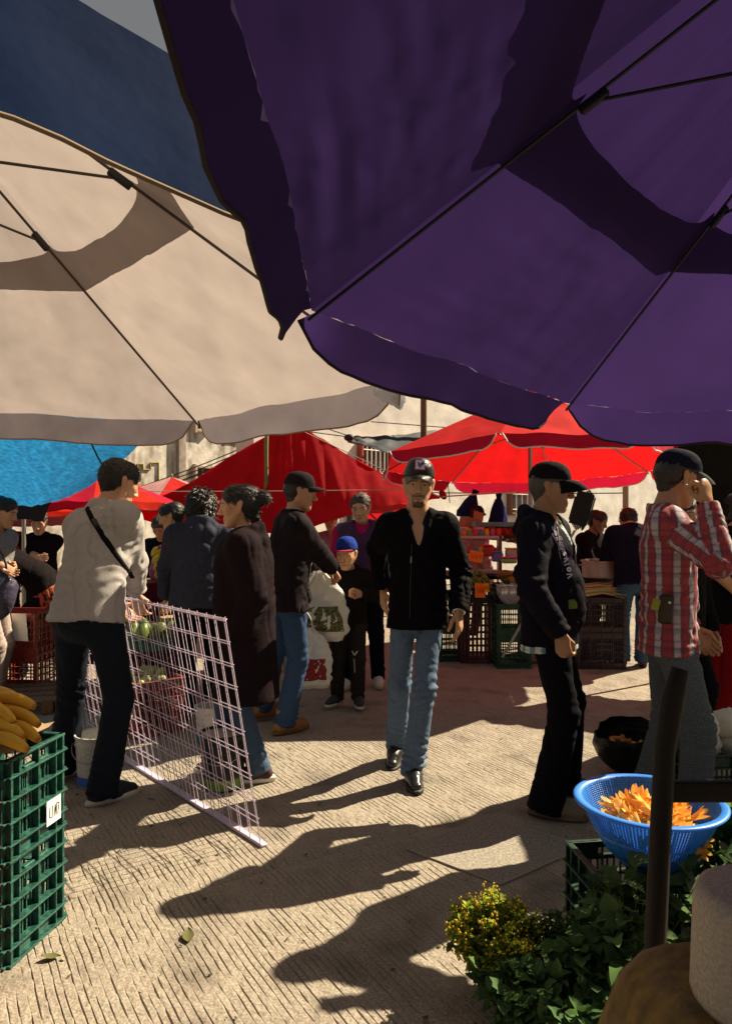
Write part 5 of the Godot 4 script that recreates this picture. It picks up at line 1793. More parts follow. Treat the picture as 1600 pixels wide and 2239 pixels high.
	c = {"h": 1.56, "head": Vector3(14, 10, 0), "lean": Vector3(8, 0, 0), "wrL": own(at, 80, px(22, 1240, 5.65)), "wrR": own(at, 80, px(8, 1238, 5.5)), "handDR": own(Vector3.ZERO, 80, Vector3(0.8, -0.5, 0.1)), "palmR": own(Vector3.ZERO, 80, Vector3(-0.3, 0.8, 0.4)), "curlR": 0.25, "skin": Color(0.48, 0.26, 0.15), "anR": foot(at, 80, -8, 5.7)}
	r = person("shopper in grey cardigan and pale trousers holding out a hand over the red crates", at, 80, c)
	make_top(r[0], r[1], "cardigan", cloth(0.3, 0.28, 0.27), {"puff": 0.02, "sleeve": 0.9})
	make_trousers(r[0], r[1], cloth(0.5, 0.4, 0.36), {"hemr": 0.05})
	for k in ["L", "R"]:
		make_shoe(r[0], r[1], k, mat(lin(0.06, 0.06, 0.08), 0.7), M.rubber_white)
	make_hair(r[0], r[1], mat(lin(0.03, 0.02, 0.016), 0.45), "short", {"line": 0.066, "thick": 0.01})
	mb = MB.new()
	mb.blob(Vector3.ZERO, Vector3(0.15, 0.19, 0.1), 12, 18)
	for k in mb.v.size():
		mb.v[k] += mb.v[k].normalized() * 0.035 * noise.get_noise_3dv(mb.v[k] * 90.0)
	var hb := thing("handbag", "shiny dark purple handbag on the shopper's arm", "handbag", px(-8, 1300, 5.5))
	part("bag", mb.mesh(), mat(lin(0.05, 0.045, 0.075), 0.3, {"nrm": M.n_crease, "bump": 0.6, "scale": 3.0}), hb)
	mb = MB.new()
	var st := []
	for i in 9:
		var a := PI * i / 8.0
		st.append(Vector3(cos(a) * 0.09, 0.14 + sin(a) * 0.2, 0.02))
	mb.tube(st, [0.008], 6)
	part("strap", mb.mesh(), mat(lin(0.03, 0.03, 0.05), 0.4), hb)
	at = Vector3(-3.0, 0, -6.55)
	c = {"h": 1.58, "w": 1.1, "head": Vector3(60, -30, 0), "lean": Vector3(62, 0, 0), "hip": Vector3(0, -0.05, -0.2), "wrL": Vector3(0.2, 0.45, 0.5), "wrR": Vector3(-0.2, 0.45, 0.5), "skin": SKIN}
	r = person("woman with brown hair bending low in dark top and orange patterned apron", at, -72, c)
	make_top(r[0], r[1], "top", cloth(0.016, 0.012, 0.012), {"puff": 0.02, "hem": 0.02})
	make_top(r[0], r[1], "apron", mat(Color(1, 1, 1), 0.8), {"puff": 0.03, "hem": 0.16, "sleeve": 0.0, "paint": paint_floral, "pc": [Color(0.02, 0.012, 0.012), Color(0.5, 0.1, 0.04)], "extra": [bn(r[1].chest, r[1].neck, 0.3, 0.3, 0.01, Vector3.ZERO, 1.0, 1), bn(r[1].waist, r[1].chest, 0.2, 0.2, 0.01, Vector3.ZERO, 1.0, 1)]})
	make_trousers(r[0], r[1], cloth(0.012, 0.012, 0.02), {"puff": 0.01})
	make_hair(r[0], r[1], M.hair_brown, "curly", {"thick": 0.012, "curl": 0.008, "length": 0.13, "strands": 1500, "wild": 0.5, "lock": 0.07, "lift": 0.01})
	at = Vector3(-3.28, 0, -7.6)
	r = person("vendor woman in dark patterned t-shirt working with folded arms", at, 6, {"h": 1.45, "w": 1.16, "armw": 1.2, "head": Vector3(20, 6, 0), "wrL": Vector3(-0.08, 1.0, 0.28), "wrR": Vector3(0.1, 1.02, 0.3), "bodycell": 0.012, "skin": Color(0.45, 0.25, 0.17)})
	make_top(r[0], r[1], "t_shirt", M.black_cloth, {"puff": 0.012, "sleeve": 0.5, "bust": 0.075})
	make_trousers(r[0], r[1], M.black_cloth)
	make_hair(r[0], r[1], M.hair, "bun", {"thick": 0.008})
	at = Vector3(-3.95, 0, -8.3)
	r = person("vendor in magenta t-shirt with black hair under the grey tarp", at, 20, {"h": 1.46, "head": Vector3(16, 10, 0), "skin": Color(0.3, 0.16, 0.1)})
	make_top(r[0], r[1], "t_shirt", cloth(0.4, 0.012, 0.07), {"puff": 0.012, "sleeve": 0.5})
	make_trousers(r[0], r[1], M.black_cloth)
	make_hair(r[0], r[1], M.hair, "short", {"thick": 0.012})

func t_of(n: Node3D) -> Node3D:
	return n

# ------------------------------------------------------------------ market goods
func crate(label: String, at: Vector3, yaw: float, size: Vector3, m: Material, bays := 3, levels := 4, slats := 5, group := "", close := false) -> Node3D:
	var t := thing("plastic_crate", label, "crate", at, yaw, group)
	var W := size.x
	var H := size.y
	var D := size.z
	for side in 4:
		var w := W if side % 2 == 0 else D
		var off := D * 0.5 if side % 2 == 0 else W * 0.5
		var bs := Basis(Vector3.UP, side * PI * 0.5)
		var mb := MB.new()
		var rp := 0.022 if close else 0.010
		var P := func(x: float, y: float, z: float) -> Vector3: return bs * Vector3(x, y, off - 0.016 + z)
		var band := H * 0.17
		# thin wall pieces: bottom band, corner strips, slats
		mb.box(P.call(0, band * 0.5 + 0.004, 0), Vector3(w - 0.03, band, 0.004), bs)
		var hole := 0.045 if close else 0.0
		var top0 := H - band
		if hole > 0.0 and side % 2 == 0:
			mb.box(P.call(-w * 0.34, H - band * 0.5, 0), Vector3(w * 0.3, band, 0.004), bs)
			mb.box(P.call(w * 0.34, H - band * 0.5, 0), Vector3(w * 0.3, band, 0.004), bs)
			mb.box(P.call(0, H - 0.012, 0), Vector3(w * 0.4, 0.022, 0.004), bs)
			mb.box(P.call(0, top0 + 0.005, 0.003), Vector3(w * 0.4, 0.010, 0.02), bs, 0.003)
		else:
			mb.box(P.call(0, H - band * 0.5, 0), Vector3(w - 0.03, band, 0.004), bs)
		for i in levels + 1:
			var y := lerpf(band, top0, float(i) / levels)
			mb.box(P.call(0, y, rp * 0.5), Vector3(w - 0.004, 0.006, rp + 0.012), bs, 0.001)
		mb.box(P.call(0, 0.004, rp * 0.5), Vector3(w - 0.004, 0.008, rp + 0.012), bs, 0.001)
		for i in bays + 1:
			var x := lerpf(-w * 0.5 + 0.02, w * 0.5 - 0.02, float(i) / bays)
			mb.box(P.call(x, H * 0.5, rp * 0.4), Vector3(0.008 if i > 0 and i < bays else (0.012 if close else 0.02), H - 0.01, rp + 0.004), bs, 0.001)
			if i < bays:
				var x1 := lerpf(-w * 0.5 + 0.02, w * 0.5 - 0.02, float(i + 1) / bays)
				for l in levels:
					var ya := lerpf(band, top0, float(l) / levels)
					var yb := lerpf(band, top0, float(l + 1) / levels)
					for s in slats:
						var xs := lerpf(x, x1, (s + 0.5 + 0.25) / (slats + 0.5))
						mb.box(P.call(xs, (ya + yb) * 0.5, -0.001), Vector3(0.006, yb - ya - 0.004, 0.005), bs)
		if close:
			for sx in [-1.0, 1.0]:
				mb.box(P.call(sx * (w * 0.5 - 0.062), H * 0.5, rp * 0.4), Vector3(0.007, H - 0.01, rp + 0.002), bs, 0.001)
				mb.box(P.call(sx * (w * 0.5 - 0.04), H * 0.5, 0.002), Vector3(0.044, H - 0.02, 0.004), bs)
		# stacking rim
		mb.box(P.call(0, H - 0.005, 0.006), Vector3(w, 0.010, 0.022), bs, 0.002)
		part("side", mb.mesh(), m, t)
	var mb2 := MB.new()
	for i in 7:
		mb2.box(Vector3(lerpf(-W * 0.5 + 0.04, W * 0.5 - 0.04, i / 6.0), 0.012, 0), Vector3(0.025, 0.006, D - 0.05))
	for i in 9:
		mb2.box(Vector3(0, 0.019, lerpf(-D * 0.5 + 0.04, D * 0.5 - 0.04, i / 8.0)), Vector3(W - 0.05, 0.006, 0.022))
	part("floor", mb2.mesh(), m, t)
	return t

func bucket(label: String, at: Vector3, r: float, h: float, m: Material, band: Material, content: Material = null) -> Node3D:
	var t := thing("bucket", label, "bucket", at)
	var mb := MB.new()
	mb.lathe([Vector2(0, 0.004), Vector2(r * 0.86, 0.0), Vector2(r * 0.88, 0.008), Vector2(r * 0.97, h * 0.80), Vector2(r * 1.03, h * 0.81), Vector2(r * 1.03, h * 0.84), Vector2(r * 0.98, h * 0.85), Vector2(r, h * 0.96), Vector2(r * 1.05, h * 0.965), Vector2(r * 1.05, h), Vector2(r * 0.97, h), Vector2(r * 0.95, h * 0.95), Vector2(r * 0.84, 0.02), Vector2(0, 0.02)], 32)
	part("pail", mb.mesh(), m, t)
	mb = MB.new()
	mb.lathe([Vector2(r * 0.885 + 0.0015, h * 0.03), Vector2(r * 0.9 + 0.002, h * 0.22)], 32)
	part("colour_band", mb.mesh(), band, t)
	mb = MB.new()
	var pts := []
	for i in 13:
		var a := PI * i / 12.0
		pts.append(Vector3(cos(a) * r * 1.05, h * 0.84 - sin(a) * h * 0.32, r * 0.35 + sin(a) * r * 0.75))
	mb.tube(pts, [0.0025], 5)
	part("handle", mb.mesh(), M.steel, t)
	if content:
		mb = MB.new()
		mb.lathe([Vector2(r * 0.955, h * 0.955), Vector2(0, h * 0.93)], 28)
		part("filling", mb.mesh(), content, t)
	return t

func fruit_mesh(len_: float, r: float, bend: float, tip := 0.35) -> ArrayMesh:
	var mb := MB.new()
	var pts := []
	var rad := []
	for i in 13:
		var f := i / 12.0
		var a := (f - 0.5) * bend
		pts.append(Vector3(sin(a) * len_ / maxf(bend, 0.01), (cos(a) - cos(bend * 0.5)) * len_ / maxf(bend, 0.01), 0))
		rad.append(r * pow(maxf(sin(PI * clampf(f * 0.94 + 0.03, 0.0, 1.0)), 0.0), tip) * (1.0 if f > 0.06 else 0.5))
	mb.tube(pts, rad, 9)
	for k in mb.v.size():
		var f := clampf(mb.v[k].x / len_ + 0.5, 0.0, 1.0)
		var n := noise.get_noise_3dv(mb.v[k] * 160.0)
		var dark := 1.0 if f > 0.95 or f < 0.045 else 0.0
		mb.c[k] = Color(1, 1, 1).lerp(Color(0.35, 0.25, 0.12), clampf(dark + maxf(0.0, n - 0.25) * 1.5, 0.0, 1.0))
	return mb.mesh()

func leaf(mb: MB, at: Vector3, dirv: Vector3, up: Vector3, L: float, w: float, curl: float) -> void:
	var s := dirv.cross(up).normalized()
	var n := s.cross(dirv).normalized()
	var prev := []
	for i in 6:
		var f := i / 5.0
		var c := at + dirv * L * f - n * curl * L * f * f
		var ww := w * pow(maxf(sin(PI * (0.06 + 0.94 * f)), 0.0), 0.8) * (1.15 - 0.4 * f)
		var rip := 0.25 * ww * sin(f * 15.0 + L * 900.0)
		var ids := [mb.pt(c - s * ww + n * (ww * 0.35 + rip)), mb.pt(c), mb.pt(c + s * ww + n * (ww * 0.35 - rip))]
		if i > 0:
			mb.quad(prev[0], prev[1], ids[1], ids[0])
			mb.quad(prev[1], prev[2], ids[2], ids[1])
		prev = ids

func herb(label: String, at: Vector3, h: float, spread: float, stems: int, per: int, L: float, w: float, cols: Array, sd: int, flowers: Material = null, rough := 0.85) -> Node3D:
	var t := thing("herb_bunch", label, "herbs", at)
	var r := RandomNumberGenerator.new()
	r.seed = sd
	var ms := MB.new()
	var ml := MB.new()
	var mf := MB.new()
	for i in stems:
		var a := r.randf() * TAU
		var out := sqrt(r.randf()) * spread
		var top := Vector3(cos(a) * out, h * r.randf_range(0.65, 1.05) * (1.0 - 0.35 * out / spread), sin(a) * out)
		var base := Vector3(cos(a) * out * 0.25, 0.0, sin(a) * out * 0.25)
		var mid := base.lerp(top, 0.55) + Vector3(0, 0.04, 0)
		ms.tube([base, mid, top], [0.003, 0.0025, 0.0012], 4, false)
		for k in per:
			var f := r.randf_range(0.3, 1.0)
			var p := base.lerp(mid, f / 0.55) if f < 0.55 else mid.lerp(top, (f - 0.55) / 0.45)
			var dv := Vector3(r.randf_range(-1, 1), r.randf_range(-0.5, 0.8), r.randf_range(-1, 1)).normalized()
			ml.col = (cols[r.randi() % cols.size()] as Color) * r.randf_range(0.7, 1.2)
			leaf(ml, p, dv, Vector3(r.randf_range(-0.4, 0.4), 1, r.randf_range(-0.4, 0.4)).normalized(), L * r.randf_range(0.6, 1.2), w * r.randf_range(0.7, 1.2), r.randf_range(0.0, 0.5))
		if flowers and r.randf() < 0.95:
			for k in 5:
				mf.blob(top + Vector3(r.randf_range(-0.02, 0.02), r.randf_range(-0.02, 0.02), r.randf_range(-0.02, 0.02)), Vector3.ONE * r.randf_range(0.002, 0.0045), 4, 6)
	tag(part("stems", ms.mesh(), mat(lin(0.12, 0.17, 0.05), 0.6), t), "", "", "", "stuff")
	tag(part("leaves", ml.mesh(), mat(Color(1, 1, 1), rough, {"back": Color(0.62, 0.62, 0.62), "spec": 0.2}), t), "", "", "", "stuff")
	if flowers:
		tag(part("blossoms", mf.mesh(), flowers, t), "", "", "", "stuff")
	return t

func bag(label: String, at: Vector3, w: float, h: float, d: float, m: Material, sd: float, lean := 0.0, print_m: Material = null) -> Node3D:
	var t := thing("shopping_bag", label, "bag", at)
	var shape := func(u: float, v: float) -> Vector3:
		var a := u * TAU
		var ww := w * (0.30 + 0.70 * smoothstep(0.0, 0.35, v)) * (1.0 - 0.15 * smoothstep(0.85, 1.0, v))
		var dd := d * (0.2 + 0.8 * smoothstep(0.1, 0.7, v)) * (1.0 - 0.6 * smoothstep(0.9, 1.0, v))
		var p := Vector3(cos(a) * ww * 0.5 + lean * v * h, -v * h, sin(a) * dd * 0.5)
		var q := Vector3(cos(a), v * 2.0, sin(a)) * 14.0
		var c := noise.get_noise_3d(q.x + sd, q.y, q.z) + 0.5 * absf(noise.get_noise_3d(q.x * 3.0 + sd, q.y * 2.0, q.z * 3.0))
		return p + Vector3(cos(a), 0, sin(a)) * c * 0.045
	var mb := MB.new()
	mb.grid(40, 30, shape)
	part("sack", mb.mesh(), m, t)
	mb = MB.new()
	for s in [-1.0, 1.0]:
		var pts := []
		for i in 9:
			var a := PI * i / 8.0
			pts.append(Vector3(cos(a) * 0.05, sin(a) * 0.13 - 0.02, s * 0.02))
		mb.tube(pts, [0.012, 0.008], 6, true, Vector3.UP, 0.4)
	part("handles", mb.mesh(), m, t)
	if print_m:
		mb = MB.new()
		mb.grid(10, 8, func(u: float, v: float) -> Vector3:
			var vv := lerpf(0.5, 0.85, v)
			var p: Vector3 = shape.call(lerpf(0.10, 0.36, u) , vv)
			return p + Vector3(0, 0, 0.004))
		part("print", mb.mesh(), print_m, t)
	return t

func mesh_panel() -> void:
	var t := thing("wire_panel", "lilac-white folding wire display panel leaning on its edge", "panel", gp(572, 1855))
	var E := Vector3(-0.643, 0, -0.765)
	var U := Vector3(-0.140, 1.015, 0.119)
	var O := Vector3(0.765, 0, -0.643)
	var m := mat(lin(0.62, 0.52, 0.66), 0.4)
	var L := 2.12
	var rod := func(a: Vector3, b: Vector3, r: float, called: String) -> void:
		var mb := MB.new()
		mb.tube([a, b], [r], 6)
		part(called, mb.mesh(), m, t)
	for layer in 2:
		var o: Vector3 = O * 0.03 * layer + E * (0.045 * layer)
		for i in 26:
			var e: Vector3 = E * (0.004 + i * L / 25.0 * (1.0 if layer == 0 else 0.97))
			var j := 0.002 * sin(i * 3.7 + layer)
			rod.call(o + e + E * j, o + e + U + E * j * -2.0, 0.0018, "vertical_wire")
		for i in 11:
			var u: Vector3 = U * (0.012 + 0.976 * i / 10.0)
			rod.call(o + u + O * 0.004, o + u + E * L * 0.975 + O * 0.004, 0.0036 if i == 0 or i == 10 else 0.0021, "horizontal_wire")
	var mb := MB.new()
	mb.box(E * L * 0.5 + O * 0.015 + Vector3(0, 0.008, 0), Vector3(0.035, 0.012, L), Basis.looking_at(E), 0.003)
	part("bottom_rail", mb.mesh(), m, t)

func objects() -> void:
	var r := RandomNumberGenerator.new()
	r.seed = 21
	var green := plastic(0.03, 0.155, 0.115, 0.4)
	var red := plastic(0.42, 0.035, 0.018, 0.42)
	var redp := plastic(0.45, 0.10, 0.08, 0.45)
	var dkgreen := plastic(0.012, 0.075, 0.045)
	var maroon := plastic(0.16, 0.025, 0.03)
	var plum := plastic(0.055, 0.014, 0.03)
	var mb := MB.new()
	mesh_panel()
	# near green crates with plantains
	var gc := Vector3(-1.362, 0, -2.612)
	crate("lower of two tall green plastic crates beside the wire panel", gc, 80, Vector3(0.33, 0.33, 0.5), green, 2, 3, 6, "", true)
	var top := crate("upper green plastic crate with a white note, under the plantains", gc + Vector3(0, 0.332, 0), 80, Vector3(0.33, 0.33, 0.5), green, 2, 3, 6, "", true)
	mb.box(Vector3(0.075, 0.085, 0.262), Vector3(0.085, 0.085, 0.002))
	var note := part("note", mb.mesh(), M.paper, top)
	mb = MB.new()
	for q in [[[-0.025, 0.02], [-0.028, -0.015], [-0.012, -0.02], [-0.01, 0.02]], [[0.0, -0.02], [0.006, 0.02], [0.012, -0.02], [0.016, 0.022]], [[0.02, 0.02], [0.03, 0.018], [0.022, -0.02]]]:
		var pts := []
		for p in q:
			pts.append(Vector3(0.075 + p[0], 0.085 + p[1], 0.264))
		mb.tube(pts, [0.0014], 4)
	part("handwriting", mb.mesh(), M.ink, note)
	crate("lower orange-red crate in front of the green crates", Vector3(-1.405, 0, -2.20), 80, Vector3(0.33, 0.31, 0.5), red, 2, 3, 6, "", true)
	crate("upper orange-red crate in front of the green crates", Vector3(-1.405, 0.312, -2.20), 80, Vector3(0.33, 0.31, 0.5), red, 2, 3, 6, "", true)
	mb = MB.new()
	mb.grid(10, 8, func(u: float, v: float) -> Vector3: return Vector3(lerpf(-0.2, 0.17, u), 0.668 + 0.02 * noise.get_noise_2d(u * 30.0, v * 30.0) + 0.02 * u, lerpf(-0.24, 0.16, v)))
	var card := part("cardboard_sheet", mb.mesh(), M.cardboard, self)
	card.position = Vector3(-1.32, 0.0, -2.55)
	tag(card, "torn cardboard sheet laid under the plantains", "cardboard")
	var pm := fruit_mesh(0.20, 0.022, 0.9)
	var ptm := mat(lin(0.66, 0.36, 0.03), 0.45)
	for i in 12:
		var row := i / 4
		var o := part("plantain", pm, ptm, self)
		o.position = Vector3(-1.175 - 0.03 * row - 0.05 * (i % 2), 0.712 + 0.043 * row, -2.44 - 0.062 * (i % 4) - 0.02 * row)
		o.basis = eul(Vector3(r.randf_range(-12, 12), -12 + r.randf_range(-18, 18), -14 + r.randf_range(-8, 8)))
		tag(o, ["ripe plantain in the bottom row on the cardboard", "ripe plantain in the middle row of the heap", "ripe plantain on top of the heap"][row], "plantain", "plantains heaped on the green crate")
	# red crates at the left
	crate("lower red plastic crate beside the wooden pallet", Vector3(-2.83, 0, -6.12), -6, Vector3(0.55, 0.33, 0.38), red, 5, 4, 2)
	var rc := crate("upper red plastic crate with a torn paper sheet on it", Vector3(-2.83, 0.332, -6.12), -6, Vector3(0.55, 0.33, 0.38), red, 5, 4, 2)
	mb = MB.new()
	mb.grid(5, 8, func(u: float, v: float) -> Vector3: return Vector3(lerpf(0.08, 0.20, u) + 0.02 * v, lerpf(0.335, 0.12, v), 0.208 + 0.006 * noise.get_noise_2d(u * 30.0, v * 40.0)))
	part("paper_sheet", mb.mesh(), M.paper, rc)
	crate("red plastic crate standing left of the paper-marked stack".replace("left of", "beside"), Vector3(-3.45, 0.0, -6.2), 4, Vector3(0.55, 0.33, 0.38), red, 5, 4, 2)
	var pl := thing("wooden_pallet", "low grey wooden pallet on the ground by the red crates", "pallet", gp(118, 1540), 14)
	for i in 4:
		mb = MB.new()
		mb.box(Vector3(0, 0.10, lerpf(-0.25, 0.25, i / 3.0)), Vector3(0.75, 0.022, 0.11), Basis(), 0.003)
		part("plank", mb.mesh(), mat(lin(0.3, 0.2, 0.13), 0.85, {"tex": M.t_wood, "scale": 4.0}), pl)
	for i in 3:
		mb = MB.new()
		mb.box(Vector3(lerpf(-0.33, 0.33, i / 2.0), 0.045, 0), Vector3(0.08, 0.088, 0.6), Basis(), 0.003)
		part("bearer", mb.mesh(), M.wood, pl)
	bucket("white plastic bucket with blue base line beside the grey-sweatered man's foot", gp(214, 1712), 0.115, 0.27, M.white_plastic, mat(lin(0.05, 0.15, 0.5), 0.5))
	bucket("white plastic bucket with teal band near the woman's jeans", gp(462, 1622), 0.098, 0.235, M.white_plastic, mat(lin(0.03, 0.2, 0.35), 0.5), mat(lin(0.3, 0.26, 0.22), 0.9))
	bucket("dark paint bucket filled with dried cement", gp(488, 1718), 0.122, 0.29, mat(lin(0.012, 0.012, 0.015), 0.5), mat(lin(0.12, 0.22, 0.03), 0.5), mat(lin(0.42, 0.38, 0.32), 0.95))
	bucket("small white bucket behind the wire panel", gp(268, 1600), 0.09, 0.2, M.white_plastic, M.white_plastic)
	# mango crates
	crate("pale red crate of limes behind the wire panel", Vector3(-1.50, 0, -5.12), 40, Vector3(0.36, 0.36, 0.5), redp, 3, 4, 3)
	crate("dark crate under the tray of green mangoes", Vector3(-1.55, 0, -5.62), 30, Vector3(0.36, 0.33, 0.5), maroon, 3, 4, 3)
	crate("second dark crate under the tray of green mangoes", Vector3(-1.55, 0.332, -5.62), 30, Vector3(0.36, 0.14, 0.5), maroon, 3, 2, 3)
	var tray := thing("tray", "shallow green tray holding large green mangoes", "tray", Vector3(-1.55, 0.475, -5.6), 30)
	mb = MB.new()
	mb.box(Vector3(0, 0.01, 0), Vector3(0.44, 0.02, 0.5), Basis(), 0.004)
	for s in [-1, 1]:
		mb.box(Vector3(s * 0.22, 0.045, 0), Vector3(0.012, 0.09, 0.52), Basis(), 0.003)
		mb.box(Vector3(0, 0.045, s * 0.255), Vector3(0.428, 0.09, 0.012), Basis(), 0.003)
	part("shell", mb.mesh(), plastic(0.02, 0.2, 0.13), tray)
	var mm := MB.new()
	mm.blob(Vector3.ZERO, Vector3(0.085, 0.052, 0.048), 10, 14)
	var mango := mm.mesh()
	var mgm := mat(lin(0.22, 0.30, 0.04), 0.4, {"tex": M.t_grime, "scale": 5.0})
	for i in 14:
		var o := part("mango", mango, mgm, self)
		var a := Vector3(lerpf(-0.15, 0.15, (i % 4) / 3.0) + r.randf_range(-0.02, 0.02), 0.545 + 0.05 * (i / 8), lerpf(-0.18, 0.18, ((i / 4) % 3) / 2.0))
		o.position = Vector3(-1.55, 0, -5.6) + Basis(Vector3.UP, deg_to_rad(30)) * a
		o.basis = eul(Vector3(r.randf_range(-30, 30), r.randf_range(0, 180), r.randf_range(30, 70)))
		tag(o, "large green mango standing in the green tray", "mango", "green mangoes in the tray")
	mm = MB.new()
	mm.blob(Vector3.ZERO, Vector3(0.028, 0.03, 0.028), 7, 10)
	var lime := mm.mesh()
	for i in 24:
		var o := part("lime", lime, mat(lin(0.35, 0.36, 0.12), 0.45), self)
		o.position = Vector3(-1.50, 0.335 + r.randf_range(0.0, 0.035), -5.12) + Basis(Vector3.UP, deg_to_rad(40)) * Vector3(r.randf_range(-0.14, 0.14), 0, r.randf_range(-0.2, 0.2))
		tag(o, "pale lime heaped in the pale red crate", "lime", "limes in the pale red crate")
	# banana stall
	var st := thing("stall_table", "wooden stall table with dark red cloth behind the mango crates", "table", Vector3(-1.95, 0, -6.35), 8)
	mb = MB.new()
	mb.box(Vector3(0, 0.86, 0), Vector3(1.0, 0.04, 0.6), Basis(), 0.004)
	part("table_top", mb.mesh(), M.wood, st)
	for sx in [-0.45, 0.45]:
		for sz in [-0.25, 0.25]:
			mb = MB.new()
			mb.box(Vector3(sx, 0.42, sz), Vector3(0.05, 0.84, 0.05), Basis(), 0.003)
			part("leg", mb.mesh(), M.wood, st)
	sheet(st, "cloth", [Vector3(-0.5, 0.885, 0.31), Vector3(0, 0.885, 0.31), Vector3(0.5, 0.885, 0.31)], [Vector3(-0.5, 0.25, 0.33), Vector3(0, 0.25, 0.34), Vector3(0.5, 0.25, 0.33)], cloth(0.10, 0.008, 0.02), 24, 10, 0.05)
	var bb := thing("banana_bunch", "bunch of yellow bananas standing on the stall table", "bananas", px(362, 1262, 6.2))
	var ban := fruit_mesh(0.17, 0.019, 1.0)
	var bmat := mat(lin(0.62, 0.44, 0.04), 0.5)
	for i in 16:
		var o := part("banana", ban, bmat, bb)
		var row := i / 4
		o.position = Vector3(-0.04 + 0.035 * (i % 4) - 0.01 * row, 0.02 + 0.062 * row, 0.03 + 0.01 * (i % 2))
		o.basis = eul(Vector3(20, -40 + (i % 4) * 22, 30 + r.randf_range(-10, 10)))
	mb = MB.new()
	mb.tube([Vector3(0.02, -0.04, 0), Vector3(0.03, 0.28, -0.02)], [0.02], 8)
	part("stalk", mb.mesh(), mat(lin(0.16, 0.14, 0.04), 0.8), bb)
	mb = MB.new()
	mb.blob(Vector3.ZERO, Vector3(0.13, 0.2, 0.1), 12, 16)
	for k in mb.v.size():
		mb.v[k] += mb.v[k].normalized() * 0.03 * noise.get_noise_3dv(mb.v[k] * 80.0)
	var pb := part("plastic_sack", mb.mesh(), mat(lin(0.28, 0.012, 0.16), 0.35, {"nrm": M.n_crease, "bump": 0.5, "scale": 3.0}), self)
	pb.position = px(360, 1245, 6.45)
	tag(pb, "bulging magenta plastic sack behind the bananas", "sack")
	mb = MB.new()
	mb.box(Vector3.ZERO, Vector3(0.16, 0.2, 0.16), Basis(), 0.003)
	var cb := part("carton", mb.mesh(), M.cardboard, self)
	cb.position = px(372, 1375, 5.95)
	cb.rotation.y = 0.5
	cb.position.y = 0.98 - 0.1 if false else cb.position.y
	tag(cb, "small upright cardboard carton on the crates", "carton")
	crate("maroon crate under the small cardboard carton", Vector3(cb.position.x, 0, cb.position.z), 20, Vector3(0.36, cb.position.y - 0.102, 0.4), maroon, 3, 4, 3)
	# shopping bags and cooler
	var wp := mat(lin(0.78, 0.75, 0.68), 0.45, {"back": Color(0.6, 0.6, 0.6), "nrm": M.n_crease, "bump": 0.5, "scale": 2.5})
	bag("large white plastic shopping bag with yellow and blue print, held by the booted man", px(694, 1248, 5.42), 0.36, 0.50, 0.16, wp, 3.0, 0.05, mat(lin(0.45, 0.42, 0.12), 0.5, {"tex": noise_tex(0.02, 41, 0.1, 1.0), "scale": 4.0}))
	bag("white plastic shopping bag with red print hanging by the jeans", px(668, 1372, 5.28), 0.30, 0.42, 0.14, wp, 17.0, 0.06, mat(lin(0.6, 0.03, 0.03), 0.5, {"tex": noise_tex(0.03, 42, 0.25, 1.0), "scale": 4.0}))
	var co := thing("cooler", "red picnic cooler with white lid behind the boy", "cooler", Vector3(-0.36, 0, -6.55), 8)
	mb = MB.new()
	mb.box(Vector3(0, 0.20, 0), Vector3(0.40, 0.34, 0.3), Basis(), 0.02)
	part("tub", mb.mesh(), plastic(0.45, 0.012, 0.012, 0.35), co)
	mb = MB.new()
	mb.box(Vector3(0, 0.415, 0), Vector3(0.42, 0.088, 0.32), Basis(), 0.02)
	part("lid", mb.mesh(), M.white_plastic, co)
	mb = MB.new()
	for s in [-1, 1]:
		mb.box(Vector3(s * 0.15, 0.014, 0), Vector3(0.05, 0.028, 0.26), Basis(), 0.004)
	part("feet", mb.mesh(), M.white_plastic, co)
	# clear bag hanging on the white umbrella
	var cbg := thing("clear_bag", "crumpled clear plastic bag tied to the off-white umbrella rim", "bag", px(846, 838, 2.85))
	mb = MB.new()
	mb.grid(20, 16, func(u: float, v: float) -> Vector3:
		var a := u * TAU
		var w := 0.05 * sin(PI * clampf(v * 0.9 + 0.1, 0.0, 1.0)) + 0.004
		return Vector3(cos(a) * w + 0.05 * v * v, -0.09 * v, sin(a) * w * 0.6) * (1.0 + 0.25 * noise.get_noise_3d(cos(a) * 25.0, v * 30.0, sin(a) * 25.0)))
	part("film", mb.mesh(), mat(Color(lin(0.75, 0.78, 0.85), 1.0), 0.3, {"back": Color(1, 1, 1)}), cbg)
	right_stall(r, maroon, plum, dkgreen)
	near_right(r, dkgreen)

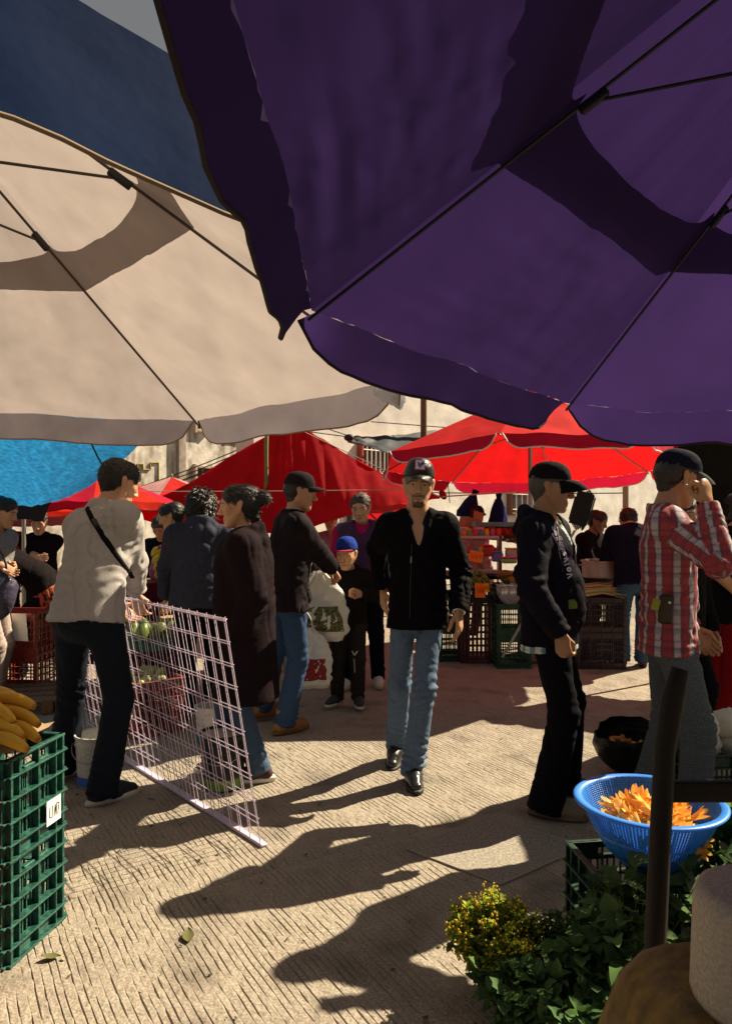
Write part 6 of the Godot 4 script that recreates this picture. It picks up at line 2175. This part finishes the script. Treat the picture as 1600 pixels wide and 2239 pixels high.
func right_stall(r: RandomNumberGenerator, maroon: Material, plum: Material, dkgreen: Material) -> void:
	var mb := MB.new()
	crate("dark green crate at the end of the stall front", Vector3(0.86, 0, -7.55), 0, Vector3(0.3, 0.33, 0.4), dkgreen, 3, 4, 4)
	crate("dark green crate stacked at the end of the stall front", Vector3(0.86, 0.332, -7.55), 0, Vector3(0.3, 0.33, 0.4), dkgreen, 3, 4, 4)
	var up := crate("maroon slotted crate standing on end before the grapes", Vector3(1.07, 0.31, -7.42), 0, Vector3(0.32, 0.30, 0.6), maroon, 4, 8, 2)
	up.rotation = Vector3(-PI / 2, 0, 0)
	up.position = Vector3(1.07, 0.30, -7.27)
	crate("lower bright green crate under the bread stall", Vector3(1.375, 0, -7.25), 2, Vector3(0.33, 0.30, 0.45), plastic(0.012, 0.13, 0.06), 3, 4, 4)
	crate("upper bright green crate under the bread stall", Vector3(1.375, 0.302, -7.25), 2, Vector3(0.33, 0.30, 0.45), plastic(0.012, 0.13, 0.06), 3, 4, 4)
	crate("lower plum coloured crate under the bundled roots", Vector3(2.2, 0, -7.2), -4, Vector3(0.46, 0.33, 0.4), plum, 4, 4, 4)
	crate("upper plum coloured crate under the bundled roots", Vector3(2.2, 0.332, -7.2), -4, Vector3(0.46, 0.33, 0.4), plum, 4, 4, 4)
	var t := thing("stall_counter", "long dark stall counter behind the row of crates", "counter", Vector3(1.6, 0, -7.95))
	mb.box(Vector3(0, 0.80, 0), Vector3(1.9, 0.04, 0.7), Basis(), 0.004)
	part("counter_top", mb.mesh(), M.wood_dark, t)
	for sx in [-0.9, 0.9]:
		for sz in [-0.3, 0.3]:
			mb = MB.new()
			mb.box(Vector3(sx, 0.39, sz), Vector3(0.05, 0.78, 0.05))
			part("leg", mb.mesh(), M.wood_dark, t)
	# black baskets with grapes and bread
	var black := plastic(0.012, 0.012, 0.013)
	crate("black basket of green grapes with orange price cards", Vector3(1.08, 0.602, -7.35), 0, Vector3(0.34, 0.14, 0.4), black, 4, 2, 3)
	crate("black basket of bread wrapped in thin plastic", Vector3(1.42, 0.604, -7.3), 0, Vector3(0.36, 0.16, 0.4), black, 4, 2, 3)
	var gb := thing("grape_heap", "heap of green grapes in the black basket", "grapes", Vector3(1.08, 0.70, -7.36))
	var gm := MB.new()
	gm.blob(Vector3.ZERO, Vector3(0.014, 0.016, 0.014), 6, 8)
	var gmesh := gm.mesh()
	var gmat := mat(lin(0.16, 0.2, 0.03), 0.3, {"back": Color(0.5, 0.5, 0.5)})
	for i in 260:
		var o := part("grape", gmesh, gmat, gb)
		var a := r.randf() * TAU
		var q := sqrt(r.randf())
		o.position = Vector3(cos(a) * q * 0.15, 0.17 * (1.0 - q * q) + r.randf_range(-0.01, 0.02), sin(a) * q * 0.17)
	var orange := mat(lin(0.95, 0.17, 0.01), 0.7)
	var amber := mat(lin(0.95, 0.28, 0.02), 0.7)
	for q in [[1040, 1217, 7.25, 30, 24, -12, "orange price card stuck above the grapes", orange], [1049, 1291, 7.12, 22, 31, 0, "large orange price card on the grape basket", orange], [1063, 1285, 7.11, 12, 19, 4, "small amber price card on the grape basket", amber]]:
		mb = MB.new()
		var w: float = q[3] / F * q[2]
		var h: float = q[4] / F * q[2]
		mb.box(Vector3.ZERO, Vector3(w, h, 0.003), eul(Vector3(-8, 0, q[5])))
		var o := thing("price_card", q[6], "price card", px(q[0], q[1], q[2]))
		part("card", mb.mesh(), q[7], o)
		mb = MB.new()
		for k in 3:
			var x0 := lerpf(-0.3, 0.25, k / 2.0) * w
			mb.tube([Vector3(x0, h * 0.25, 0.006), Vector3(x0 + w * 0.06, -h * 0.2, 0.012), Vector3(x0 + w * 0.15, h * 0.1, 0.009)], [0.0015], 4)
		part("handwriting", mb.mesh(), M.ink, o)
	var loaf := fruit_mesh(0.17, 0.045, 0.3, 0.5)
	var lm := mat(lin(0.52, 0.27, 0.07), 0.7, {"tex": M.t_grime, "scale": 6.0})
	for i in 8:
		var o := part("bread_roll", loaf, lm, self)
		o.position = Vector3(1.42 + r.randf_range(-0.1, 0.12), 0.79 + 0.05 * (i / 4) + 0.01 * (i % 2), -7.3 + lerpf(-0.12, 0.15, (i % 4) / 3.0))
		o.basis = eul(Vector3(r.randf_range(-10, 10), r.randf_range(-40, 40), r.randf_range(-12, 12)))
		tag(o, "golden bread roll piled in the plastic-lined black basket", "bread", "bread rolls in the black basket")
	mb = MB.new()
	mb.grid(20, 12, func(u: float, v: float) -> Vector3:
		return Vector3(lerpf(-0.2, 0.22, u), 0.79 - 0.17 * v * (0.5 + 0.8 * absf(sin(u * 5.0))) + 0.02 * noise.get_noise_2d(u * 60.0, v * 30.0), 0.215 + 0.02 * v + 0.02 * noise.get_noise_2d(u * 50.0 + 9.0, v * 40.0)))
	var film := part("plastic_film", mb.mesh(), mat(Color(lin(0.5, 0.46, 0.5), 0.55), 0.32, {"nrm": M.n_crease, "bump": 0.6, "scale": 4.0}), self)
	(film.material_override as StandardMaterial3D).transparency = BaseMaterial3D.TRANSPARENCY_ALPHA
	film.position = Vector3(1.42, 0, -7.3)
	tag(film, "thin crumpled plastic film hanging over the bread basket", "plastic film")
	# shelf with jars
	var sh := thing("display_shelf", "white two-tier shelf of small bright jars", "shelf", Vector3(1.16, 0.82, -7.85))
	for y in [0.02, 0.2, 0.38]:
		mb = MB.new()
		mb.box(Vector3(0, y, 0), Vector3(0.5, 0.03, 0.2), Basis(), 0.003)
		part("board", mb.mesh(), mat(lin(0.5, 0.44, 0.44), 0.6), sh)
	for sx in [-0.24, 0.22]:
		mb = MB.new()
		mb.box(Vector3(sx, 0.2, 0.09), Vector3(0.03, 0.4, 0.02), Basis(), 0.003)
		part("upright", mb.mesh(), M.wood, sh)
	var cols := [lin(0.6, 0.05, 0.02), lin(0.75, 0.2, 0.02), lin(0.2, 0.3, 0.05), lin(0.55, 0.05, 0.12), lin(0.05, 0.3, 0.5), lin(0.6, 0.5, 0.05), lin(0.5, 0.06, 0.3)]
	var names := ["red", "orange", "green", "pink", "blue", "yellow", "magenta"]
	for i in 16:
		var row := i / 8
		var jr := thing("jar", "small %s lidded jar on the %s of the white shelf" % [names[i % 7], "top board" if row == 0 else "middle board"], "jar", Vector3(1.16 - 0.21 + 0.06 * (i % 8), 0.82 + (0.395 if row == 0 else 0.215), -7.85 + 0.03), 0, "jars on the white shelf")
		mb = MB.new()
		mb.lathe([Vector2(0, 0), Vector2(0.024, 0), Vector2(0.026, 0.01), Vector2(0.026, 0.05), Vector2(0.018, 0.06)], 12)
		part("glass", mb.mesh(), mat(cols[i % 7], 0.25), jr)
		mb = MB.new()
		mb.lathe([Vector2(0.02, 0.058), Vector2(0.02, 0.072), Vector2(0, 0.074)], 12)
		part("lid", mb.mesh(), mat(cols[(i + 3) % 7], 0.4), jr)
	# tubs and tools beside the shelf
	var k := 0
	for q in [[1085, 1218, 7.6, 0.1, 0.09, lin(0.2, 0.16, 0.45), "purple patterned plastic tub on the counter"], [1118, 1212, 7.6, 0.12, 0.1, lin(0.5, 0.35, 0.4), "pale pink lidded tub on the counter"], [1112, 1226, 7.45, 0.14, 0.05, lin(0.3, 0.35, 0.12), "flat green-lidded box on the counter"], [1065, 1205, 7.55, 0.09, 0.1, lin(0.4, 0.02, 0.02), "dark red tub beside the shelf"]]:
		var o := thing("plastic_tub", q[6], "tub", px(q[0], q[1], q[2]))
		mb = MB.new()
		mb.box(Vector3(0, 0, 0), Vector3(q[3], q[4], 0.1), Basis(), 0.012)
		part("tub", mb.mesh(), mat(q[5], 0.4), o)
		mb = MB.new()
		mb.box(Vector3(0, q[4] * 0.5 + 0.008, 0), Vector3(q[3] + 0.008, 0.014, 0.108), Basis(), 0.004)
		part("lid", mb.mesh(), mat(cols[(k + 4) % 7], 0.4), o)
		k += 1
	for q in [[1083, 1197, 1228, lin(0.5, 0.01, 0.01), "red plunger-like handle standing on the counter", 0.02], [1091, 1201, 1222, lin(0.01, 0.22, 0.13), "green rounded handle standing on the counter", 0.014], [1062, 1186, 1210, lin(0.6, 0.5, 0.55), "pale pink bottle standing beside the shelf", 0.016]]:
		mb = MB.new()
		var a := px(q[0], q[2], 7.65)
		var b := px(q[0], q[1], 7.65)
		mb.tube([a, a.lerp(b, 0.2), a.lerp(b, 0.75), b], [q[5] * 1.5, q[5], q[5], q[5] * 0.8], 10)
		tag(part("handle_tool", mb.mesh(), mat(q[3], 0.35), self), q[4], "utensil")
	for q in [[1046, 1166, "white framed handwritten sign behind the jars"], [1012, 1165, "red-edged white sign beside the pink vendor"]]:
		var o := thing("stall_sign", q[2], "sign", px(q[0], q[1], 7.9))
		mb = MB.new()
		mb.box(Vector3.ZERO, Vector3(0.12, 0.14, 0.012), Basis(), 0.002)
		part("board", mb.mesh(), mat(lin(0.5, 0.03, 0.02), 0.6), o)
		mb = MB.new()
		mb.box(Vector3(0, 0, 0.007), Vector3(0.1, 0.12, 0.004))
		part("paper", mb.mesh(), mat(lin(0.7, 0.62, 0.55), 0.7), o)
		mb = MB.new()
		for i in 4:
			mb.tube([Vector3(-0.035, 0.04 - i * 0.025, 0.011), Vector3(0.0, 0.045 - i * 0.026, 0.011), Vector3(0.035, 0.036 - i * 0.024, 0.011)], [0.002], 4)
		part("handwriting", mb.mesh(), M.ink, o)
	# red bundle wrapped in plastic
	mb = MB.new()
	mb.grid(24, 12, func(u: float, v: float) -> Vector3:
		var p := px(lerpf(1058, 1150, u), lerpf(1150, 1178 + 14 * u, v), 8.0)
		return p + Vector3(0, 0.01, 0.05) * noise.get_noise_2d(u * 70.0, v * 60.0) + Vector3(0, 0, 0.12 * sin(PI * v)))
	var wr := part("wrapped_bundle", mb.mesh(), mat(lin(0.22, 0.03, 0.03), 0.3, {"nrm": M.n_crease, "bump": 0.8, "scale": 4.0}), self)
	tag(wr, "dark red bundle wrapped in clear plastic above the counter", "bundle")
	mb = MB.new()
	mb.box(Vector3.ZERO, Vector3(0.5, 0.05, 0.3), Basis(), 0.01)
	var pk := part("cloth_pile", mb.mesh(), mat(lin(0.1, 0.3, 0.35), 0.6, {"nrm": M.n_crease, "bump": 1.0, "scale": 4.0}), self)
	pk.position = px(1085, 1147, 8.1)
	tag(pk, "folded teal and pale cloths lying on the red bundle", "cloths")
	# furled blue umbrellas
	for q in [[1040, 1072, 1016, 1132, "furled blue umbrella tied high against the white wall, leaning"], [1090, 1078, 1088, 1152, "furled blue umbrella standing upright against the white wall"]]:
		var o := thing("furled_umbrella", q[4], "umbrella", px(q[0], q[1], 8.8))
		var e := px(q[2], q[3], 8.8) - px(q[0], q[1], 8.8)
		mb = MB.new()
		var pts := []
		var rad := []
		for i in 8:
			pts.append(e * (i / 7.0) + Vector3(0.005 * sin(i * 3.0), 0, 0))
			rad.append([0.035, 0.02, 0.05, 0.075, 0.085, 0.1, 0.11, 0.1][i])
		mb.tube(pts, rad, 14)
		for kk in mb.v.size():
			var ang := float(kk % 14) / 14.0 * TAU
			mb.v[kk] += Vector3(cos(ang * 3.0), 0, sin(ang * 3.0)) * 0.012
		part("cover", mb.mesh(), cloth(0.012, 0.025, 0.13), o)
		mb = MB.new()
		mb.tube([e * 0.9, e + Vector3(0, -(e.y + o.position.y), 0)], [0.015], 8)
		part("pole", mb.mesh(), M.steel, o)
	var bx := thing("cardboard_box", "open cardboard box beside the pink vendor", "box", px(1026, 1150, 8.35), 24)
	mb = MB.new()
	mb.box(Vector3.ZERO, Vector3(0.2, 0.16, 0.16), eul(Vector3(0, 0, -18)), 0.003)
	part("carton", mb.mesh(), M.cardboard, bx)
	mb = MB.new()
	mb.box(Vector3(0.07, 0.11, 0.07), Vector3(0.12, 0.1, 0.004), eul(Vector3(-20, 0, -18)))
	part("flap", mb.mesh(), M.cardboard, bx)
	# pot and bundle of roots
	var pot := thing("pot", "wide dented metal pot with rust stains on the counter", "pot", px(1318, 1262, 7.35))
	mb = MB.new()
	mb.lathe([Vector2(0, 0), Vector2(0.19, 0), Vector2(0.2, 0.015), Vector2(0.2, 0.15), Vector2(0.215, 0.155), Vector2(0.215, 0.165), Vector2(0.195, 0.165), Vector2(0.19, 0.02), Vector2(0, 0.02)], 32)
	for i in mb.v.size():
		var n := clampf(noise.get_noise_3dv(mb.v[i] * Vector3(60, 20, 60)) * 2.0, 0.0, 1.0)
		mb.c[i] = Color(1, 1, 1).lerp(Color(0.5, 0.22, 0.1), n)
	part("vessel", mb.mesh(), mat(lin(0.42, 0.36, 0.32), 0.5, {"metal": 0.2}), pot)
	mb = MB.new()
	for s in [-1, 1]:
		mb.tube([Vector3(s * 0.2, 0.12, 0.03), Vector3(s * 0.235, 0.12, 0.0), Vector3(s * 0.2, 0.12, -0.03)], [0.007], 6)
	part("grips", mb.mesh(), M.steel, pot)
	crate("plum crate carrying the metal pot", Vector3(2.31, 0, -7.75), -4, Vector3(0.46, 0.83, 0.4), plum, 4, 8, 4)
	var hb := thing("root_bundle", "bundle of pale stringy roots on the plum crate", "bundle", Vector3(2.2, 0.664, -7.15))
	mb = MB.new()
	for i in 70:
		var z := r.randf_range(-0.12, 0.14)
		var y := r.randf_range(0.02, 0.12) * (1.0 - absf(z) * 3.0)
		mb.tube([Vector3(-0.18 + r.randf_range(-0.03, 0.03), y, z), Vector3(0, y + 0.02, z * 0.8), Vector3(0.2 + r.randf_range(-0.05, 0.05), y + r.randf_range(-0.03, 0.05), z * 1.3)], [0.008, 0.006, 0.002], 5)
	tag(part("roots", mb.mesh(), mat(lin(0.42, 0.32, 0.16), 0.8), hb), "", "", "", "stuff")
	# dark folded rack
	var rk := thing("folded_rack", "dark folded wire rack tilted behind the capped man", "rack", px(1272, 1112, 6.6))
	for i in 13:
		mb = MB.new()
		var f := lerpf(-0.085, 0.085, i / 12.0)
		mb.tube([Vector3(f, -0.20 + absf(f) * 0.9, 0), Vector3(f, 0.18 - absf(f - 0.02) * 0.9, 0)], [0.007], 6)
		part("rod", mb.mesh(), M.black_plastic, rk)
	mb = MB.new()
	mb.box(Vector3(0, 0, -0.02), Vector3(0.15, 0.30, 0.012), Basis(), 0.003)
	part("back_panel", mb.mesh(), mat(lin(0.02, 0.018, 0.014), 0.6), rk)
	rk.rotation = Vector3(0, 0, deg_to_rad(-16))
	mb = MB.new()
	mb.tube([Vector3(0, -0.2, -0.03), Vector3(-0.3, -1.45, -0.05)], [0.012], 6)
	part("prop", mb.mesh(), M.steel, rk)
	# clear bag on the ground beside the stooping customer
	mb = MB.new()
	mb.blob(Vector3.ZERO, Vector3(0.1, 0.12, 0.08), 10, 14)
	for i in mb.v.size():
		mb.v[i] += mb.v[i].normalized() * 0.04 * noise.get_noise_3dv(mb.v[i] * 130.0)
	var cb := part("clear_sack", mb.mesh(), mat(lin(0.2, 0.25, 0.3), 0.25, {"nrm": M.n_crease, "bump": 0.8, "scale": 4.0}), self)
	cb.position = gp(1358, 1440) + Vector3(0, 0.13, 0)
	tag(cb, "small crumpled clear plastic sack beside the stooping customer", "sack")

func near_right(r: RandomNumberGenerator, dkgreen: Material) -> void:
	var mb := MB.new()
	# black sack with orange vegetables
	var sk := thing("black_sack", "open black plastic sack on the ground holding orange roots", "sack", gp(1368, 1690))
	mb.grid(30, 16, func(u: float, v: float) -> Vector3:
		var a := u * TAU
		var rr := 0.17 * pow(sin(PI * lerpf(0.02, 0.62, v)), 0.6)
		var h := 0.21 * v + 0.10 * v * v * maxf(0.0, -sin(a) * 0.8 + 0.3 * cos(a))
		return Vector3(cos(a) * rr * 1.05, h, sin(a) * rr * 0.8) * (1.0 + 0.10 * noise.get_noise_3d(cos(a) * 14.0, v * 16.0, sin(a) * 14.0)))
	part("plastic", mb.mesh(), mat(lin(0.008, 0.008, 0.009), 0.35, {"nrm": M.n_crease, "bump": 0.8, "scale": 4.0}), sk)
	var root := fruit_mesh(0.11, 0.016, 0.3, 0.5)
	var om := mat(lin(0.5, 0.2, 0.05), 0.6)
	for i in 16:
		var o := part("root_vegetable", root, om, self)
		o.position = sk.position + Vector3(r.randf_range(-0.09, 0.09), 0.14 + 0.012 * (i / 4), r.randf_range(-0.06, 0.07))
		o.basis = eul(Vector3(r.randf_range(-20, 20), r.randf_range(0, 180), r.randf_range(-25, 25)))
		tag(o, "slim orange root vegetable lying in the black sack", "root", "orange roots in the black sack")
	# green crate of cauliflower
	var gc := Vector3(1.76, 0, -3.62)
	crate("dark green crate of white cauliflower by the plaid-shirted man", gc, 4, Vector3(0.5, 0.36, 0.4), dkgreen, 4, 4, 4)
	var head := MB.new()
	head.blob(Vector3.ZERO, Vector3(0.09, 0.07, 0.09), 16, 22)
	for k in head.v.size():
		var p := head.v[k]
		head.v[k] += p.normalized() * (0.016 * absf(noise.get_noise_3dv(p * 190.0)) + 0.008 * noise.get_noise_3dv(p * 420.0))
	var hm := head.mesh()
	var wm := mat(lin(0.74, 0.7, 0.58), 0.7)
	var lm := MB.new()
	for i in 9:
		lm.col = Color(0.16, 0.26, 0.09) * r.randf_range(0.7, 1.2)
		leaf(lm, Vector3(0, -0.03, 0), Vector3(cos(i * 0.7), 0.5, sin(i * 0.7)).normalized(), Vector3.UP, 0.10, 0.035, 0.1)
	var leafm := lm.mesh()
	for i in 9:
		var o := thing("cauliflower", "white cauliflower head heaped on the dark green crate", "cauliflower", gc + Vector3(lerpf(-0.18, 0.18, (i % 3) / 2.0) + r.randf_range(-0.02, 0.02), 0.36 + (0.0 if i < 6 else 0.085), lerpf(-0.12, 0.13, (i / 3) / 2.0 if i < 6 else 0.5)), r.randf() * 300.0, "cauliflowers on the green crate")
		part("curd", hm, wm, o)
		part("leaves", leafm, mat(Color(1, 1, 1), 0.6), o)
	# blue colander with squash blossoms on a dark crate
	var cc := Vector3(0.90, 0, -2.42)
	crate("dark green crate under the blue colander", cc + Vector3(-0.02, 0, 0.0), 8, Vector3(0.36, 0.34, 0.36), dkgreen, 3, 4, 4, "", true)
	var co := thing("colander", "bright blue plastic colander of orange squash blossoms", "colander", cc + Vector3(0.0, 0.345, 0.02))
	var blue := mat(lin(0.04, 0.26, 0.85), 0.4, {"back": Color(0.7, 0.7, 0.7), "spec": 0.5})
	var blued := blue
	var prof := func(v: float) -> Vector2: return Vector2(0.085 + 0.125 * pow(v, 0.62), 0.012 + 0.185 * v)
	# woven wall: real holes between thin strands
	mb = MB.new()
	var nstr := 120
	for i in nstr:
		var a := TAU * i / nstr
		var pts := []
		for j in 8:
			var q: Vector2 = prof.call(j / 7.0)
			pts.append(Vector3(cos(a) * q.x, q.y, sin(a) * q.x))
		mb.tube(pts, [0.0034], 4, false)
	for j in 34:
		var q: Vector2 = prof.call(j / 33.0)
		var pts := []
		for i in 41:
			var a := TAU * i / 40.0
			pts.append(Vector3(cos(a) * q.x, q.y, sin(a) * q.x))
		mb.tube(pts, [0.0023], 4, false)
	part("mesh_wall", mb.mesh(), blue, co)
	for i in 20:
		mb = MB.new()
		var a := TAU * i / 20.0
		var pts := []
		for j in 8:
			var q: Vector2 = prof.call(j / 7.0)
			pts.append(Vector3(cos(a) * (q.x + 0.001), q.y, sin(a) * (q.x + 0.001)))
		mb.tube(pts, [0.0042], 5)
		part("rib", mb.mesh(), blued, co)
	mb = MB.new()
	mb.lathe([Vector2(0.0, 0.0), Vector2(0.09, 0.0), Vector2(0.092, 0.016), Vector2(0.0, 0.014)], 32)
	part("bottom", mb.mesh(), blued, co)
	mb = MB.new()
	mb.lathe([Vector2(0.206, 0.190), Vector2(0.216, 0.188), Vector2(0.232, 0.194), Vector2(0.234, 0.200), Vector2(0.226, 0.205), Vector2(0.208, 0.202), Vector2(0.206, 0.190)], 64)
	part("rim", mb.mesh(), blued, co)
	mb = MB.new()
	var mid: Vector2 = prof.call(0.5)
	mb.lathe([Vector2(mid.x - 0.002, mid.y - 0.005), Vector2(mid.x + 0.004, mid.y - 0.004), Vector2(mid.x + 0.004, mid.y + 0.004), Vector2(mid.x - 0.002, mid.y + 0.005)], 48)
	part("hoop", mb.mesh(), blued, co)
	# blossoms: flared trumpets
	var bl := MB.new()
	bl.grid(20, 6, func(u: float, v: float) -> Vector3:
		var a := u * TAU
		var rr := 0.004 + 0.010 * v * v + 0.004 * v * absf(cos(a * 2.5))
		return Vector3(cos(a) * rr, (0.06 + 0.02 * absf(cos(a * 2.5))) * v, sin(a) * rr) + Vector3(0.012 * v * v, 0, 0))
	for k in bl.v.size():
		bl.c[k] = Color(0.5, 0.5, 0.18).lerp(Color(0.92, 0.5, 0.10), clampf(bl.uv[k].y * 1.9, 0.0, 1.0))
	var blm := bl.mesh()
	var bmat := mat(Color(1, 1, 1), 0.6, {"back": Color(0.7, 0.7, 0.7)})
	for i in 110:
		var o := part("squash_blossom", blm, bmat, self)
		var a := r.randf() * TAU
		var q := sqrt(r.randf()) * 0.112
		o.position = co.position + Vector3(cos(a) * q, 0.085 + 0.075 * (1.0 - q / 0.15) + r.randf_range(-0.015, 0.02), sin(a) * q)
		o.basis = eul(Vector3(r.randf_range(30, 110), r.randf_range(0, 360), r.randf_range(-20, 20))) * 1.1
		tag(o, "orange squash blossom heaped in the blue colander", "blossom", "squash blossoms in the blue colander")
	# herbs
	var dg := [Color(0.07, 0.14, 0.04), Color(0.09, 0.16, 0.05), Color(0.065, 0.12, 0.045)]
	var lg := [Color(0.2, 0.27, 0.03), Color(0.3, 0.32, 0.035), Color(0.15, 0.22, 0.025)]
	herb("bushy bunch of yellow-flowering herb in the sun", Vector3(0.385, 0.0, -2.30), 0.32, 0.145, 190, 26, 0.026, 0.0075, lg, 31, mat(lin(0.72, 0.52, 0.02), 0.6, {"back": Color(0.7, 0.7, 0.7)}))
	herb("feathery dark herb bunch behind the yellow flowers", Vector3(0.60, 0.0, -2.30), 0.27, 0.13, 90, 16, 0.035, 0.005, dg, 32)
	herb("broad-leaved dark greens before the yellow flowers", Vector3(0.48, 0.0, -2.10), 0.22, 0.17, 90, 8, 0.06, 0.02, dg, 33)
	herb("large-leaved chard bunch beside the dark post", Vector3(0.72, 0.0, -2.12), 0.34, 0.17, 90, 8, 0.075, 0.024, dg, 34)
	herb("leafy greens leaning on the colander crate", Vector3(0.78, 0.05, -2.20), 0.42, 0.14, 60, 8, 0.07, 0.025, [Color(0.08, 0.14, 0.045), Color(0.10, 0.16, 0.06)], 35)
	herb("pale-ribbed greens heaped under the crossbar", Vector3(1.08, 0.05, -2.14), 0.50, 0.2, 90, 8, 0.07, 0.022, [Color(0.08, 0.14, 0.06), Color(0.15, 0.19, 0.11), Color(0.07, 0.13, 0.045)], 36)
	herb("greens piled beside the blue colander", Vector3(1.26, 0.1, -2.42), 0.56, 0.17, 60, 9, 0.08, 0.028, [Color(0.08, 0.15, 0.04), Color(0.14, 0.2, 0.04)], 37)
	herb("low dark leaves spilling over the paving", Vector3(0.60, 0.0, -1.98), 0.22, 0.2, 90, 8, 0.055, 0.018, dg, 38)
	# dark wooden stall frame
	var fr := thing("herb_stall_post", "dark worn wooden post with a crossbar in front of the herbs", "post")
	mb = MB.new()
	var D := 1.45
	var pts := [Vector3(px(1428, 0, D).x, 0, -D), px(1432, 2050, D), px(1443, 1820, D), px(1452, 1640, D), px(1470, 1530, D), px(1487, 1462, D)]
	mb.tube(pts, [0.022, 0.0205, 0.020, 0.020, 0.022, 0.017], 10)
	part("post", mb.mesh(), M.wood_dark, fr)
	mb = MB.new()
	mb.box(px(1452, 1742, D) + Vector3(0.45, 0, -0.03), Vector3(0.92, 0.04, 0.024), Basis(), 0.004)
	part("crossbar", mb.mesh(), M.wood_dark, fr)
	mb = MB.new()
	mb.tube([Vector3(1.5, 0, -1.48), Vector3(1.5, 1.3, -1.48)], [0.02], 10)
	part("rear_post", mb.mesh(), M.wood_dark, fr)
	# table with a yellow cover and a pale drum
	var tb := thing("side_table", "low table under a dull yellow plastic cover", "table", Vector3(0.72, 0, -1.02))
	mb = MB.new()
	mb.grid(26, 22, func(u: float, v: float) -> Vector3:
		var x := lerpf(-0.37, 0.62, u)
		var z := lerpf(-0.32, 0.42, v)
		var y := 0.715 + 0.055 * exp(-pow((x - 0.0) / 0.28, 2.0)) + 0.012 * noise.get_noise_2d(x * 60.0, z * 60.0)
		var e := minf(u * 9.0, 1.0)
		y -= 0.26 * pow(1.0 - e, 2.0) + 0.16 * pow(1.0 - minf(v * 7.0, 1.0), 2.0)
		return Vector3(x, y, z))
	part("cover", mb.mesh(), mat(lin(0.30, 0.17, 0.015), 0.5, {"tex": M.t_grime, "nrm": M.n_crease, "bump": 0.4, "scale": 2.5}), tb)
	for sx in [-0.25, 0.55]:
		for sz in [-0.2, 0.3]:
			mb = MB.new()
			mb.box(Vector3(sx, 0.34, sz), Vector3(0.04, 0.68, 0.04), Basis(), 0.003)
			part("leg", mb.mesh(), M.wood_dark, tb)
	var dr := thing("cloth_drum", "pale cloth-wrapped drum standing on the yellow cover", "drum", Vector3(0.582, 0.742, -1.10))
	mb = MB.new()
	mb.lathe([Vector2(0, 0), Vector2(0.098, 0.0), Vector2(0.102, 0.012), Vector2(0.098, 0.14), Vector2(0.093, 0.16), Vector2(0.08, 0.168), Vector2(0, 0.17)], 36)
	for i in mb.v.size():
		mb.v[i] += Vector3(mb.v[i].x, 0, mb.v[i].z).normalized() * 0.003 * noise.get_noise_3dv(mb.v[i] * 120.0)
	part("wrap", mb.mesh(), mat(lin(0.58, 0.5, 0.4), 0.8, {"tex": M.t_cloth, "nrm": M.n_fold, "bump": 0.4, "scale": 4.0}), dr)
	mb = MB.new()
	mb.tube([Vector3(0.1, 0.02, 0), Vector3(0.0, 0.02, 0.1), Vector3(-0.1, 0.02, 0.0)], [0.003], 5)
	part("cord", mb.mesh(), M.rope_pale, dr)

func _ready() -> void:
	var t0 := Time.get_ticks_msec()
	var cam := Camera3D.new()
	cam.name = "camera"
	cam.position = Vector3(0, EYE, 0)
	cam.fov = rad_to_deg(2.0 * atan(1119.5 / F))
	cam.near = 0.05
	cam.far = 300.0
	add_child(cam)
	cam.current = true
	var env := Environment.new()
	env.background_mode = Environment.BG_SKY
	env.tonemap_mode = Environment.TONE_MAPPER_LINEAR
	env.tonemap_exposure = 2.4
	env.sdfgi_enabled = true
	env.ssao_enabled = true
	env.ssil_enabled = true
	var sm := ProceduralSkyMaterial.new()
	sm.sky_top_color = lin(0.075, 0.077, 0.08)
	sm.sky_horizon_color = lin(0.14, 0.128, 0.117)
	sm.sky_curve = 0.16
	sm.ground_bottom_color = lin(0.1, 0.09, 0.08)
	sm.ground_horizon_color = lin(0.2, 0.18, 0.16)
	sm.sun_angle_max = 1.0
	env.sky = Sky.new()
	env.sky.sky_material = sm
	var we := WorldEnvironment.new()
	we.name = "world"
	we.environment = env
	add_child(we)
	var sun := DirectionalLight3D.new()
	sun.name = "sun"
	sun.light_energy = 1.6
	sun.light_color = Color(1.0, 0.93, 0.80)
	sun.light_angular_distance = 0.5
	sun.shadow_enabled = true
	sun.sky_mode = DirectionalLight3D.SKY_MODE_LIGHT_ONLY
	add_child(sun)
	sun.look_at_from_position(SUN * 20.0, Vector3.ZERO)

	noise.seed = 12
	noise.frequency = 0.1
	noise.fractal_octaves = 2
	rng.seed = 4
	var fnt := SystemFont.new()
	fnt.font_names = PackedStringArray(["Droid Sans"])
	fnt.font_weight = 700
	M.font = fnt
	materials()
	ground()
	background()
	canopies()
	print("setting ", Time.get_ticks_msec() - t0)
	people()
	objects()
	print("built ", Time.get_ticks_msec() - t0)
	run_jobs()
	print("solids ", Time.get_ticks_msec() - t0)
	for f in after:
		f.call()
	print("done ", Time.get_ticks_msec() - t0)
